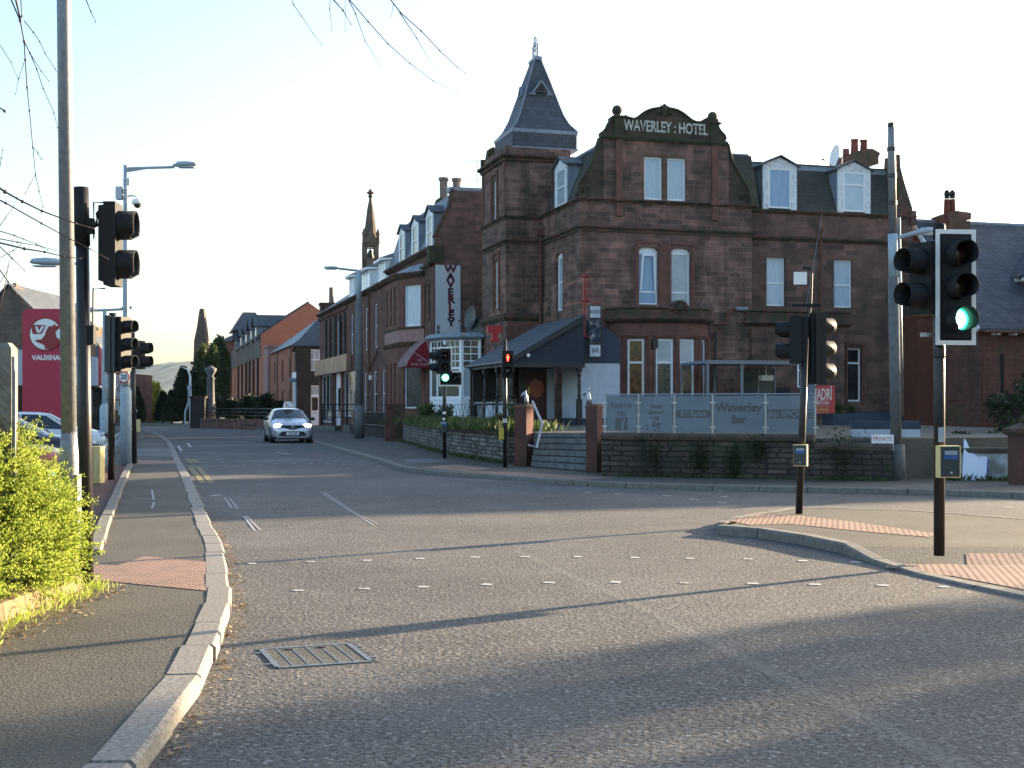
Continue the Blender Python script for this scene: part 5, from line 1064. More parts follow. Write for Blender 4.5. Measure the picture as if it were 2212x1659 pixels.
b = Sh.mb(); b.box(5.9, 7.35, -1.8, -1.76, 3.1, 3.15); 
for x in (5.9, 6.6, 7.3): b.box(x, x + .05, -1.8, -1.76, .95, 3.1)
b.build('glass_frame', M['galv'], Sh.root)
b = Sh.mb(); q_ = FR(1741, 790, -5.6)[0]; q2_ = FR(1761, 790, -5.6)[0]; b.box(q_, q2_, -5.6, -5.58, 1.0, FR(1741, 832, -5.6)[1]); b.build('wind_screen', M['frost'], Sh.root)
b = Sh.mb(); b.box(6.35, 6.85, -2.6, -2.35, 2.62, 2.82); b.box(6.58, 6.62, -2.5, -2.46, 2.82, 3.2); b.build('shelter_heater', M['refl_white'], Sh.root)

# signs
Ms = Bld('advert_board', 7.6, -5, 'coral red advertising board with white lettering beyond the balustrade end', 'sign', z=.95)
s0 = FR(1748, 833, -5)[0]; s1_, z1_ = FR(1804, 833, -5); _, z0_ = FR(1804, 893, -5)
b = Ms.mb(); b.box(s0, s1_, -5, -4.95, z0_, z1_); bd = b.build('board', M['madri'], Ms.root)
b = Ms.mb(); b.box(s0 + .1, s0 + .16, -4.95, -4.9, .95, z1_ - .1); b.box(s1_ - .16, s1_ - .1, -4.95, -4.9, .95, z1_ - .1); b.build('leg', M['black'], Ms.root)
M['cream_txt'] = mat('cream_lettering', (.75, .68, .62), .6)
cxm = (s0 + s1_) / 2 - .02
text('MADRÍ', .58, Ms.world(FM(cxm, -5.006, z1_ - .34)), M['cream_txt'], bd, ext=.002, sx=.47, bold=.010)
text('EXCEPCIONAL', .22, Ms.world(FM(cxm, -5.006, z1_ - .63)), M['cream_txt'], bd, ext=.002, sx=.42)
text('DE MADRID', .14, Ms.world(FM(cxm, -5.006, z1_ - .88)), mat('gold_lettering', (.7, .45, .15), .6), bd, ext=.002, sx=.8)
b = Ms.mb(); b.box(cxm - .3, cxm + .3, -5.004, -5.0, z1_ - .77, z1_ - .755); b.box(cxm - .3, cxm + .3, -5.004, -5.0, z1_ - .98, z1_ - .965); b.build('gold_rule', bpy.data.materials['gold_lettering'], bd)
# hanging pub sign
pu, pz = FR(918.1 + .3093 * 1187, 513 + .3093 * 655, -2.4)
Hs = Bld('hanging_sign', pu, 0, 'hanging pub sign with picture between two white name plates on a red bracket', 'sign', z=pz)
b = Hs.mb(); b.box(pu - .24, pu + .24, -2.42, -2.38, pz - .95, pz + .95); sb = b.build('sign_board', M['black'], Hs.root)
b = Hs.mb(); b.box(pu - .2, pu + .2, -2.426, -2.42, pz + .5, pz + .92); b.box(pu - .2, pu + .2, -2.426, -2.42, pz - .92, pz - .5); b.build('name_plate', M['plaster_white'], sb)
b = Hs.mb(); b.box(pu - .2, pu + .2, -2.426, -2.42, pz - .42, pz + .42); b.build('picture', noisy('sign_picture', (.02, .03, .05), (.3, .32, .34), 5, lo=.5, hi=.7, bump=0), sb)
text('WAVERLEY', .2, Hs.world(FM(pu, -2.43, pz + .7)), M['black'], sb, ext=.002, sx=.42); text('BAR', .26, Hs.world(FM(pu, -2.43, pz - .71)), M['black'], sb, ext=.002, sx=.6)
b = Hs.mb(); b.box(pu - .45, pu - .38, -2.42, -2.36, pz - .2, pz + 2.1); b.beam((pu - .4, -2.4, pz + 1.9), (pu - .4, 0, pz + 1.9), .04); b.beam((pu - .4, -2.4, pz + 1.1), (pu - .4, 0, pz + 1.1), .04)
for z in (pz + 1.1, pz + 2.0, pz - .2): b.tube([(pu - .6, -2.4, z), (pu - .2, -2.4, z)], .03, 5)
b.tube([(pu - .42, -2.4, pz + 1.2), (pu - .1, -2.4, pz + 1.05), (pu + .25, -2.4, pz + 1.0)], .025, 5)
for k in range(5): t = k / 5; b.tube([(pu - .32 + .1 * math.cos(a_), -2.4, pz + 1.15 + k * .18 + .1 * math.sin(a_)) for a_ in [j * .8 for j in range(9)]], .018, 4)
b.build('bracket', M['red_dark'], Hs.root)
# red T sign
tu0, tz1 = FR(918.1 + .3093 * 437, 513 + .3093 * 617, 4.2); tu1, tz0 = FR(918.1 + .3093 * 540, 513 + .3093 * 730, 4.2)
Ts = Bld('red_t_sign', tu0, 4.2, 'projecting red letter T sign above the porch roof', 'sign', z=tz0)
tm = (tu0 + tu1) / 2; hgt = tz1 - tz0
b = Ts.mb(); b.prism([(tu0, tz1), (tu1, tz1), (tu1, tz1 - hgt * .42), (tm + .12, tz1 - hgt * .45), (tm + .12, tz0 + hgt * .1), (tm + .2, tz0 + hgt * .08), (tm + .2, tz0), (tm - .2, tz0), (tm - .2, tz0 + hgt * .08), (tm - .12, tz0 + hgt * .1), (tm - .12, tz1 - hgt * .45), (tu0, tz1 - hgt * .42)], 'y', 4.15, 4.35); b.build('letter', M['red'], Ts.root)
b = Ts.mb(); b.tube([(tm, 4.3, tz1 - .3), (tm + .1, 4.9, tz1 - .3)], .04, 6); b.build('bracket', M['black'], Ts.root)
# satellite dishes over the glazed bay
def dish(name, pos, r, yaw, pitch, label, m, foot):
    T = empty(name, pos, yaw, label, 'satellite dish', 'satellite dishes on the hotel'); b = MB(Matrix.Rotation(pitch, 4, 'X'))
    b.tube_rings([[(r * k * math.cos(a * math.pi / 9), .16 * r * (1 - k * k) - .02, r * k * 1.05 * math.sin(a * math.pi / 9)) for a in range(18)] for k in (1, .8, .55, .3, .02)], cap=False)
    b.tube_rings([[(r * k * math.cos(a * math.pi / 9), .16 * r * (1 - k * k), r * k * 1.05 * math.sin(a * math.pi / 9)) for a in range(18)] for k in (.02, .3, .55, .8, 1)], cap=False); b.build('reflector', m, T, True)
    b = MB(Matrix.Rotation(pitch, 4, 'X')); b.tube([(0, .1, -r), (0, -r * 1.0, -r * .45)], .02, 5); b.box(-.05, .05, -r * 1.1, -r * .9, -r * .5, -r * .35); b.build('feed_arm', M['galv'], T)
    b = MB(); b.tube([(0, .15 * r, 0), (0, .35, -.05), (foot[0], foot[1], foot[2])], .03, 6); b.build('mast', M['galv'], T)
for px, py, v, r, yaw, pt, lab in ((675 + .2278 * 1495, 648 + .2278 * 170, 9.4, .55, R(-62), R(-8), 'dark satellite dish seen edge on beside the painted gable above the glazed bay'), (675 + .2278 * 1560, 648 + .2278 * 300, 8.9, .58, R(-35), R(-10), 'dark satellite dish facing the street beside the red T sign')):
    u, z = FR(px, py, v); x, y = wor(u, v); dish('satellite_dish', (x, y, z), r, yaw, pt, lab, M['plastic_green'], (.1, .6, -.7))
u, z = FR(1539.1 + .2605 * 1012, 216 + .2605 * 470, 3); x, y = wor(u, 3); dish('satellite_dish', (x, y, z), .5, R(-80), R(-8), 'pale satellite dish on the hotel roof ridge beside the chimney', M['refl_white'], (.05, .3, -.8))
def aerial(px, ptop, pbase, v, label, arms):
    u, z1 = FR(px, ptop, v); u, z0 = FR(px, pbase, v); x, y = wor(u, v); T = empty('tv_aerial', (x, y, z0 - .3), R(14), label, 'aerial'); h = z1 - z0 + .3
    b = MB(); b.tube([(0, 0, 0), (0, 0, h)], .02, 5); b.build('mast', M['grey_label'], T); b = MB()
    for dz, l0, l1, n in arms:
        b.tube([(l0, 0, h - dz), (l1, 0, h - dz + .05)], .012, 4)
        for k in range(n): xx = l0 + (l1 - l0) * (k + .5) / n; b.tube([(xx, -.15, h - dz), (xx, .15, h - dz)], .007, 3)
    b.build('boom', M['grey_label'], T)
aerial(1860, 245, 300, 4.4, 'thin television aerial with long boom above the hotel chimney', ((-.05, -.4, 2.0, 12), (.7, 1.2, 1.6, 4)))
aerial(1032, 347, 404, 16, 'small television aerial behind the tower on the tenement roof', ((.02, -.7, .3, 6), (1.0, -1.0, .2, 6)))

# hotel forecourt bits: planter, low painted wall, sign, keg, board, right hand house
x, y = G(1928, 1032, .05)
T = empty('painted_wall', (8.0, 28.6, 0), R(-8), 'pale blue painted low wall with dark band behind lamp column and beer keg', 'wall')
b = MB(); b.box(-.5, .95, 0, .3, 0, 1.12); b.build('masonry', M['plaster_white'], T); b = MB(); b.box(-.51, .96, -.005, .31, 1.12, 1.3); b.build('coping', M['plaster_blue'], T)
T = empty('notice', (7.55, 26.48 + .02, .62), R(-17), 'white notice reading PRIVATE DRIVE in red behind the low rubble wall', 'sign')
b = MB(); b.box(-.22, .22, .2, .215, .1, .42); bd = b.build('plate', M['white'], T); text('PRIVATE', .12, FM(0, .196, .33), M['red'], bd, ext=.001, sx=.85); text('DRIVE', .12, FM(0, .196, .2), M['red'], bd, ext=.001, sx=.85)
T = empty('planter', (*wor(8.3, -5.2), .95), A, 'dark blue raised planter with small shrub beside the advert board', 'planter')
b = MB(); b.box(-.4, 1.5, 0, .8, -.1, .42); b.build('box', M['plaster_blue'], T)
kx, ky = G(1963, 1033, .05); T = empty('beer_keg', (kx, ky + .2, .04), 0, 'dull steel beer keg standing against the pale painted wall', 'keg')
b = MB(); b.lathe(0, 0, [(.16, 0), (.19, .03), (.19, .12), (.205, .14), (.205, .17), (.19, .19), (.19, .36), (.205, .38), (.205, .41), (.19, .43), (.19, .54), (.16, .57), (.05, .575)], 20); b.build('barrel', mat('dull_steel', (.28, .3, .32), .4, .8), T, True); b = MB(); b.lathe(0, 0, [(.17, .57), (.18, .6), (.16, .6), (.155, .56)], 16); b.build('chime', bpy.data.materials['dull_steel'], T)
# garden wall and pier of the house on the right
T = empty('garden_wall', (9.0, 26.7, 0), R(-6), 'pale flaking rendered garden wall with dark coping behind the white board', 'wall')
b = MB(); b.box(.15, 2.2, .2, .45, 0, .66); b.build('masonry', noisy('flaking_render', (.42, .45, .48), (.17, .17, .16), 2.4, lo=.4, hi=.62), T); b = MB(); b.box(.1, 2.22, .15, .5, .66, .76); b.build('coping', M['coping'], T)
x, y = G(2206, 1052, .05); T = empty('gate_pier', (x + .12, y, 0), 0, 'squat brown stone gate pier with stepped cap and ball at the frame edge', 'pillar')
b = MB(); b.box(-.26, .26, -.2, .32, 0, 1.05); b.build('shaft', M['pillar'], T); b = MB(); b.tube_rings([[(sx * k, .06 + sy * k, z) for sx, sy in ((-1, -1), (1, -1), (1, 1), (-1, 1))] for k, z in ((.3, 1.05), (.34, 1.12), (.34, 1.18), (.16, 1.26), (.12, 1.3))]); b.ball((0, .06, 1.36), .1, 10); b.build('cap', M['trim_dark'], T)
x, y = G(2105, 1043, .05); T = empty('white_board', (x, y, .03), R(4), 'cut white sheet with swooping top leaning against the garden wall', 'board')
Tl = Matrix.Rotation(R(-10), 4, 'X'); b = MB(Tl); b.prism([(-.26, 0), (.24, -.02), (.32, .58), (.12, .56), (-.02, .66), (-.1, .88), (-.14, .94)], 'y', 0, .03); b.build('sheet', mat('blue_white_sheet', (.70, .76, .90), .5), T)
b = MB(Tl); b.prism([(.24, -.02), (.262, -.02), (.342, .58), (.32, .58)], 'y', .0, .03); b.build('edge', mat('blue_edge', (.03, .03, .4), .5), T)

# house to the right
Hr = Bld('slate_roof_house', 15.7, -3, 'single storey brown brick house with big slate roof white rafter ends and tall chimney', 'house')
vr = SD(2090, 490, 15.71)[0]; ze, zr_ = 4.62, 8.75
vr = 1.5; zr_ = FR(2150, 492, vr)[1]
b = Hr.mb(); b.box(15.8, 32, -2.7, -2.4, 0, ze + .1); b.build('front_wall', M['brick2'], Hr.root)
b = Hr.mb(); b.prism([(-2.41, 0), (-2.41, ze), (vr, zr_ - .2), (vr * 2 + 2.7, ze), (vr * 2 + 2.7, 0)], 'x', 15.8, 16.1); b.build('gable_wall', M['brick2'], Hr.root)
b = Hr.mb()
b.hexa([(15.55, -3.05, ze), (34, -3.05, ze), (34, vr, zr_), (15.55, vr, zr_), (15.55, -3.05, ze + .12), (34, -3.05, ze + .12), (34, vr, zr_ + .12), (15.55, vr, zr_ + .12)])
b.hexa([(15.55, vr * 2 + 3, ze), (34, vr * 2 + 3, ze), (34, vr, zr_), (15.55, vr, zr_), (15.55, vr * 2 + 3, ze + .12), (34, vr * 2 + 3, ze + .12), (34, vr + .001, zr_ + .12), (15.55, vr + .001, zr_ + .12)])
rf_ = b.build('roof', M['slate'], Hr.root)
b = Hr.mb(); b.box(15.12, 15.95, 2.5, 2.8, 0, 7.3); b.build('sun_block_wall', M['brick2'], Hr.root)  # unseen wall added to stop sun leaking between hotel and house
b = Hr.mb(); b.tube([(15.5, vr, zr_ + .14), (34, vr, zr_ + .14)], .1, 6); b.build('ridge_tile', M['lead'], rf_)
b = Hr.mb(); b.beam((15.5, -3.12, ze + .04), (15.5, vr, zr_ + .06), .06, .2); b.build('bargeboard', M['dirty_white'], Hr.root)
b = Hr.mb()
for k in range(20): u = 16.4 + k * .78; b.box(u, u + .12, -3.12, -2.7, ze - .14, ze - .001)
b.build('rafter_end', M['dirty_white'], Hr.root)
b = Hr.mb(); b.tube([(15.75, -3.12, ze - .02), (30, -3.12, ze - .02)], .06, 6); b.tube([(16.5, -3.0, ze - .1), (16.0, -2.8, ze - .6), (15.95, -2.8, 0)], .05, 6); b.build('gutter', M['rust'], Hr.root)
cg = FR(2163, 600, -.2)[0]; zc = FR(2163, 600, -.2)[1]; zp = FR(2212, 520, -4.2)[1] + .6
b = Hr.mb(); b.box(cg + .35, cg + 4.5, -1.9, 1.0, ze, zc); b.prism([(cg + .35, zc), (cg + 4.5, zc), (cg + 2.4, zc + 1.7)], 'y', -1.9, -1.8); cw = b.build('cross_gable', M['brick2'], Hr.root)
b = Hr.mb()
for s_ in (-1, 1):
    xa = cg + 2.4 + s_ * 2.45; b.hexa([(xa, -2.2, zc - .1), (cg + 2.4, -2.2, zc + 1.85), (cg + 2.4, 1.3, zc + 1.85), (xa, -.5, zc - .1), (xa, -2.2, zc), (cg + 2.4, -2.2, zc + 1.95), (cg + 2.4, 1.3, zc + 1.95), (xa, -.5, zc)])
b.build('cross_gable_roof', M['slate'], cw)
b = Hr.mb()
for k in range(4): b.box(cg + .02, cg + .5, -2.1 + k * .5, -1.98 + k * .5, zc - .25, zc - .09)
b.build('rafter_end', M['dirty_white'], cw)
cu0, cz0 = FR(2030, 530, 1); cu1, cz1 = FR(2081, 463, 1)
b = Hr.mb(); b.box(cu0 + .15, cu1, .5, 1.6, 4.4, cz1 - .35); b.prism([(cu0 + .1, cz1 - .5), (cu1, cz1 - .3), (cu1, cz1), (cu0 + .45, cz1 + .05), (cu0 - .0, cz1 - .12)], 'y', .45, 1.65); ck = b.build('chimney', M['brick2'], Hr.root)
for px in (2047, 2059):
    u, z = FR(px, 432, 1); b = Hr.mb(); b.lathe(u, 1.05, [(.14, cz1 - .02), (.12, z), (.15, z + .03)], 10); pt_ = b.build('chimney_pot', M['potclay'], ck, True)
    b = Hr.mb(); b.lathe(u, 1.05, [(.15, z + .08), (.13, z + .12), (.03, z + .14)], 8); b.ball((u, 1.05, z + .25), .15, 8, (1, .6, 1.3)); b.build('cowl', M['plastic'], pt_)
g0, g1, gp_ = FR(2006, 535, 2), FR(2042, 535, 2), FR(2021, 488, 2)
b = Hr.mb(); b.prism([(g0[0] - .1, g0[1] - .2), (g1[0] + .3, g0[1] - .2), gp_], 'y', 2, 5); b.box(g0[0] + .2, g1[0] + .5, 2.1, 5, 0, g0[1] - .2); b.build('rear_gable', M['slate'], Hr.root)
b = Hr.mb(); b.beam((g0[0] - .15, 1.95, g0[1] - .2), (gp_[0], 1.95, gp_[1] + .08), .06, .16); b.beam((gp_[0], 1.95, gp_[1] + .08), (g1[0] + .32, 1.95, g1[1] - .2), .06, .16); b.build('bargeboard', M['dirty_white'], Hr.root)
q0, q1 = FR(1981, 685, -.5), FR(2014, 850, -.5)
b = Hr.mb(); b.box(q0[0], q1[0] + .6, -.5, .5, 0, q0[1]); b.box(q0[0] - .05, q1[0] + .6, -.55, .55, q0[1], q0[1] + .12); b.build('lean_to', noisy('rust_red_render', (.15, .045, .026), (.10, .036, .024), 3), Hr.root)
b = Hr.mb(); b.box(q0[0] + .35, q0[0] + .45, -5.5, -5.4, 0, 3.6); b.box(q0[0] + .5, 19, -5.5, -5.45, .4, 2.1); b.build('garden_gate', M['darkdoor'], Hr.root)
# terrace out of frame that shades the junction
Tn = empty('brick_terrace', (24.8, 39.9, 0), math.atan2(.32, 1), 'long brick terrace along the side street to the right', 'building')
b = MB(); b.box(0, 75, 0, 9, 0, 6.2); b.build('wall', M['brick2'], Tn)
b = MB(); b.prism([(-.3, 6.2), (9.3, 6.2), (4.5, 9.35)], 'x', -.3, 75.3); b.build('roof', M['slate'], Tn)

# ------------------------------------------------------------------ posts and signals
def column(T, h, r0, r1=None, base=None, m='alu', lean=(0, 0)):
    r1 = r1 or r0; b = MB()
    if base: b.lathe(0, 0, [(base[1], 0), (base[1], base[0]), (r0, base[0] + .12)], 16)
    b.tube([(0, 0, base[0] if base else 0), (lean[0] * .5, lean[1] * .5, h / 2), (lean[0], lean[1], h)], [r0, (r0 + r1) / 2, r1], 16); return b.build('column', M[m], T, True)
def lantern(T, x, y, z, dirx, L=.62, m='alu', diry=0, w=.13):
    Mx = Matrix.Translation((x, y, z)) @ Matrix.Rotation(math.atan2(diry, dirx), 4, 'Z')
    b = MB(Mx); b.tube_rings([[(xx, ww * math.cos(k * math.pi / 5), zz + hh * math.sin(k * math.pi / 5) * (1 if math.sin(k * math.pi / 5) > 0 else .45)) for k in range(10)] for xx, ww, hh, zz in ((0, w * .3, .03, 0), (.06, w * .6, .05, 0), (.14, w, .10, .01), (L * .6, w, .10, .02), (L * .95, w * .9, .07, .03), (L, w * .8, .03, .02))]); o = b.build('lantern', M[m], T, True)
    b = MB(Mx); b.box(.16, L * .92, -w * .8, w * .8, -.055, -.03); b.build('lens', M['net2'], o); return o
def head(T, pos, yaw, n=3, board=None, lit=None, W=.30, dep=.17, vis=.2, pitch=.33, m='plastic', name='signal_head', extra=None, visr=.115, border='refl_white', shallow=False):
    Mx = Matrix.Translation(pos) @ Matrix.Rotation(yaw, 4, 'Z'); hgt = n * pitch + .04
    b = MB(Mx); b.box(-W / 2, W / 2, 0, dep, 0, hgt)
    b.box(-W / 2 + .03, W / 2 - .03, dep, dep + .05, .04, hgt - .04)
    if extra: b.box(W / 2, W / 2 + .30, 0, dep, 0, pitch)
    o = b.build(name, M[m], T)
    if board:
        bw_ = board; b = MB(Mx)
        if extra: b.prism([(-bw_, -.07), (W / 2 + .36, -.07), (W / 2 + .36, pitch + .06), (bw_, pitch + .06), (bw_, hgt + .07), (-bw_, hgt + .07)], 'y', .03, .045)
        else: b.box(-bw_, bw_, .03, .045, -.07, hgt + .07)
        bo_ = b.build('backing_board', M['plastic'], o); e = .045; b = MB(Mx)
        loop = [(-bw_, -.07), (W / 2 + .36, -.07), (W / 2 + .36, pitch + .06), (bw_, pitch + .06), (bw_, hgt + .07), (-bw_, hgt + .07)] if extra else [(-bw_, -.07), (bw_, -.07), (bw_, hgt + .07), (-bw_, hgt + .07)]
        for p, q in zip(loop, loop[1:] + loop[:1]):
            xa, xb = sorted((p[0], q[0])); za, zb_ = sorted((p[1], q[1]))
            cxx, czz = 0.0, hgt / 2
            if extra: inner_ = {0: (0, 1), 1: (-1, 0), 2: (0, -1), 3: (-1, 0), 4: (0, -1), 5: (1, 0)}[loop.index(p)]
            else: inner_ = {0: (0, 1), 1: (-1, 0), 2: (0, -1), 3: (1, 0)}[loop.index(p)]
            b.box(min(xa, xa + inner_[0] * e), max(xb, xb + inner_[0] * e) if inner_[0] else xb, .022 + .0007 * loop.index(p), .029, min(za, za + inner_[1] * e), max(zb_, zb_ + inner_[1] * e) if inner_[1] else zb_)
        b.build('board_border', M[border], bo_)
    cols = {3: ['red', 'amber', 'green'], 2: ['red', 'green']}[n]
    spots = [(0, (n - 1 - i) * pitch + pitch / 2 + .02, cols[i]) for i in range(n)] + ([(W / 2 + .15, pitch / 2 + .02, 'green')] if extra else [])
    for k, (cx_, cz_, cn) in enumerate(spots):
        b = MB(Mx); ns = 18; r = visr; rings = []
        for (rr, yy0) in ((r, 0), (r * 1.0, -vis)):
            rings.append([(cx_ + rr * math.cos(t), yy0 * (1.0 if math.sin(t) > -.75 else .72), cz_ + rr * math.sin(t)) for t in [2 * math.pi * q / ns for q in range(ns)]])
        rings.append([(cx_ + r * .93 * math.cos(t), -vis * (1.0 if math.sin(t) > -.75 else .72), cz_ + r * .93 * math.sin(t)) for t in [2 * math.pi * q / ns for q in range(ns)]])
        rings.append([(cx_ + r * .93 * math.cos(t), -.005, cz_ + r * .93 * math.sin(t)) for t in [2 * math.pi * q / ns for q in range(ns)]])
        b.tube_rings(rings, cap=False); b.build('visor', M[m], o, True)
        b = MB(Mx); b.tube_rings([[(cx_ + r * .9 * f * math.cos(t), -.012 - .03 * (1 - f * f), cz_ + r * .9 * f * math.sin(t)) for t in [2 * math.pi * q / ns for q in range(ns)]] for f in (1, .8, .5, .05)])
        ln = b.build('lens', M['lens_' + cn + ('_lit' if lit == k else '')], o, True)
    return o
M['lens_red'] = mat('unlit_red_lens', (.03, .004, .004), .25); M['lens_amber'] = mat('unlit_amber_lens', (.02, .012, .004), .25); M['lens_green'] = mat('unlit_green_lens', (.004, .015, .011), .25)
M['lens_green_lit'] = mat('lit_green_lens', (.05, .6, .4), .3, emit=(.06, 1.0, .52), es=1.6)
k = N(M['lens_green_lit']); lw = k.n('LayerWeight'); lw.inputs[0].default_value = .5; k.l(k.ramp(lw.outputs['Facing'], [(0, (.5, 1.0, .85)), (.35, (.02, .9, .45))]), k.b.inputs['Emission Color'])
M['lens_red_lit'] = mat('lit_red_lens', (.05, .0, .0), .3)
M['red_glow'] = mat('lit_red_figure', (.9, .05, .03), .4, emit=(1.0, .045, .02), es=2.2)
def button_box(T, pos, yaw, w=.22, h=.3, d=.12, m='cream', face='blue_vinyl'):
    Mx = Matrix.Translation(pos) @ Matrix.Rotation(yaw, 4, 'Z'); b = MB(Mx); b.box(-w / 2, w / 2, 0, d, 0, h); o = b.build('push_button_unit', M[m], T)
    b = MB(Mx); b.box(-w / 2 + .004, w / 2 - .016, -.012, -.0, .012, h - .01); f = b.build('face_plate', M['plastic_green'], o)
    b = MB(Mx); b.box(-w / 2 + .04, w / 2 - .04, -.016, -.0125, h * .72, h - .05); b.build('label', M['grey_label'], o); b = MB(Mx); b.box(-w / 2 + .035, w / 2 - .035, -.016, -.0125, h * .58, h * .7); b.build('label', M[face], o)
    b = MB(Mx); b.lathe(0, 0, [(.001, 0)], 3); b = MB(Mx); b.ball((0, -.015, .05), .014, 8); b.build('button', M['steel'], o); return o
def pole_base(px, py, z=.1): x, y = G(px, py, z); return x, y

# near right signal (3 aspects with pale border, second head turned left)
x, y = pole_base(2029, 1200, .1); sc = y / 2808
T = empty('traffic_signal', (x, y, .1), 0, 'near traffic signal showing green inside a pale bordered board on the island', 'traffic light')
b = MB(); b.tube([(0, 0, 0), (0, 0, 3.25)], .055, 20); b.lathe(0, 0, [(.058, 2.0), (.06, 2.02), (.06, 2.1), (.058, 2.12)], 16); b.build('column', M['pole_black'], T, True)
b = MB(); b.lathe(0, 0, [(.062, 3.2), (.062, 3.34), (.05, 3.36)], 16); b.build('column_cap', M['plastic'], T, True)
zb_ = 1.6 - (747 - 880) * sc - .1 + .07
head(T, (.11, -.20, zb_), R(6), 3, .21, lit=2, pitch=.325, visr=.125, vis=.23)
head(T, (-.22, -.08, 1.6 - (680 - 880) * sc - .1), R(-62), 2, None, pitch=.34, W=.3, visr=.125, vis=.24)
b = MB(); b.box(-.20, -.03, -.06, -.02, zb_ + .02, zb_ + .06); b.box(-.20, -.03, -.06, -.02, zb_ + .85, zb_ + .89); b.build('bracket', M['steel'], T)
button_box(T, (.05, -.19, 1.6 - (1030 - 880) * sc - .1), R(4), .21, .32, .12)
b = MB(); b.box(-.03, .03, -.062, -.056, .95 + .2, 1.1 + .2); b.build('sticker', M['grey_label'], T)
# mid right signal seen from behind
x, y = pole_base(1726, 1110, .11); sc = y / 2808
T = empty('traffic_signal', (x, y, .11), 0, 'leaning black signal post seen from behind with square antenna panel on top', 'traffic light')
lx = (1742 - 1726) * sc; b = MB(); b.tube([(0, 0, 0), (lx, 0, 1.6 - (685 - 880) * sc - .11)], .05, 16); b.build('column', M['pole_black'], T, True)
b = MB(); b.tube([(lx + .02, .03, 2.5), (lx + .07, .03, 3.0), (lx + .08, .03, 1.6 - (590 - 880) * sc - .11)], .018, 8); b.tube([(lx + .07, .0, 3.42), (lx - .06, .0, 3.46)], .03, 6); b.build('antenna_mast', M['black'], T)
ax_ = (1730 - 1726) * sc; b = MB(); b.box(ax_ - .09, ax_ + .09, .02, .05, 1.6 - (614 - 880) * sc - .11, 1.6 - (587 - 880) * sc - .11); b.build('antenna_panel', M['white'], T)
head(T, (lx - .2, .10, 1.6 - (785 - 880) * sc - .11), R(-108), 2, None, pitch=.31)
head(T, (lx + .22, .12, 1.6 - (830 - 880) * sc - .11), R(112), 3, None, pitch=.32, vis=.2)
b = MB(); b.box(lx - .2, lx + .2, .0, .06, 2.15, 2.2); b.box(lx - .2, lx + .2, .0, .06, 2.9, 2.94); b.build('bracket', M['plastic'], T)
button_box(T, (-.02, -.16, 1.6 - (1006 - 880) * sc - .11), R(-18), .19, .3, .12, m='cream')
# signal with L shaped board by the pale wall
x, y = pole_base(960, 990, .1); sc = y / 2808
T = empty('traffic_signal', (x, y, .1), 0, 'traffic signal with L shaped bordered board showing green before the glazed bay', 'traffic light')
b = MB(); b.tube([(0, 0, 0), (0, 0, 3.35)], .055, 12); b.build('column', M['pole_black'], T, True)
head(T, (.04, -.2, 1.6 - (834 - 880) * sc - .1 + .06), R(0), 3, .2, lit=2, pitch=.325, extra=True)
head(T, (-.22, -.05, 1.6 - (808 - 880) * sc - .1), R(-75), 2, None, pitch=.34)
button_box(T, (-.02, -.17, 1.6 - (934 - 880) * sc - .1), 0, .24, .36, .12, m='plastic')
b = MB(); b.box(-.05, .05, -.06, -.056, 1.3, 1.38); b.box(-.05, .02, -.06, -.056, 1.1, 1.2); b.build('sticker', M['refl_white'], T)
# pedestrian signal
x, y = pole_base(1091, 1010, .1); sc = y / 2808
T = empty('pedestrian_signal', (x, y, .1), 0, 'black pedestrian signal post showing a red standing figure beside the steps', 'traffic light')
b = MB(); b.tube([(0, 0, 0), (-.01, 0, 3.2)], .055, 12); b.build('column', M['pole_black'], T, True)
zz = 1.6 - (817 - 880) * sc - .1; hd_ = head(T, (.07, -.2, zz), R(4), 2, None, lit=0, W=.28, pitch=.32, vis=.14)
cz = zz + .32 * 1.5 + .02; b = MB(Matrix.Translation((.07, -.2, 0)))
b.ball((0, -.06, cz + .062), .02, 8); b.prism([(-.028, cz + .04), (.028, cz + .04), (.034, cz - .02), (.02, cz - .02), (.018, cz - .085), (-.018, cz - .085), (-.02, cz - .02), (-.034, cz - .02)], 'y', -.065, -.055); b.build('red_figure', M['red_glow'], hd_)
b = MB(); b.box(-.16, -.03, -.12, .1, 1.6 - (949 - 880) * sc - .1, 1.6 - (924 - 880) * sc - .1); b.build('push_button_unit', M['yellow'], T); b = MB(); b.box(-.2, -.16, -.1, .08, 1.6 - (948 - 880) * sc - .1, 1.6 - (925 - 880) * sc - .1); b.build('face_plate', M['plastic'], T)
b = MB(); b.box(-.05, .05, -.06, -.056, 1.12, 1.22); p_ = b.build('number_plate', M['cream_txt'], T); text('7', .11, FM(0, -.064, 1.17), M['black'], p_, ext=.001)
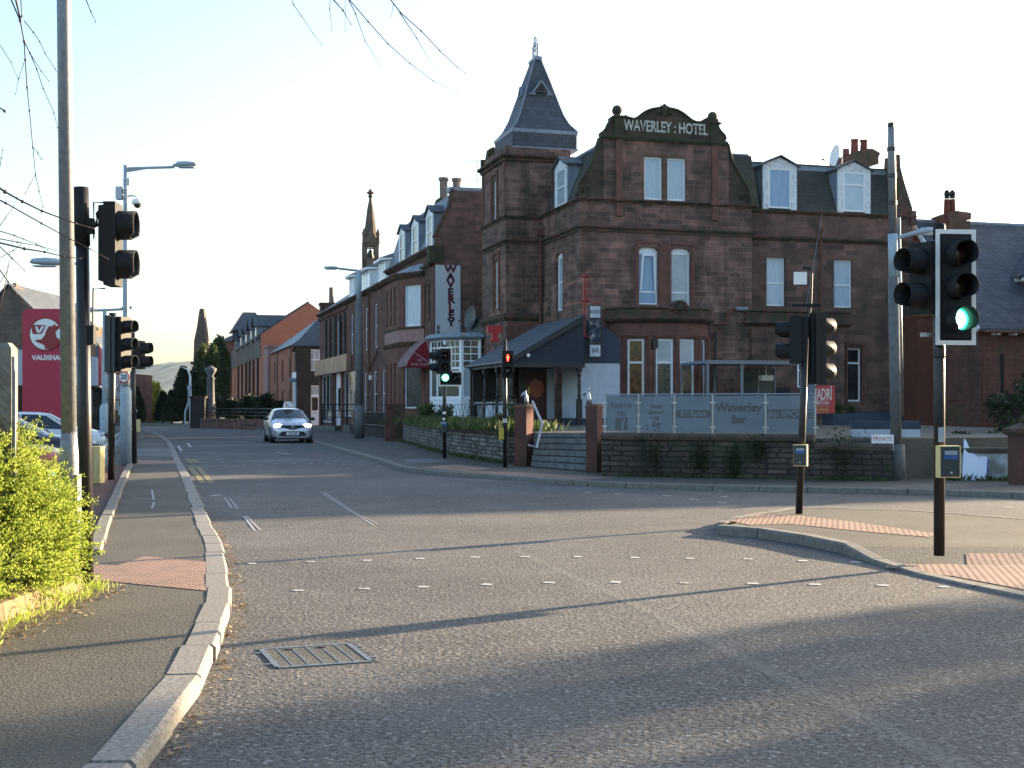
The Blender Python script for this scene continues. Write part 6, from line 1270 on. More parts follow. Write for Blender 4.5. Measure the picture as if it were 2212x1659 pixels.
# near left signal
x, y = pole_base(187, 1257, .1); sc = y / 2808
T = empty('traffic_signal', (x, y, .1), 0, 'tall black signal post at the left pavement with twin hooded lamps facing right', 'traffic light')
tx = (175 - 187) * sc; zt = 1.6 - (405 - 880) * sc - .1
b = MB(); b.tube([(0, 0, 0), (tx * .75, 0, zt - .5)], [.06, .056], 20); b.build('column', M['pole_black'], T, True)
b = MB(); b.tube([(tx * .75, 0, zt - .5), (tx, 0, zt)], [.066, .063], 20); b.build('column_cap', M['plastic'], T, True)
hx = (222 - 187) * sc; z0 = 1.6 - (618 - 880) * sc - .1; hh = (618 - 440) * sc
Mx = Matrix.Identity(4); hd_ = head(T, (hx + .14, .0, z0), R(93), 2, None, pitch=(hh - .04) / 2, vis=.15, visr=.125, W=.27, dep=.10)
b = MB(); xa = (210 - 187) * sc
b.tube([(xa - .04, 0, z0 - .35), (xa - .035, 0, z0 - .02), (hx + .02, 0, z0 - .02)], .008, 5); b.tube([(xa - .03, 0, z0 + hh - .3), (xa - .03, 0, z0 + hh + .01), (hx + .04, 0, z0 + hh + .01)], .008, 5)
b.box(.0, xa - .02, -.04, .04, z0 - .5, z0 - .34); b.box(-.02, xa - .03, -.04, .04, z0 + .45, z0 + .58); b.build('bracket', M['plastic'], T)
b = MB(); b.tube([(xa - .06, -.02, z0 + .5), (xa, -.02, z0 + .52), (xa + .01, -.02, z0 + .62), (xa + .03, -.02, z0 + .68), (hx + .02, -.02, z0 + .68)], .02, 8); b.build('cable_duct', M['plastic'], T)
# second left signal, seen from the side and back
x, y = pole_base(240, 1038, .1); sc = y / 2808
T = empty('traffic_signal', (x, y, .1), 0, 'black signal post before the railings with triple hooded head seen edge on', 'traffic light')
b = MB(); b.tube([(0, 0, 0), (.03, 0, 1.6 - (676 - 880) * sc - .1)], .07, 14); b.build('column', M['pole_black'], T, True)
z0 = 1.6 - (802 - 880) * sc - .1; head(T, (.28, .1, z0), R(70), 3, None, pitch=.36, vis=.22, dep=.2, W=.34, m='plastic', visr=.13)
b = MB(); b.box(-.1, .02, -.12, .3, z0 - .02, z0 + 1.14); b.box(.04, .1, -.1, .3, z0 - .0, z0 + 1.12); b.build('backing_board', M['plastic_green'], T)
# third left signal
x, y = pole_base(290, 1001, .1); sc = y / 2808
T = empty('traffic_signal', (x, y, .1), 0, 'slender black signal post behind the speed limit lamp column with twin hoods', 'traffic light')
b = MB(); b.tube([(0, 0, 0), (-.06, 0, 1.6 - (718 - 880) * sc - .1)], .075, 14); b.build('column', M['pole_black'], T, True)
head(T, (.2, .1, 1.6 - (797 - 880) * sc - .1), R(80), 2, None, pitch=.36, vis=.24, visr=.15)
# utility cabinets
for px0, px1, py0, py1, lab in ((165, 216, 967, 1044, 'large pale yellow utility cabinet behind the near left signal post'), (282, 299, 907, 933, 'small pale yellow utility cabinet beside the slender signal post')):
    Y = 2808 * 1.5 / (py1 + 3 - 880) if px0 < 200 else 52; X0, X1 = (px0 - 1106) / 2808 * Y, (px1 - 1106) / 2808 * Y; z0 = 1.6 - (py1 - 880) / 2808 * Y; z1 = 1.6 - (py0 - 880) / 2808 * Y
    T = empty('utility_cabinet', ((X0 + X1) / 2, Y, 0.0), 0, lab, 'cabinet', 'pale yellow cabinets on the left pavement'); hw = (X1 - X0) / 2
    b = MB(); b.box(-hw, hw, 0, .3, z0, z1); o = b.build('housing', M['cream'], T); b = MB(); b.box(-hw + .05, hw - .05, .05, .25, -.05, z0); b.build('plinth', M['concrete'], T)
    b = MB(); b.box(-.004 + hw * .4, .004 + hw * .4, -.003, 0, z0 + .03, z1 - .03); b.build('door_seam', M['concrete'], o); b = MB(); b.box(-hw - .01, hw + .01, -.01, .31, z1, z1 + .02); b.build('lid', M['cream'], o)

# lamp columns
x, y = pole_base(149, 1275, .1); sc = y / 2808
T = empty('lamp_post', (x, y, .1), 0, 'tall galvanised lamp column with wide octagonal base beside the spring green bush', 'lamp post')
tx = (139 - 150) * sc
b = MB(); b.tube([(0, 0, 0), (0, 0, 1.1), (0, 0, 1.3)], [.078, .078, .062], 12); b.build('base_section', M['galv'], T, True)
b = MB(); b.tube([(0, 0, 1.25), (tx, 0, 4.8), (tx * 2, 0, 8.4)], [.062, .056, .05], 16); b.build('column', M['galv'], T, True)
b = MB(); b.tube([(tx * 2, 0, 8.35), (tx * 2 + .2, 0, 8.5), (tx * 2 + 1.2, 0, 8.6)], .03, 8); b.build('arm', M['galv'], T); lantern(T, tx * 2 + 1.2, 0, 8.6, 1)
b = MB(); b.box(.02, .085, -.05, .05, .35, .95); b.build('access_door', M['galv'], T)
x, y = pole_base(272, 1006, .1); sc = y / 2808; Zs = lambda py: 1.6 - (py - 880) * sc - .1
T = empty('lamp_post', (x, y, .1), 0, 'blue grey lamp column carrying dome camera and twenty speed limit sign', 'lamp post')
column(T, Zs(357), .10, .06, (1.9, .145)); b = MB(); b.tube([(.0, 0, Zs(364)), (1.25, 0, Zs(361))], .035, 8); b.prism([(.05, Zs(372)), (.6, Zs(364)), (.05, Zs(362))], 'y', -.02, .02); b.build('arm', M['alu'], T); lantern(T, 1.2, 0, Zs(358), 1, .62)
b = MB(); b.tube([(0, -.05, Zs(424)), (.2, -.05, Zs(423)), (.3, -.05, Zs(426)), (.3, -.05, Zs(432))], .03, 8); b.build('camera_arm', M['white'], T)
b = MB(); b.lathe(.31, -.05, [(.03, Zs(429)), (.12, Zs(432)), (.15, Zs(438)), (.15, Zs(441)), (.13, Zs(442))], 14); cm = b.build('dome_camera', M['white'], T, True); b = MB(); b.ball((.31, -.05, Zs(442)), .1, 10); b.build('camera_dome', M['black'], cm, True)
b = MB(); b.box(-.24, -.08, -.1, .1, Zs(431), Zs(404)); b.build('equipment_box', M['plaster_white'], T)
b = MB()
for py in (390, 398, 411, 416, 425, 429): b.lathe(0, 0, [(.085, Zs(py)), (.085, Zs(py) + .02)], 12)
b.box(.05, .11, -.05, .05, Zs(400), Zs(385)); b.build('strap', M['steel'], T)
b = MB(); r_ = .15; b.tube_rings([[(r_ * k * math.cos(t), yy - .17, Zs(815) + r_ * k * math.sin(t)) for t in [q * math.pi / 12 for q in range(24)]] for k, yy in ((1, 0), (1, -.01), (.01, -.011))]); sg = b.build('speed_sign', M['red'], T)
b = MB(); b.tube_rings([[(r_ * k * math.cos(t), yy - .17, Zs(815) + r_ * k * math.sin(t)) for t in [q * math.pi / 12 for q in range(24)]] for k, yy in ((.8, -.012), (.8, -.015), (.01, -.0155))]); b.build('sign_face', M['white'], sg)
text('20', .17, FM(0, -.19, Zs(815)), M['black'], sg, bold=.004, ext=.001)
# street lamp with double arm behind
Y = 43; x = (226 - 1106) / 2808 * Y; sc = Y / 2808
T = empty('lamp_post', (x, Y, .1), 0, 'twin arm lamp column behind the red totem with a lantern on each side', 'lamp post')
column(T, Zs(667), .09, .06, (1.5, .16)); b = MB(); b.tube([(-1.0, 0, Zs(672)), (0, 0, Zs(670)), (.6, 0, Zs(668))], .04, 8); b.build('arm', M['alu'], T)
lantern(T, -.25, 0, Zs(671), -1, .5, w=.1); lantern(T, .5, 0, Zs(667), 1, .4, w=.05)
b = MB(); b.box(-1.0, -.86, -.1, .1, Zs(668), Zs(655)); b.build('camera_housing', M['plaster_white'], T)
# lamp hidden behind near signal post
Y = 24; x = (178 - 1106) / 2808 * Y; sc = Y / 2808
T = empty('lamp_post', (x, Y, .1), 0, 'lamp column mostly hidden behind the near left signal with large lantern reaching left', 'lamp post')
column(T, Zs(567), .06, .045); b = MB(); b.tube([(0, 0, Zs(570)), (-.4, 0, Zs(569))], .03, 8); b.build('arm', M['alu'], T); lantern(T, -.3, 0, Zs(570), -1, .64)
# lamp in front of terrace
x, y = pole_base(776, 947, .1); sc = y / 2808
T = empty('lamp_post', (x, y, .1), 0, 'dark concrete lamp column on the right pavement with arm over the shop fascia', 'lamp post')
b = MB(); b.tube([(0, 0, 0), (0, 0, 1.6)], [.25, .24], 12); b.tube([(0, 0, 1.6), (-.02, 0, Zs(650))], [.2, .16], 12); b.build('lower_column', M['conc_pole'], T, True); b = MB(); b.tube([(-.02, 0, Zs(650)), (-.03, 0, Zs(583))], .12, 12); b.build('column', M['alu'], T, True)
b = MB(); b.tube([(-.03, 0, Zs(585)), (-1.0, 0, Zs(580))], .06, 8); b.build('arm', M['alu'], T); lantern(T, -.95, 0, Zs(580), -1, .75, w=.16)
# lamp by the low wall with flue like extension
x, y = pole_base(1937, 1041, .05); sc = y / 2808; Zs = lambda py: 1.6 - (py - 880) * sc - .05
T = empty('lamp_post', (x, y, .05), 0, 'tall leaning column with concrete foot and short arm at the low rubble wall', 'lamp post'); lx = (1925 - 1937) * sc
def px_at(py): return lx * (1041 - py) / (1041 - 265)
b = MB(); b.tube([(0, 0, 0), (px_at(960), 0, Zs(960))], [.20, .17], 14); b.tube([(px_at(960), 0, Zs(960)), (px_at(600), 0, Zs(600))], .115, 14); b.build('concrete_foot', M['conc_pole'], T, True)
b = MB(); b.tube([(px_at(600), 0, Zs(600)), (px_at(505), 0, Zs(505))], .10, 14); b.build('column', M['alu'], T, True)
b = MB(); b.tube([(px_at(505), 0, Zs(505)), (px_at(320), 0, Zs(320)), (px_at(270), 0, Zs(270))], [.085, .08, .065], 14); b.build('upper_tube', M['galv'], T, True)
b = MB(); b.lathe(px_at(265), 0, [(.072, Zs(275)), (.075, Zs(268)), (.06, Zs(265))], 12)
for py in (320, 325, 378, 383, 436, 441, 505): b.lathe(px_at(py), 0, [(.1, Zs(py) - .015), (.1, Zs(py) + .015)], 12)
b.build('clamp_band', M['pole_black'], T)
b = MB(); b.tube([(px_at(880) + .14, 0, Zs(900)), (px_at(400) + .14, 0, Zs(470))], .035, 8)
for py in (500, 560, 590, 620, 700, 800): b.tube([(px_at(py), 0, Zs(py)), (px_at(py) + .16, 0, Zs(py))], .02, 6)
b.build('side_conduit', M['steel'], T, True)
b = MB(); b.tube([(px_at(515), 0, Zs(516)), (.5, 0, Zs(500))], .045, 8); b.build('arm', M['alu'], T); lantern(T, .38, 0, Zs(503), 1, .42, w=.1, m='alu')
# distant lamps and street bits
for px, pyb, pyt, arm, Yd, lab in ((412, 905, 793, -20, 118, 'distant pale lamp column leaning over the far road by dark trees'), (310 + 124, 0, 0, 0, 0, ''), ):
    if not lab: continue
    T = empty('lamp_post', ((px - 1106) / 2808 * Yd, Yd, 0), 0, lab, 'lamp post'); s_ = Yd / 2808; h = 1.6 + (880 - pyt) * s_
    b = MB(); b.tube([(0, 0, 0), (-.05, 0, h - .8), (-.3, 0, h - .2), (-.8, 0, h)], [.13, .1, .07, .05], 8); b.build('column', M['dirty_white'], T, True); b = MB(); b.box(arm * s_, -.7, -.1, .1, h - .06, h + .04); b.build('lantern', M['alu'], T)
Yd = 165; s_ = Yd / 2808; T = empty('lamp_post', ((333 - 1106) * s_, Yd, -1), 0, 'far thin lamp column before the yellow green tree', 'lamp post'); b = MB(); b.tube([(0, 0, 0), (0, 0, 2.6 + (880 - 851) * s_)], .09, 6); b.tube([(0, 0, 2.55 + 29 * s_), (.6, 0, 2.6 + 29 * s_)], .08, 5); b.build('column', M['dirty_white'], T)
Yd = 112; s_ = Yd / 2808; T = empty('bent_signal_post', ((400 - 1106) * s_, Yd, 0), 0, 'far grey post with kinked top at the road bend', 'signal post'); b = MB(); b.tube([(0, 0, 0), (0, 0, 1.2), (.3, 0, 2.0), (.35, 0, 3.4)], .09, 8); b.build('post', M['alu'], T); b = MB(); b.box(.2, .5, -.1, .1, 3.1, 3.5); b.build('box', M['alu'], T)
Yd = 106; s_ = Yd / 2808; T = empty('white_post', ((429 - 1106) * s_, Yd, 0), 0, 'far slim white post before the boundary pier', 'post'); b = MB(); b.tube([(0, 0, 0), (0, 0, 1.6 + 15 * s_ * 0 + .1)], .07, 8); b.build('post', M['white'], T); b = MB(); b.ball((0, 0, 1.75), .1, 6); b.build('cap', M['white'], T)
# direction sign
Yd = 75; s_ = Yd / 2808; X0 = (229 - 1106) * s_; T = empty('direction_sign', (X0, Yd, .1), 0, 'white direction sign with black route lines behind the signal posts', 'sign')
wd_, z0, z1 = 38 * s_, 1.5 - (862 - 880) * s_, 1.5 - (810 - 880) * s_
b = MB(); b.box(0, wd_ + .1, 0, .05, z0, z1); bd = b.build('panel', M['white'], T); b = MB()
for xx in (.2, wd_ - .1): b.tube([(xx, .1, 0), (xx, .1, z1)], .05, 6)
b.build('post', M['galv'], T)
b = MB(); b.box(.05, wd_ * .75, -.02, 0, z0 - .65, z0 - .1); b.build('lower_panel', M['white'], T)
text('Stranraer', .22, FM(.4, -.004, z1 - .15), M['black'], bd, ext=.001); text('Kilmarnock', .22, FM(.45, -.004, z1 - .38), M['black'], bd, ext=.001); text('Carlisle', .2, FM(.32, -.004, z0 + .15), M['black'], bd, ext=.001)
b = MB(); b.tube([(wd_ - .15, -.01, z0 + .1), (wd_ - .18, -.01, z0 + .45), (wd_ - .35, -.01, z0 + .55), (wd_ - .2, -.01, z0 + .85), (wd_ - .12, -.01, z1 - .2)], .035, 5); b.build('route_line', M['black'], bd)
Yd = 92; s_ = Yd / 2808; T = empty('chevron_sign', ((274 - 1106) * s_, Yd, .1), 0, 'small white arrow sign low beside the speed limit column', 'sign'); b = MB(); b.prism([(-.6, .95), (.5, .95), (.75, 1.25), (.5, 1.55), (-.6, 1.55)], 'y', 0, .05); bd = b.build('panel', M['white'], T); b = MB(); b.prism([(-.3, 1.25), (0, 1.05), (0, 1.15), (.4, 1.15), (.4, 1.35), (0, 1.35), (0, 1.45)], 'y', -.02, -.001); b.build('arrow', M['black'], bd); b = MB(); b.box(-.05, .05, .05, .12, 0, 1.5); b.build('post', M['galv'], T)
Yd = 140; s_ = Yd / 2808; T = empty('round_sign', ((311 - 1106) * s_, Yd, 0), 0, 'far square white sign with dark roundel at the roundabout', 'sign'); b = MB(); b.box(-.4, .4, 0, .05, .8, 1.6); bd = b.build('panel', M['white'], T); b = MB(); b.ball((0, -.02, 1.2), .25, 10, (1, .15, 1)); b.build('roundel', M['black'], bd); b = MB(); b.box(-.05, .05, .05, .1, -1, 1); b.build('post', M['galv'], T)
# roadside panel (light band by the roundabout)
Yd = 150; s_ = Yd / 2808; T = empty('stone_edging', ((338 - 1106) * s_, Yd, 0), 0, 'sunlit ragged stone edging at the distant roundabout', 'edging'); b = MB(); b.prism([(-1.6, -.8), (-1.7, .35), (-1.2, .6), (-.8, .4), (-.3, .7), (.1, .5), (.6, .75), (1.2, .5), (1.7, .6), (1.8, -.8)], 'y', 0, .5); b.build('stones', M['concrete'], T)

# ------------------------------------------------------------------ cars
def car(name, label, pos, rz, paint, k=1.0, lights=False, front=True, group=None, suv=0.0):
    T = empty(name, pos, rz, label, 'car', group)
    S = [  # y, w, zb, zs, wr, zr(top), wm
        (2.03, .58, .30, .56, .45, .60), (1.99, .74, .22, .62, .58, .69), (1.86, .82, .20, .70, .62, .79), (1.5, .86, .19, .80, .64, .90), (1.05, .87, .19, .87, .66, .98), (.92, .87, .19, .89, .70, 1.02),
        (.22, .87, .19, .92, .57, 1.40), (-.1, .87, .19, .93, .58, 1.44), (-.6, .87, .19, .94, .58, 1.45), (-1.2, .87, .19, .96, .56, 1.41), (-1.72, .86, .2, .98, .52, 1.28), (-1.93, .82, .24, .98, .60, 1.05), (-2.03, .72, .3, .82, .55, .88)]
    b = MB(); V = []
    for i, (y, w_, zb, zs, wr, zr) in enumerate(S):
        cab = 6 <= i <= 10
        zr += suv * (.12 if cab else .06); zs += suv * .06
        half = [(0, zb), (w_ * .82, zb), (w_ * .97, zb + .10), (w_, (zb + zs) / 2), (w_ * .985, zs - .08), (w_ * .93, zs), (wr, zr - (.07 if cab else .03)), (wr * .8, zr - .012), (0, zr + .01)]
        if i in (5,): half[6] = (w_ * .82, zs + .06)
        V.append([Vector((x, y, z)) for x, z in half])
    def face(bb, i, j, side): 
        q = [V[i][j], V[i][j + 1], V[i + 1][j + 1], V[i + 1][j]]; bb.poly([(side * p.x, p.y, p.z) for p in q])
    body, ws, sw, rw = MB(), MB(), MB(), MB()
    for i in range(len(S) - 1):
        for j in range(8):
            for s_ in (-1, 1):
                tgt = body
                if i == 5 and j in (6, 7): tgt = ws
                elif 5 <= i <= 9 and j == 5: tgt = sw
                elif i == 10 and j in (6, 7): tgt = rw
                face(tgt, i, j, s_)
    for s_ in (-1, 1):
        for e in (0, -1): body.poly([(s_ * p.x, p.y, p.z) for p in V[e]])
    import bmesh
    def weld(o):
        bm = bmesh.new(); bm.from_mesh(o.data); bmesh.ops.remove_doubles(bm, verts=bm.verts, dist=.001); bmesh.ops.recalc_face_normals(bm, faces=bm.faces); bm.to_mesh(o.data); bm.free(); smooth_angle(o, 35); return o
    weld(body.build('body', paint, T))
    g = M['car_glass']
    for bb, nm in ((ws, 'windscreen'), (sw, 'side_window'), (rw, 'rear_window')): weld(bb.build(nm, g, T))
    # pillars
    b = MB()
    for s_ in (-1, 1):
        for a, c in (((5, 5), (6, 6)),): p, q = V[5][5], V[6][6]; b.beam((s_ * p.x, p.y, p.z), (s_ * q.x, q.y, q.z), .05)
        for i in (8, 10): p, q = V[i][5], V[i][6]; b.beam((s_ * p.x, p.y, p.z), (s_ * q.x * 1.01, q.y, q.z), .06, .03)
    b.build('pillar', paint if front else M['black'], T)
    for yy in (1.22, -1.27):
        for s_ in (-1, 1):
            w0 = MB(); w0.tube([(s_ * .66, yy, .31), (s_ * .72, yy, .31), (s_ * .86, yy, .31), (s_ * .88, yy, .31)], [.28, .315, .315, .28], 20); wh = w0.build('wheel', M['tyre'], T, True)
            r_ = MB(); r_.tube([(s_ * .875, yy, .31), (s_ * .89, yy, .31)], [.2, .19], 16); r_.build('rim', M['rim'], wh)
            a_ = MB(); a_.tube_rings([[(s_ * .872, yy + r * math.cos(t), .33 + r * math.sin(t)) for t in [q * math.pi / 10 for q in range(11)]] for r in (.36, .30)], cap=False); a_.build('wheel_arch', M['black'], T)
    for s_ in (-1, 1):
        m_ = MB(); m_.ball((s_ * .98, .78, 1.0), .1, 8, (1.1, .6, .75)); m_.tube([(s_ * .86, .75, .96), (s_ * .95, .78, .98)], .025, 5); m_.build('wing_mirror', M['black'], T, True)
        h_ = MB(); h_.ball((s_ * .60, 1.90, .72), .16, 10, (1.15, .45, .55)); hl = h_.build('headlight', M['headlamp_on'] if lights else M['headlamp'], T, True)
        if lights: h2 = MB(); h2.prism([(s_ * .40, .66), (s_ * .62, .63), (s_ * .74, .68), (s_ * .76, .78), (s_ * .58, .72)], 'y', 1.97, 1.985); h2.build('lamp_strip', M['headlamp_on'], hl)
        t_ = MB(); t_.box(s_ * .60, s_ * .78, -1.99, -1.90, .80, 1.0); t_.build('tail_light', M['red'], T)
        f_ = MB(); f_.prism([(s_ * .50, .38), (s_ * .72, .42), (s_ * .74, .50), (s_ * .58, .48)], 'y', 1.90, 2.005); f_.build('fog_recess', M['black'], T)
    b = MB(); b.prism([(-.50, .68), (-.22, .60), (0, .53), (.22, .60), (.50, .68), (.50, .75), (.2, .735), (-.2, .735), (-.50, .75)], 'y', 1.9, 2.036); b.build('grille', M['black'], T)
    b = MB(); b.prism([(-.50, .30), (.50, .30), (.56, .36), (.42, .49), (-.42, .49), (-.56, .36)], 'y', 1.9, 2.036); b.build('lower_intake', M['black'], T)
    b = MB(); b.box(-.26, .26, 2.037, 2.05, .34, .45); pl_ = b.build('number_plate', M['white'], T)
    if lights:
        Mt = Matrix.Translation((0, 2.053, .395)) @ Matrix.Rotation(R(180), 4, 'Z') @ Matrix.Rotation(R(90), 4, 'X'); text('395 ESM', .10, Mt, M['black'], pl_, ext=.001, bold=.002)
        b = MB(); b.prism([(0, .54), (.075, .65), (0, .76), (-.075, .65)], 'y', 2.03, 2.05); em = b.build('emblem', M['steel'], T); b = MB(); b.prism([(0, .59), (.035, .65), (0, .71), (-.035, .65)], 'y', 2.05, 2.055); b.build('emblem_centre', M['black'], em)
        Mr = Matrix.Translation((0, .2, 1.47)); b = MB(Mr); b.prism([(-.22, 0), (.22, 0), (.14, .26), (-.14, .26)], 'y', -.06, .06); ls = b.build('roof_sign', M['white'], T)
        b = MB(Mr); b.box(.045, .085, .061, .066, .08, .21); b.box(-.06, .085, .0611, .0665, .05, .085); b.build('letter_l', M['red'], ls)
        b = MB(); b.box(-.75, .75, 1.2, 1.95, .16, .22); b.build('underbody', M['black'], T)
        b = MB(); b.beam((-.5, .955, 1.035), (.1, .85, 1.09), .015); b.beam((.2, .955, 1.035), (.55, .80, 1.1), .015); b.build('wiper', M['black'], T)
    b = MB(); b.box(-.78, .78, -1.9, 1.9, .17, .25); b.build('floor_pan', M['black'], T)
    for c in list(T.children): pass
    T.scale = (k, k, k)
    return T
M['car_glass'] = mat('car_glass', (.015, .025, .032), .05, spec=.8)
M['headlamp'] = mat('headlamp_glass', (.45, .48, .5), .15); M['headlamp_on'] = mat('lit_headlamp', (.9, .9, 1), .3, emit=(.80, .78, 1.0), es=1.7)
def carpaint(name, c, met=.3, rough=.28): return mat(name, c, rough, met, coat=.6)
px, py = 605, 957; x, y = G(px, py); car('silver_hatchback', 'silver learner hatchback with lit headlamps and white roof sign driving towards the junction', (x, y + 1.9, 0), R(180 + 16), carpaint('silver_paint', (.55, .58, .62), .55, .3), 1.08, True)
x = (352 - 1106) / 2808 * 176; car('dark_hatchback', 'small dark car with red tail lights dipping over the far crest', (x, 176, gz(176)), R(-28), carpaint('black_car_paint', (.01, .012, .02)), 1.0, False)
for nm, lab, nx, ny, col_, suv, rot in (('parked_saloon', 'white parked car furthest along the dealership row', -13.2, 42.5, (.6, .62, .64), .2, -78), ('parked_hatchback', 'glossy black parked car behind the near left signal post', -9.75, 30.5, (.012, .014, .018), .7, -78),
                            ('parked_estate', 'burnt orange parked car between blue and black ones behind the bush', -7.7, 23.2, (.42, .13, .06), .3, -78), ('parked_city_car', 'bright blue parked car nearest the camera behind the bush', -5.75, 16.7, (.03, .30, .48), .1, -78)):
    an = R(rot); c = car(nm, lab, (nx - math.sin(-an) * 2.03, ny - 2.03 * math.cos(an), .0), an, carpaint(nm + '_paint', col_, .15), 1.0, False, group='cars parked at the dealership')

# ------------------------------------------------------------------ dealership
def XY(px, Y): return (px - 1106) / 2808 * Y
Yt = 52.0; s_ = Yt / 2808
T = empty('totem_sign', (XY(103, Yt), Yt, 0), R(0), 'tall crimson dealership totem with round griffin emblem and white lettering', 'sign'); hw = 55 * s_; zt = 1.6 + (880 - 667) * s_
def Zt(py): return 1.6 + (880 - py) * s_
r_ = .25; b = MB(); pr_ = [(hw - r_ + r_ * math.cos(t), zt - r_ + r_ * math.sin(t)) for t in [k * math.pi / 12 for k in range(7)]] + [(-hw + r_ + r_ * math.cos(t), zt - r_ + r_ * math.sin(t)) for t in [math.pi / 2 + k * math.pi / 12 for k in range(7)]] + [(-hw, 0), (hw, 0)]
b.prism(pr_, 'y', 0, .35); pn = b.build('panel', M['red_sign'], T)
ex, ez, er = XY(99, Yt) - XY(103, Yt), Zt(722), 37 * s_
def disc(r, y0, y1, m, nm, par, cx_=ex, cz_=ez):
    b = MB(); b.tube_rings([[(cx_ + r * math.cos(t), yy, cz_ + r * math.sin(t)) for t in [q * math.pi / 20 for q in range(40)]] for yy in (y0, y1)]); return b.build(nm, m, par)
em = disc(er, 0, -.03, M['red_dark'], 'emblem', pn); disc(er * .90, -.03, -.045, M['white'], 'emblem_disc', em)
def E(px, py): return (ex + (px - 327) * .293 * s_, ez - (py - 1362) * .293 * s_)
b = MB(); b.prism([E(*p) for p in ((300, 1400), (330, 1360), (325, 1355), (350, 1305), (385, 1300), (395, 1283), (402, 1298), (425, 1302), (435, 1312), (402, 1345), (408, 1385), (428, 1398), (437, 1420), (405, 1460), (360, 1474), (322, 1470), (322, 1448), (300, 1432), (262, 1420), (250, 1405))], 'y', -.06, -.045); b.build('griffin', M['red_dark'], em)
b = MB(); b.prism([E(*p) for p in ((238, 1362), (228, 1345), (226, 1300), (240, 1292), (330, 1297), (318, 1325), (300, 1358), (268, 1360))], 'y', -.058, -.045); b.build('flag', M['red_dark'], em)
b = MB(); b.prism([E(*p) for p in ((252, 1304), (268, 1304), (280, 1338), (300, 1304), (322, 1304), (290, 1350), (266, 1350))], 'y', -.064, -.058); b.build('flag_letter', M['white'], em)
text('VAUXHALL', .27, FM(.06, -.006, Zt(773)), M['white'], pn, bold=.010, ext=.004, sx=1.0)
# showroom
D = Bld('showroom', *loc(XY(195, 60), 60.0), 'low car showroom with pale fascia band over dark glass behind the totem', 'showroom')
du, dv_ = loc(XY(195, 60), 60.0); zf1 = 1.6 + (880 - 772) * 60 / 2808; zf0 = 1.6 + (880 - 833) * 60 / 2808
b = D.mb(); b.box(du - 22, du, dv_, dv_ + 26, .02, zf0); b.build('glazed_wall', M['dark_pane'], D.root)
b = D.mb(); b.prism([(du - 22, zf0), (du + .3, zf0), (du + .3, zf1), (du - 3.5, zf1 + .35), (du - 22, zf1 + 1.6)], 'y', dv_ - .3, dv_ + 26.3); b.build('fascia', M['plaster_white'], D.root)
b = D.mb()
for k in range(9): b.box(du - .05, du + .04, dv_ + 1.5 + k * 3, dv_ + 1.7 + k * 3, .02, zf0)
b.build('glazing_post', M['black'], D.root)
b = D.mb(); b.box(du + .3, du + .36, dv_ + 2, dv_ + 5.5, zf0 + .1, zf1 + .6); b.box(du + .3, du + .5, dv_ + 18, dv_ + 24, zf0 - .2, zf1 + .8); b.build('red_sign_panel', M['red_sign'], D.root)
# stone gable behind
Yg = 78; s_ = Yg / 2808; T = empty('stone_gable_house', (XY(19, Yg), Yg, 0), 0, 'dark stone house with steep gable and chimney rising behind the crimson totem', 'house')
Zg_ = lambda py: 1.6 + (880 - py) * s_
b = MB(); b.prism([(-70 * s_, 0), (-70 * s_, Zg_(700)), (0, Zg_(618)), (72 * s_, Zg_(690)), (72 * s_, 0)], 'y', 0, 10); b.build('gable_wall', M['old_church'], T)
b = MB(); b.hexa([(0, -.2, Zg_(616)), (76 * s_, -.2, Zg_(692)), (76 * s_, 10.2, Zg_(692)), (0, 10.2, Zg_(616)), (0, -.2, Zg_(612)), (77 * s_, -.2, Zg_(688)), (77 * s_, 10.2, Zg_(688)), (0, 10.2, Zg_(612))]); b.hexa([(0, -.2, Zg_(616)), (-76 * s_, -.2, Zg_(705)), (-76 * s_, 10.2, Zg_(705)), (0, 10.2, Zg_(616)), (0, -.2, Zg_(612)), (-77 * s_, -.2, Zg_(701)), (-77 * s_, 10.2, Zg_(701)), (0, 10.2, Zg_(612))]); b.build('roof', M['slate'], T)
b = MB(); b.box(-8 * s_, 9 * s_, .3, 1.8, Zg_(640), Zg_(617)); ck = b.build('chimney', M['old_church'], T); b = MB(); b.lathe(0, 1, [(.2, Zg_(617)), (.15, Zg_(608))], 8); b.build('chimney_pot', M['potbuff'], ck)
Yg = 120; s_ = Yg / 2808; T = empty('dark_slate_house', (XY(175, Yg), Yg, 0), 0, 'dark house with falling slate roof between near signal post and twin arm lamp', 'house'); Zg_ = lambda py: 1.6 + (880 - py) * s_
b = MB(); b.box(-12 * s_, 45 * s_, 0, 10, 0, Zg_(785)); b.box(-12 * s_, 8 * s_, 2, 10, 0, Zg_(700)); b.build('wall', M['old_church'], T); b = MB(); b.hexa([(8 * s_, -.5, Zg_(786)), (47 * s_, -.5, Zg_(786)), (47 * s_, 11, Zg_(786)), (8 * s_, 11, Zg_(786)), (8.1 * s_, 2, Zg_(722)), (24 * s_, 2, Zg_(742)), (24 * s_, 8, Zg_(742)), (8.1 * s_, 8, Zg_(722))]); b.build('roof', M['slate'], T)
# stone building far left of road
Yg = 135; s_ = Yg / 2808; T = empty('far_brown_building', (XY(287, Yg), Yg, 0), 0, 'far brown building edge beside the dark conifer', 'building'); b = MB(); b.box(-6 * s_, 7 * s_, 0, 6, -1, 1.6 + (880 - 810) * s_); b.build('wall', M['stone3'], T); b = MB(); b.box(-6.5 * s_, 7.5 * s_, -.3, 6.3, 1.6 + 70 * s_, 1.6 + 72 * s_); b.build('cornice', M['trim_dark'], T)

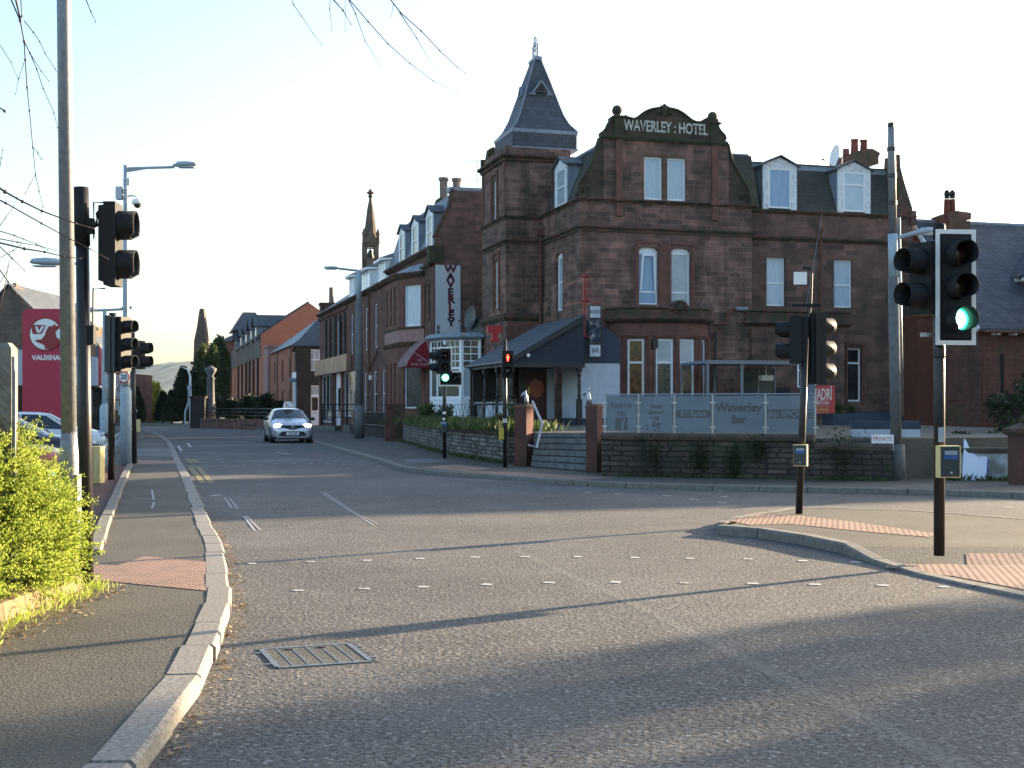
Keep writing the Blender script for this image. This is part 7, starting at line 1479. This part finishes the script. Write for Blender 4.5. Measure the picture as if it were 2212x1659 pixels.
# gravel bed, edging kerb, railings
b = MB(); ed = [G(x, y, .12) for x, y in ((190, 1195), (199, 1169), (215, 1130), (232, 1095), (250, 1055), (268, 1018), (276, 1004))]
b.poly([(x, y, .118) for x, y in ed] + [(ed[-1][0] - 3.5, ed[-1][1], .118), (ed[0][0] - 3.5, ed[0][1], .118)]); structure('gravel_ground', b, M['gravel'])
kerb('edging_kerb', [(p[0] + .14, p[1]) for p in ed], .14, z=.16, step=1.1)
ed2 = [G(x, y, .12) for x, y in ((273, 998), (282, 985), (284, 975))]; kerb('edging_kerb', ed2, .14, z=.17)
T = empty('pavement_railing', (*G(216, 1040, .1), .1), 0, 'grey blue bar railing between gravel bed and parked cars', 'railing'); o0 = Vector(T.location); b = MB(); rp = [((216, 1040), 975), ((222, 1022), 968), ((229, 1008), 962), ((236, 997), 955), ((243, 985), 948), ((250, 975), 941), ((257, 966), 936)]
pts = []
for i, ((px, py), pt) in enumerate(rp):
    X, Yq = G(px, py, .1); zt = 1.6 + (880 - pt) / 2808 * Yq; pts.append((X - o0.x, Yq - o0.y, zt - .1))
for i, p in enumerate(pts):
    b = MB(); b.tube([(p[0], p[1], 0), p], .025, 6); b.build('post', M['alu'], T)
b = MB(); b.tube(pts, .03, 6); b.tube([(p[0], p[1], p[2] * .55) for p in pts], .02, 6); b.build('rail', M['alu'], T)

# near left: fence posts, mesh, low wall
Yp = 9.6; T = empty('concrete_fence_post', (XY(10, Yp), Yp, .1), 0, 'thick weathered concrete fence post at the left frame edge in the bush', 'fence post'); b = MB(); s_ = Yp / 2808; b.tube_rings([[(x * s_, yy, z) for x, yy in ((-22, 0), (14, 0), (14, .13), (-22, .13))] for z in (0, 1.5 + (880 - 752) * s_)] + [[(x * s_, yy, 1.5 + (880 - 740) * s_) for x, yy in ((-18, .02), (5, .02), (5, .1), (-18, .1))]]); b.build('shaft', M['concrete'], T)
T = empty('chainlink_fence', (XY(30, Yp), Yp, .1), 0, 'rusty chain link mesh strung on a thin galvanised post above the bush', 'fence'); b = MB(); zt = 1.5 + (880 - 770) * s_; b.tube([(0, 0, 0), (0, 0, zt)], .016, 8); b.tube([(.012, -.02, 0), (.014, -.02, zt - .1)], .008, 6); b.build('post', M['galv'], T)
b = MB()
n = 22; w0 = .62; h0 = zt - .15
for k in range(-16, 14):
    for d_ in (1, -1):
        x0 = -w0 + k * .07; pts = []
        for q in range(0, 40):
            xx = x0 + q * .035; zz = (.95 + q * .035) if d_ > 0 else (zt - .05 - q * .035)
            if -w0 <= xx <= 0 and .9 < zz < zt - .04: pts.append((xx, .004 * d_, zz))
        if len(pts) > 1: b.tube([pts[0], pts[-1]], .0018, 3, cap=False)
b.build('mesh', M['rust'], T)
stonewall_pts = [(-3.46, 10.5), (-3.44, 9.3), (-3.46, 7.8), (-3.5, 5.0)]
T = empty('low_garden_wall', (-3.2, 9, 0), 0, 'low crumbling sandstone wall half hidden beneath the spring green bush', 'wall'); b = MB(Matrix.Translation((3.2, -9, 0))); sweep(b, stonewall_pts[::-1], [(.02, 0), (-.02, .27), (-.3, .29), (-.3, 0)][::1]); b.build('masonry', brickish('warm_wall_stone', (.24, .155, .10), (.15, .10, .07), (.12, .09, .06), .38, .17, .02, stain=(.10, .11, .04), stain_amt=.6, green=(.10, .13, .04), bump=1.0, wobble=.04), T)

# ------------------------------------------------------------------ vegetation
def leafquad(b, p, d, n, l, w):
    d = d.normalized(); s = d.cross(n).normalized() * w; b.poly([p, p + d * l * .5 + s, p + d * l, p + d * l * .5 - s])
def rv3(r): return Vector((r.gauss(0, 1), r.gauss(0, 1), r.gauss(0, 1)))
def crown(b, c, rad, n, size, rnd, clumps=26, lumpy=.35, flat=1.0):
    c = Vector(c); cl = []
    for _ in range(clumps):
        d = rv3(rnd).normalized(); t = rnd.uniform(.35, 1.0) ** .6; cl.append((Vector((d.x * rad[0] * t, d.y * rad[1] * t, d.z * rad[2] * t)), rnd.uniform(.22, .42)))
    for _ in range(n):
        o, cr = rnd.choice(cl); d = rv3(rnd).normalized() * (rnd.random() ** .4) * cr
        p = c + o + Vector((d.x * rad[0], d.y * rad[1], d.z * rad[2] * flat)) * 1.1
        dd = (rv3(rnd) + (p - c).normalized() * .8); leafquad(b, p, dd, rv3(rnd), size * rnd.uniform(.6, 1.4), size * rnd.uniform(.25, .5))
def trunk(b, h, r, rnd, top=(0, 0), limbs=5, spread=1.5):
    b.tube([(0, 0, -.2), (top[0] * .3, top[1] * .3, h * .5), (top[0], top[1], h)], [r, r * .75, r * .35], 8)
    for k in range(limbs):
        a = rnd.uniform(0, 6.28); z = h * rnd.uniform(.45, .85); b.tube([(top[0] * .4, top[1] * .4, z), (math.cos(a) * spread * .5, math.sin(a) * spread * .5, z + spread * .5), (math.cos(a) * spread, math.sin(a) * spread, z + spread * rnd.uniform(.7, 1.2))], [r * .4, r * .25, r * .08], 5)
def tree(name, label, px, Yd, ptop, pbot, wpx, leaf, n=5000, size=.3, seed=1, shape='round', cat='tree', group=None):
    s_ = Yd / 2808; rnd = random.Random(seed); zt = 1.6 + (880 - ptop) * s_; zb = 1.6 + (880 - pbot) * s_; g = gz(Yd)
    T = empty(name, (XY(px, Yd), Yd, g), 0, label, cat, group); zt -= g; zb = max(zb - g, .2); rx = wpx / 2 * s_
    b = MB()
    if shape == 'cone':
        for _ in range(n):
            t = rnd.random() ** .8; z = zb + (zt - zb) * t; rr = rx * (1 - t ** 2.2) * rnd.uniform(.55, 1.05) * (1 + .18 * math.sin(z * 5 + _ % 7)); a = rnd.uniform(0, 6.28)
            p = Vector((rr * math.cos(a), rr * math.sin(a), z)); leafquad(b, p, Vector((math.cos(a), math.sin(a), 1.2)) + rv3(rnd) * .4, rv3(rnd), size * rnd.uniform(.6, 1.4), size * rnd.uniform(.2, .4))
    else: crown(b, (0, 0, (zt + zb) / 2), (rx * .82, rx * .82, (zt - zb) / 2 * .82), n, size, rnd, clumps=34 if shape == 'round' else 46)
    b.build('crown', M[leaf], T)
    b = MB(); trunk(b, zb + (zt - zb) * .6, max(.12, rx * .07), rnd, limbs=6, spread=rx * .6); b.build('trunk', M['bark'], T)
    return T
tree('conifer_tree', 'dark rounded conifer left of the distant roundabout', 293, 112, 840, 912, 32, 'leaf_dark', 4000, .28, 1, 'cone', group='trees at the far end of the road')
tree('yellow_green_tree', 'sunlit yellow green tree beside the distant road', 328, 150, 820, 908, 58, 'leaf_yel', 8000, .36, 2, group='trees at the far end of the road')
tree('conifer_tree', 'slimmer dark clipped conifer beyond the road bend, touching the yellow green tree', 352, 128, 850, 916, 28, 'leaf_dark', 4000, .28, 3, 'cone', group='trees at the far end of the road')
tree('conifer_tree', 'fuller dark clipped conifer beyond the road bend, beside the ragged evergreen', 371, 124, 848, 917, 32, 'leaf_dark', 4500, .28, 4, 'cone', group='trees at the far end of the road')
tree('evergreen_tree', 'ragged dark evergreen behind the distant lamp column', 396, 122, 797, 916, 48, 'leaf_dark', 7000, .34, 5, 'cone', group='trees at the far end of the road')
tree('ivy_tree', 'big broad green tree before the truncated spire', 446, 140, 738, 905, 66, 'leaf_mid', 11000, .36, 6, 'round', group='trees at the far end of the road')
tree('tall_tree', 'tall tree with ragged crown rising against the brick apartments', 474, 172, 716, 880, 52, 'leaf_mid', 7000, .45, 7, group='trees at the far end of the road')
tree('evergreen_tree', 'dark leafy tree filling the gap below the truncated spire', 418, 128, 800, 915, 40, 'leaf_dark', 6000, .32, 15, group='trees at the far end of the road')
for i, (px, w_, tp) in enumerate(((470, 48, 858), (505, 50, 862), (540, 46, 852), (572, 50, 850), (610, 36, 866))):
    tree('hedge_shrub', ('dark shrub beside the urn pillar, leftmost of the apartment hedge', 'dark shrub above the railings, second along the apartment hedge', 'dark shrub in the middle of the apartment hedge', 'dark tall shrub behind the learner car roof sign', 'dark low shrub closest to the corner house')[i], px, 104 - i * 1.5, tp, 905, w_, 'leaf_dark', 3200, .26, 20 + i, cat='shrub', group='shrubs in front of the apartments')
# boundary wall, railings and urn pillar before apartments
Yw = 103; pts = [G(x, y, .1) for x, y in ((432, 919), (500, 920), (556, 925), (592, 932))]; pts = [(XY(432, 100), 100), (XY(500, 97), 97), (XY(560, 92), 92), (XY(605, 86), 86)]
T = empty('boundary_wall', (*pts[0], 0), 0, 'low brown wall with iron railings before the apartment hedge', 'wall'); off = Matrix.Translation((-pts[0][0], -pts[0][1], 0))
b = MB(off); sweep(b, pts, [(0, 0), (0, .75), (-.3, .75), (-.3, 0)]); b.build('masonry', M['stone2'], T)
b = MB(off)
for z in (1.0, 1.25, 1.5): b.tube([(x, y + .15, z) for x, y in pts], .025, 4)
for p in resample(pts, 2.4): b.box(p[0] - .04, p[0] + .04, p[1] + .12, p[1] + .2, .7, 1.55)
b.build('railing', M['black'], T)
T = empty('urn_pillar', (XY(455, 101), 101, 0), 0, 'old stone column topped with an urn beside the dark hedge', 'pillar'); s_ = 101 / 2808; Zq = lambda py: 1.6 + (880 - py) * s_
b = MB(); b.lathe(0, 0, [(.45, 0), (.4, Zq(880)), (.32, Zq(865)), (.28, Zq(820)), (.4, Zq(817))], 10); b.build('column', M['conc_pole'], T, True); b = MB(); b.lathe(0, 0, [(.3, Zq(817)), (.2, Zq(812)), (.42, Zq(803)), (.5, Zq(797)), (.25, Zq(793)), (.1, Zq(790))], 10); b.build('urn', M['conc_pole'], T, True)
T = empty('garden_pier', (XY(425, 100), 100, 0), 0, 'tall sandstone boundary pier at the road bend', 'pillar'); b = MB(); b.box(-.5, .6, 0, .8, 0, 2.3); b.build('shaft', M['dark_stone'], T); b = MB(); b.box(-.6, .7, -.1, .9, 2.3, 2.45); b.build('cap', M['trim_dark'], T)

# the near bush: thin stems with small narrow leaves
rnd = random.Random(77)
T = empty('spring_bush', (-4.02, 9.6, .1), 0, 'dense spring green bush spilling over the low wall and lamp column foot', 'bush')
b = MB(); st = MB()
def sprig(p, d, L):
    d = d.normalized(); q = p + d * L; st.tube([p, (p + q) / 2 + rv3(rnd) * .01, q], [.003, .002, .001], 3, cap=False)
    n = int(L / .011)
    for k in range(n):
        t = (k + 1) / n; pp = p + d * L * t; a = rnd.uniform(0, 6.28); sd_ = d.cross(Vector((math.cos(a), math.sin(a), .3))).normalized(); leafquad(b, pp, sd_ + d * .9, rv3(rnd), rnd.uniform(.020, .038), rnd.uniform(.0045, .008))
ell = [((-.35, .2, .65), (.8, .75, .66)), ((.12, .1, .60), (.42, .5, .60)), ((-.1, -.6, .55), (.42, .5, .5)), ((.26, .45, .55), (.32, .4, .5)), ((-.35, -.1, 1.12), (.5, .5, .40)), ((.1, .1, 1.0), (.36, .4, .36)), ((.16, -.95, .30), (.36, .5, .26)), ((.2, -1.5, .22), (.3, .4, .2)), ((-.2, -.3, .9), (.5, .5, .5)), ((.30, -.2, .34), (.36, .6, .36)), ((.34, .3, .45), (.34, .5, .42)), ((-.05, -1.1, .55), (.45, .6, .42)), ((.0, .2, .8), (.5, .5, .5))]
for _ in range(8800):
    c, r = rnd.choice(ell); d = rv3(rnd).normalized(); 
    t = rnd.uniform(.55, 1.0); p = Vector((c[0] + d.x * r[0] * t, c[1] + d.y * r[1] * t, c[2] + d.z * r[2] * t))
    if p.z < .12: continue
    sprig(p, Vector((d.x + .35, d.y - .1, d.z * .6 + rnd.uniform(-.1, .5))), rnd.uniform(.08, .24))
for base, tip, nn in (((.15, .8, .75), (.52, .6, .98), 14), ((.1, .5, .9), (.5, .35, .72), 12), ((.3, .2, .3), (.62, .1, .35), 14), ((.35, .0, .2), (.6, -.05, .12), 10), ((-.5, 0, 1.2), (.0, .0, 1.62), 16), ((-.65, 0, 1.2), (-.45, 0, 2.1), 16), ((-.6, .2, 1.1), (.1, .2, 1.38), 14), ((-.7, .0, 1.3), (-.28, 0, 1.85), 12)):
    base, tip = Vector(base), Vector(tip); st.tube([base, (base + tip) / 2 + Vector((0, 0, .05)), tip], [.006, .004, .002], 4, cap=False)
    for k in range(nn): t = (k + 1) / nn; sprig(base + (tip - base) * t + Vector((0, 0, .05 * (1 - abs(2 * t - 1)))), (tip - base).normalized() + rv3(rnd) * .6, rnd.uniform(.05, .12))
b.build('leaves', M['leaf_bright'], T); 
for k in range(26): a = rnd.uniform(0, 6.28); st.tube([(rnd.uniform(-.7, .2), rnd.uniform(-.6, .7), .0), (rnd.uniform(-.8, .3), rnd.uniform(-.6, .7), .5), (rnd.uniform(-.9, .4), rnd.uniform(-.8, .9), .95)], [.012, .008, .004], 4, cap=False)
st.build('stems', M['bark'], T)
# weeds at the wall foot
b = MB()
for _ in range(620):
    t = rnd.random(); x = -3.46 + .05 * t + rnd.gauss(0, .07); y = 6.2 + t * 4.6; h = rnd.uniform(.03, .15); d = Vector((rnd.gauss(0, .5), rnd.gauss(0, .5), 1)); leafquad(b, Vector((x, y, .1)), d, rv3(rnd), h, .005)
for (wx, wy, nn) in ((-3.8, 11.0, 60), (-3.47, 10.6, 40), (-3.4, 8.0, 120)):
    for _ in range(nn): d = Vector((rnd.gauss(0, .6), rnd.gauss(0, .6), .8)); leafquad(b, Vector((wx + rnd.gauss(0, .07), wy + rnd.gauss(0, .1), .1)), d, rv3(rnd), rnd.uniform(.05, .16), .007)
b.build('grass_tufts', M['leaf_bright'], None, kind='stuff')
b = MB()
def weeds(path, n, h, spread, z=.1):
    for _ in range(n):
        i = rnd.randrange(len(path) - 1); t = rnd.random(); p, q = path[i], path[i + 1]; x = p[0] + (q[0] - p[0]) * t + rnd.gauss(0, spread); y = p[1] + (q[1] - p[1]) * t + rnd.gauss(0, spread)
        d = Vector((rnd.gauss(0, .6), rnd.gauss(0, .6), 1)); leafquad(b, Vector((x, y, z)), d, rv3(rnd), h * rnd.uniform(.4, 1.3), h * .12)
weeds([(x - .1, y - .1) for x, y in WL], 900, .14, .07); weeds([(x, y - .08) for x, y in WR + WR2[1:]], 500, .10, .06)
weeds([(.4, 34.3), (-1, 38.5), (-2.1, 43.5), (-4, 54)], 2600, .35, .45, .95); weeds([(9.0, 26.9), (11.3, 26.6)], 500, .2, .15, .05); weeds([(-5.4, 61), (-7.5, 70), (-9.5, 78)], 500, .22, .12)
b.build('weed_growth', M['leaf_mid'], None, kind='stuff')
# ivy patches on the right wall
for i, (px, zc_, w_, h_) in enumerate(((1435 - 20, .45, .5, .6), (1512, .35, .35, .5), (1585, .3, .2, .4), (1640, .6, .3, .3), (1815, .55, .5, .8))):
    p = on_wall(px); T = empty('ivy_patch', (p.x, p.y - .02, .1), 0, ('dark ivy patch low on the rubble wall, nearest the gate pillar', 'small ivy patch under the third glass panel', 'thin ivy streak low under the middle glass post', 'mossy tuft high on the wall under the widest glass panel', 'ivy on the low wall left of the lamp column')[i], 'ivy', 'ivy on the rubble wall'); bb = MB()
    for _ in range(500): q = Vector((rnd.gauss(0, w_ / 2.2), -abs(rnd.gauss(0, .03)) - .01, max(.0, zc_ + rnd.gauss(0, h_ / 2.5)))); leafquad(bb, q, rv3(rnd), rv3(rnd), .05, .02)
    bb.build('leaves', M['leaf_dark'], T)
# shrubs by the right house, planter, front garden plants
def shrub(name, label, x, y, z, r, leaf, n, size, seed, cat='shrub', group=None):
    T = empty(name, (x, y, z), 0, label, cat, group); bb = MB(); crown(bb, (0, 0, r[2]), r, n, size, random.Random(seed), clumps=16); bb.build('leaves', M[leaf], T)
    bb = MB()
    for k in range(5): a = k * 1.3; bb.tube([(0, 0, -.05), (r[0] * .5 * math.cos(a), r[1] * .5 * math.sin(a), r[2])], [.03, .01], 5)
    bb.build('stems', M['bark'], T)
shrub('garden_shrub', 'dark shrub against the brown brick wall right of the signal', 14.0, 34.5, 0, (1.1, 1.2, 1.2), 'leaf_dark', 3500, .14, 31)
shrub('garden_shrub', 'low dark bush behind the white board', 12.2, 31.5, 0, (1.5, .8, .7), 'leaf_dark', 3000, .12, 32)
shrub('garden_shrub', 'ivy clump over the pale garden wall near the gate pier', 11.05, 27.2, .2, (.3, .3, .35), 'leaf_mid', 900, .07, 33)
x_, y_ = wor(8.6, -4.8); shrub('planter_shrub', 'small green shrub growing in the dark blue planter', x_, y_, 1.3, (.4, .3, .22), 'leaf_mid', 800, .08, 34)
shrub('garden_shrub', 'green weedy plant behind the pale rubble wall beside the pedestrian signal', -.1, 36.5, .95, (.35, .5, .35), 'leaf_mid', 900, .09, 35)
shrub('garden_shrub', 'green plant above the far end of the pale rubble wall', -3.1, 51, .9, (.7, .9, .4), 'leaf_mid', 1400, .13, 36)
# garden fence with crossing wires
T = empty('wire_fence', (-1.3, 39.6, .95), 0, 'thin dark wire fence with crossing diagonals behind the pale rubble wall', 'fence'); fp = [(-3.6, 53.5), (-2.4, 46.5), (-1.35, 41.0), (-.55, 38.0), (.1, 36.0)]
off = Matrix.Translation((1.3, -39.6, -.95)); b = MB(off)
for x, y in fp: b.tube([(x, y, .95), (x, y, 1.85)], .015, 5)
b.build('post', M['black'], T); b = MB(off)
for (p, q) in zip(fp, fp[1:]):
    n = max(2, round(math.dist(p, q) / .75))
    for k in range(n):
        a = (p[0] + (q[0] - p[0]) * k / n, p[1] + (q[1] - p[1]) * k / n); c = (p[0] + (q[0] - p[0]) * (k + 1) / n, p[1] + (q[1] - p[1]) * (k + 1) / n)
        b.tube([(*a, 1.05), (*c, 1.7)], .008, 3); b.tube([(*a, 1.7), (*c, 1.05)], .008, 3)
b.tube([(x, y, 1.7) for x, y in fp], .01, 4); b.build('wire', M['black'], T)
# low front wall of terrace with red gate piers
T = empty('front_garden_wall', (-5.6, 62, 0), 0, 'low dark wall with iron railings in front of the terrace', 'wall'); off = Matrix.Translation((5.6, -62, 0)); pw = [(-9.3, 74.5), (-7.8, 69.0), (-6.2, 62.8)]
b = MB(off); sweep(b, pw, [(0, 0), (0, .6), (-.25, .6), (-.25, 0)]); b.build('masonry', M['dark_stone'], T); b = MB(off)
for z in (.7, 1.35): b.tube([(x + .1, y, z) for x, y in pw], .02, 4)
for p in resample(pw, .16): b.box(p[0] + .09, p[0] + .11, p[1] - .01, p[1] + .01, .6, 1.4)
b.build('railing', M['black'], T)
for px, lab in ((842, 'dark red gate post left of the doorway by the rubble wall'), (863, 'grey brown gate post joining the pale rubble wall')):
    T = empty('gate_post', (XY(px, 58.5), 58.5, 0), R(10), lab, 'gate post', 'gate posts at the tenement door'); b = MB(); b.box(-.22, .22, -.2, .2, 0, 1.65); b.build('shaft', M['pillar'] if px < 850 else M['trim_dark'], T); b = MB(); b.box(-.26, .26, -.24, .24, 1.65, 1.75); b.build('cap', M['trim_dark'], T)
T = empty('shop_guard_rail', (XY(733, 82), 82, 0), R(-22), 'black three bar guard rail on stone blocks before the shop', 'railing')
b = MB()
for z in (.95, 1.35, 1.75): b.box(-1.3, 1.6, -.03, .03, z, z + .07)
b.build('rail', M['black'], T); b = MB()
for xx in (-1.3, -.5, .5, 1.55): b.box(xx, xx + .1, -.06, .06, .4, 1.85)
b.build('post', M['black'], T); b = MB(); b.box(-1.5, -.1, -.4, .4, 0, .45); b.box(.5, 2.3, -.4, .4, 0, .5); b.build('block', M['concrete'], T)

# bare tree out of frame at the left whose twigs hang into the picture
T = empty('bare_tree', (-6.6, 6.2, 0), 0, 'bare budding tree whose thin drooping twigs hang in from the top left', 'tree'); o0 = Vector((-6.6, 6.2, 0))
b = MB(); b.tube([(0, 0, 0), (.1, 0, 2.5), (.3, .1, 5.2), (.9, .3, 7.2)], [.2, .17, .12, .05], 10)
b.build('trunk', M['bark'], T)
tw = MB(); bud = MB(); Yt = 6.6
def tp_(px, py, Y=Yt): return Vector(((px - 1106) / 2808 * Y, Y, 1.6 + (880 - py) / 2808 * Y)) - o0
def twig(pts, r0, r1, Y=Yt, buds=True):
    P = [tp_(px, py, Y) for px, py in pts]; n = len(P); rs = [r0 + (r1 - r0) * i / (n - 1) for i in range(n)]; tw.tube(P, rs, 5)
    for i in range(1, n):
        if buds: tw.ball(P[i], rs[i] * 1.9 + .0012, 6)
limb1 = [tp_(-300, -700, 6.3), tp_(-60, -330, 6.5), tp_(20, -60, Yt), tp_(45, 45, Yt)]; tw.tube([Vector((.9, .3, 7.2))] + limb1, [.05, .03, .02, .008, .004], 7)
tw.tube([Vector((.3, .1, 5.2)), tp_(200, -500, 6.4), tp_(340, -120, Yt), tp_(370, -5, Yt)], [.06, .03, .010, .005], 7)
tw.tube([Vector((.5, .1, 5.6)), tp_(150, -520, 6.4), tp_(200, -120, Yt), tp_(186, 0, Yt)], [.05, .02, .006, .004], 6)
tw.tube([Vector((.25, .1, 4.2)), tp_(-200, 120, 6.3), tp_(-60, 200, Yt), tp_(0, 233, Yt)], [.05, .02, .007, .005], 6)
tw.tube([Vector((.2, .0, 3.4)), tp_(-200, 330, 6.3), tp_(-40, 385, Yt), tp_(0, 406, Yt)], [.05, .02, .008, .0065], 6)
tw.tube([Vector((.15, .0, 2.8)), tp_(-200, 470, 6.3), tp_(-40, 500, Yt), tp_(0, 508, Yt)], [.04, .015, .005, .003], 6)
q = lambda L: [(x * .4973, y * .4973) for x, y in L]
twig(q([(45, -10), (88, 90), (105, 180), (110, 260), (118, 380), (128, 480), (143, 640), (155, 760), (170, 830), (187, 900)]), .0042, .0015)
twig(q([(105, 180), (130, 230), (160, 300), (188, 385), (235, 490), (250, 555)]), .003, .0015)
twig(q([(105, 90), (145, 140), (172, 180), (197, 232), (240, 300), (275, 347)]), .0025, .0012)
twig(q([(130, 230), (180, 310), (212, 352)]), .002, .0012); twig(q([(105, 270), (82, 340), (68, 408)]), .002, .0012); twig(q([(0, 195), (48, 270), (80, 345)]), .002, .0012)
twig(q([(143, 640), (165, 665), (180, 692)]), .002, .0015); twig(q([(155, 760), (130, 800), (110, 840)]), .002, .0012); twig(q([(90, -10), (95, 70), (88, 90)]), .003, .002)
twig(q([(370, -10), (395, 50), (415, 95)]), .003, .0015)
twig(q([(1265, -10), (1275, 20), (1310, 70), (1360, 145), (1398, 195)]), .0022, .0012); twig(q([(1435, -10), (1432, 40), (1442, 128)]), .0022, .0012)
twig(q([(1440, -10), (1490, 45), (1525, 105)]), .004, .0015); twig(q([(1510, -10), (1545, 60), (1585, 175), (1655, 292)]), .003, .001); twig(q([(1515, -5), (1600, 95), (1685, 190), (1780, 275), (1880, 350), (1990, 407)]), .003, .0012)
twig(q([(1690, -10), (1740, 55), (1830, 135), (1910, 220), (1985, 290), (2020, 318)]), .0036, .0014); twig(q([(1740, 60), (1810, 165), (1892, 308)]), .0028, .001); twig(q([(1710, 15), (1700, 70)]), .002, .001); twig(q([(1500, -5), (1502, 138)]), .0012, .0008)
tw.tube([tp_(340, -120), tp_(620, -140), tp_(700, -60), tp_(716, -5)], [.008, .007, .005, .0035], 5); tw.tube([tp_(620, -140), tp_(600, -50), tp_(630, -5)], [.005, .004, .003], 5); tw.tube([tp_(700, -60), tp_(820, -60), tp_(845, -5)], [.005, .005, .0038], 5); tw.tube([tp_(700, -60), tp_(740, -30), tp_(755, -5)], [.004, .004, .003], 5)
twig([(0, 233), (10, 240), (40, 260), (92, 483 * .4973), (0, 0)][:2], .004, .004); twig(q([(0, 870), (25, 882), (180, 970), (305, 1038), (393, 1082), (470, 1125)]), .0045, .001)
l1 = lambda L: [(.293 * x, 324 + .293 * y) for x, y in L]
twig(l1([(0, 283), (37, 308), (165, 380), (310, 450), (560, 543), (690, 580)]), .006, .0025)
twig(l1([(0, 598), (105, 630), (270, 695), (350, 738)]), .003, .0012); twig(l1([(0, 685), (180, 728), (330, 752), (470, 785), (595, 800)]), .005, .0015); twig(l1([(0, 655), (130, 680), (300, 710), (490, 762)]), .003, .0012)
twig(l1([(0, 712), (90, 800), (180, 888)]), .003, .0015); twig(l1([(0, 885), (60, 970), (120, 1060), (210, 1160)]), .0035, .0012); twig(l1([(0, 560), (40, 500), (100, 420), (128, 348)]), .0022, .001); twig(l1([(0, 795), (100, 740), (150, 700), (172, 652)]), .002, .001); twig(l1([(0, 980), (50, 900), (85, 800), (95, 660)]), .0018, .001)
twig(q([(0, 1340), (22, 1240), (35, 1160), (42, 1105)]), .0025, .0012); twig(l1([(0, 120), (10, 60), (22, 0)]), .0025, .0015)
tw.build('branch', M['twig'], T, True)

# trees outside the frame at the right (they throw the soft shadows over the foreground)
ex_, ey_ = math.sin(SUN_AZ), math.cos(SUN_AZ)
def shade_tree(l, t, h, rx, label, seed, n):
    x, y = ex_ * t + ey_ * l, ey_ * t - ex_ * l; rnd = random.Random(seed); T = empty('street_tree', (x, y, 0), 0, label, 'tree', 'street trees on the right'); b = MB()
    crown(b, (0, 0, h * .62), (rx, rx, h * .36), n, .22, rnd, clumps=30); b.build('crown', M['leaf_mid'], T); b = MB(); trunk(b, h * .8, .2, rnd, limbs=9, spread=rx * .8); b.build('trunk', M['bark'], T)
shade_tree(-5.75, 43, 9.6, 1.15, 'slim street tree set back from the junction on the right', 54, 1100)
shade_tree(-4.3, 36, 9.0, 2.1, 'half leafed street tree nearest the junction on the right', 51, 3600)
shade_tree(-2.2, 40, 9.5, 2.0, 'taller street tree beyond the nearest one on the right', 52, 5200)
shade_tree(.5, 35, 9, 2.4, 'broad street tree behind the camera side on the right', 53, 6500)

# ------------------------------------------------------------------ haze
b = MB(); b.box(-3400, 3400, -100, 3500, -9.2, 160)
hz = bpy.data.materials.new('haze_air'); hz.use_nodes = True; t_ = hz.node_tree; t_.nodes.clear(); o_ = t_.nodes.new('ShaderNodeOutputMaterial'); v_ = t_.nodes.new('ShaderNodeVolumePrincipled')
v_.inputs['Color'].default_value = (.62, .82, 1, 1); v_.inputs['Density'].default_value = .000055; v_.inputs['Anisotropy'].default_value = .35; t_.links.new(v_.outputs[0], o_.inputs['Volume'])
b.build('haze', hz, None, kind='stuff')

# loose pieces of one kind become parts of their own
def split_pieces(names, gap=.08):
    for o in [o for o in bpy.data.objects if o.type == 'MESH' and o.name.split('.')[0] in names]:
        me = o.data; n = len(me.vertices); par = list(range(n))
        def find(a):
            while par[a] != a: par[a] = par[par[a]]; a = par[a]
            return a
        for e in me.edges: par[find(e.vertices[0])] = find(e.vertices[1])
        isl = {}
        for i in range(n): isl.setdefault(find(i), []).append(i)
        bx = [[vs, [min(me.vertices[i].co[k] for i in vs) for k in range(3)], [max(me.vertices[i].co[k] for i in vs) for k in range(3)]] for vs in isl.values()]
        ch = True
        while ch:
            ch = False
            for i in range(len(bx)):
                for j in range(i + 1, len(bx)):
                    if all(bx[i][1][k] - gap < bx[j][2][k] and bx[j][1][k] - gap < bx[i][2][k] for k in range(3)):
                        a, c = bx[i], bx.pop(j); bx[i] = [a[0] + c[0], [min(a[1][k], c[1][k]) for k in range(3)], [max(a[2][k], c[2][k]) for k in range(3)]]; ch = True; break
                if ch: break
        if len(bx) < 2: continue
        own = {}
        for g, (vs, _, _) in enumerate(bx):
            for i in vs: own[i] = g
        for g in range(len(bx)):
            mp = {}; V = []; F = []
            for p in me.polygons:
                if own[p.vertices[0]] != g: continue
                f = []
                for i in p.vertices:
                    if i not in mp: mp[i] = len(V); V.append(tuple(me.vertices[i].co))
                    f.append(mp[i])
                F.append(f)
            m2 = bpy.data.meshes.new(o.name.split('.')[0]); m2.from_pydata(V, [], F); m2.materials.append(me.materials[0]); m2.update()
            if g == 0: first = m2
            else:
                c = bpy.data.objects.new(o.name.split('.')[0], m2); COL.objects.link(c); c.parent = o.parent; c.matrix_local = o.matrix_local
        o.data = first
split_pieces({'scrolled_flank', 'window_surround', 'dark_pilaster', 'scroll_moulding', 'cheek', 'canvas_cheek', 'shopfront_pier', 'string_course_piece', 'rafter_end', 'drain_pipe', 'route_line', 'lead_flat', 'strap', 'glass_clamp', 'rear_wall', 'name_plate', 'red_sign_panel', 'block', 'sticker', 'wiper', 'leg', 'frame', 'bracket'})
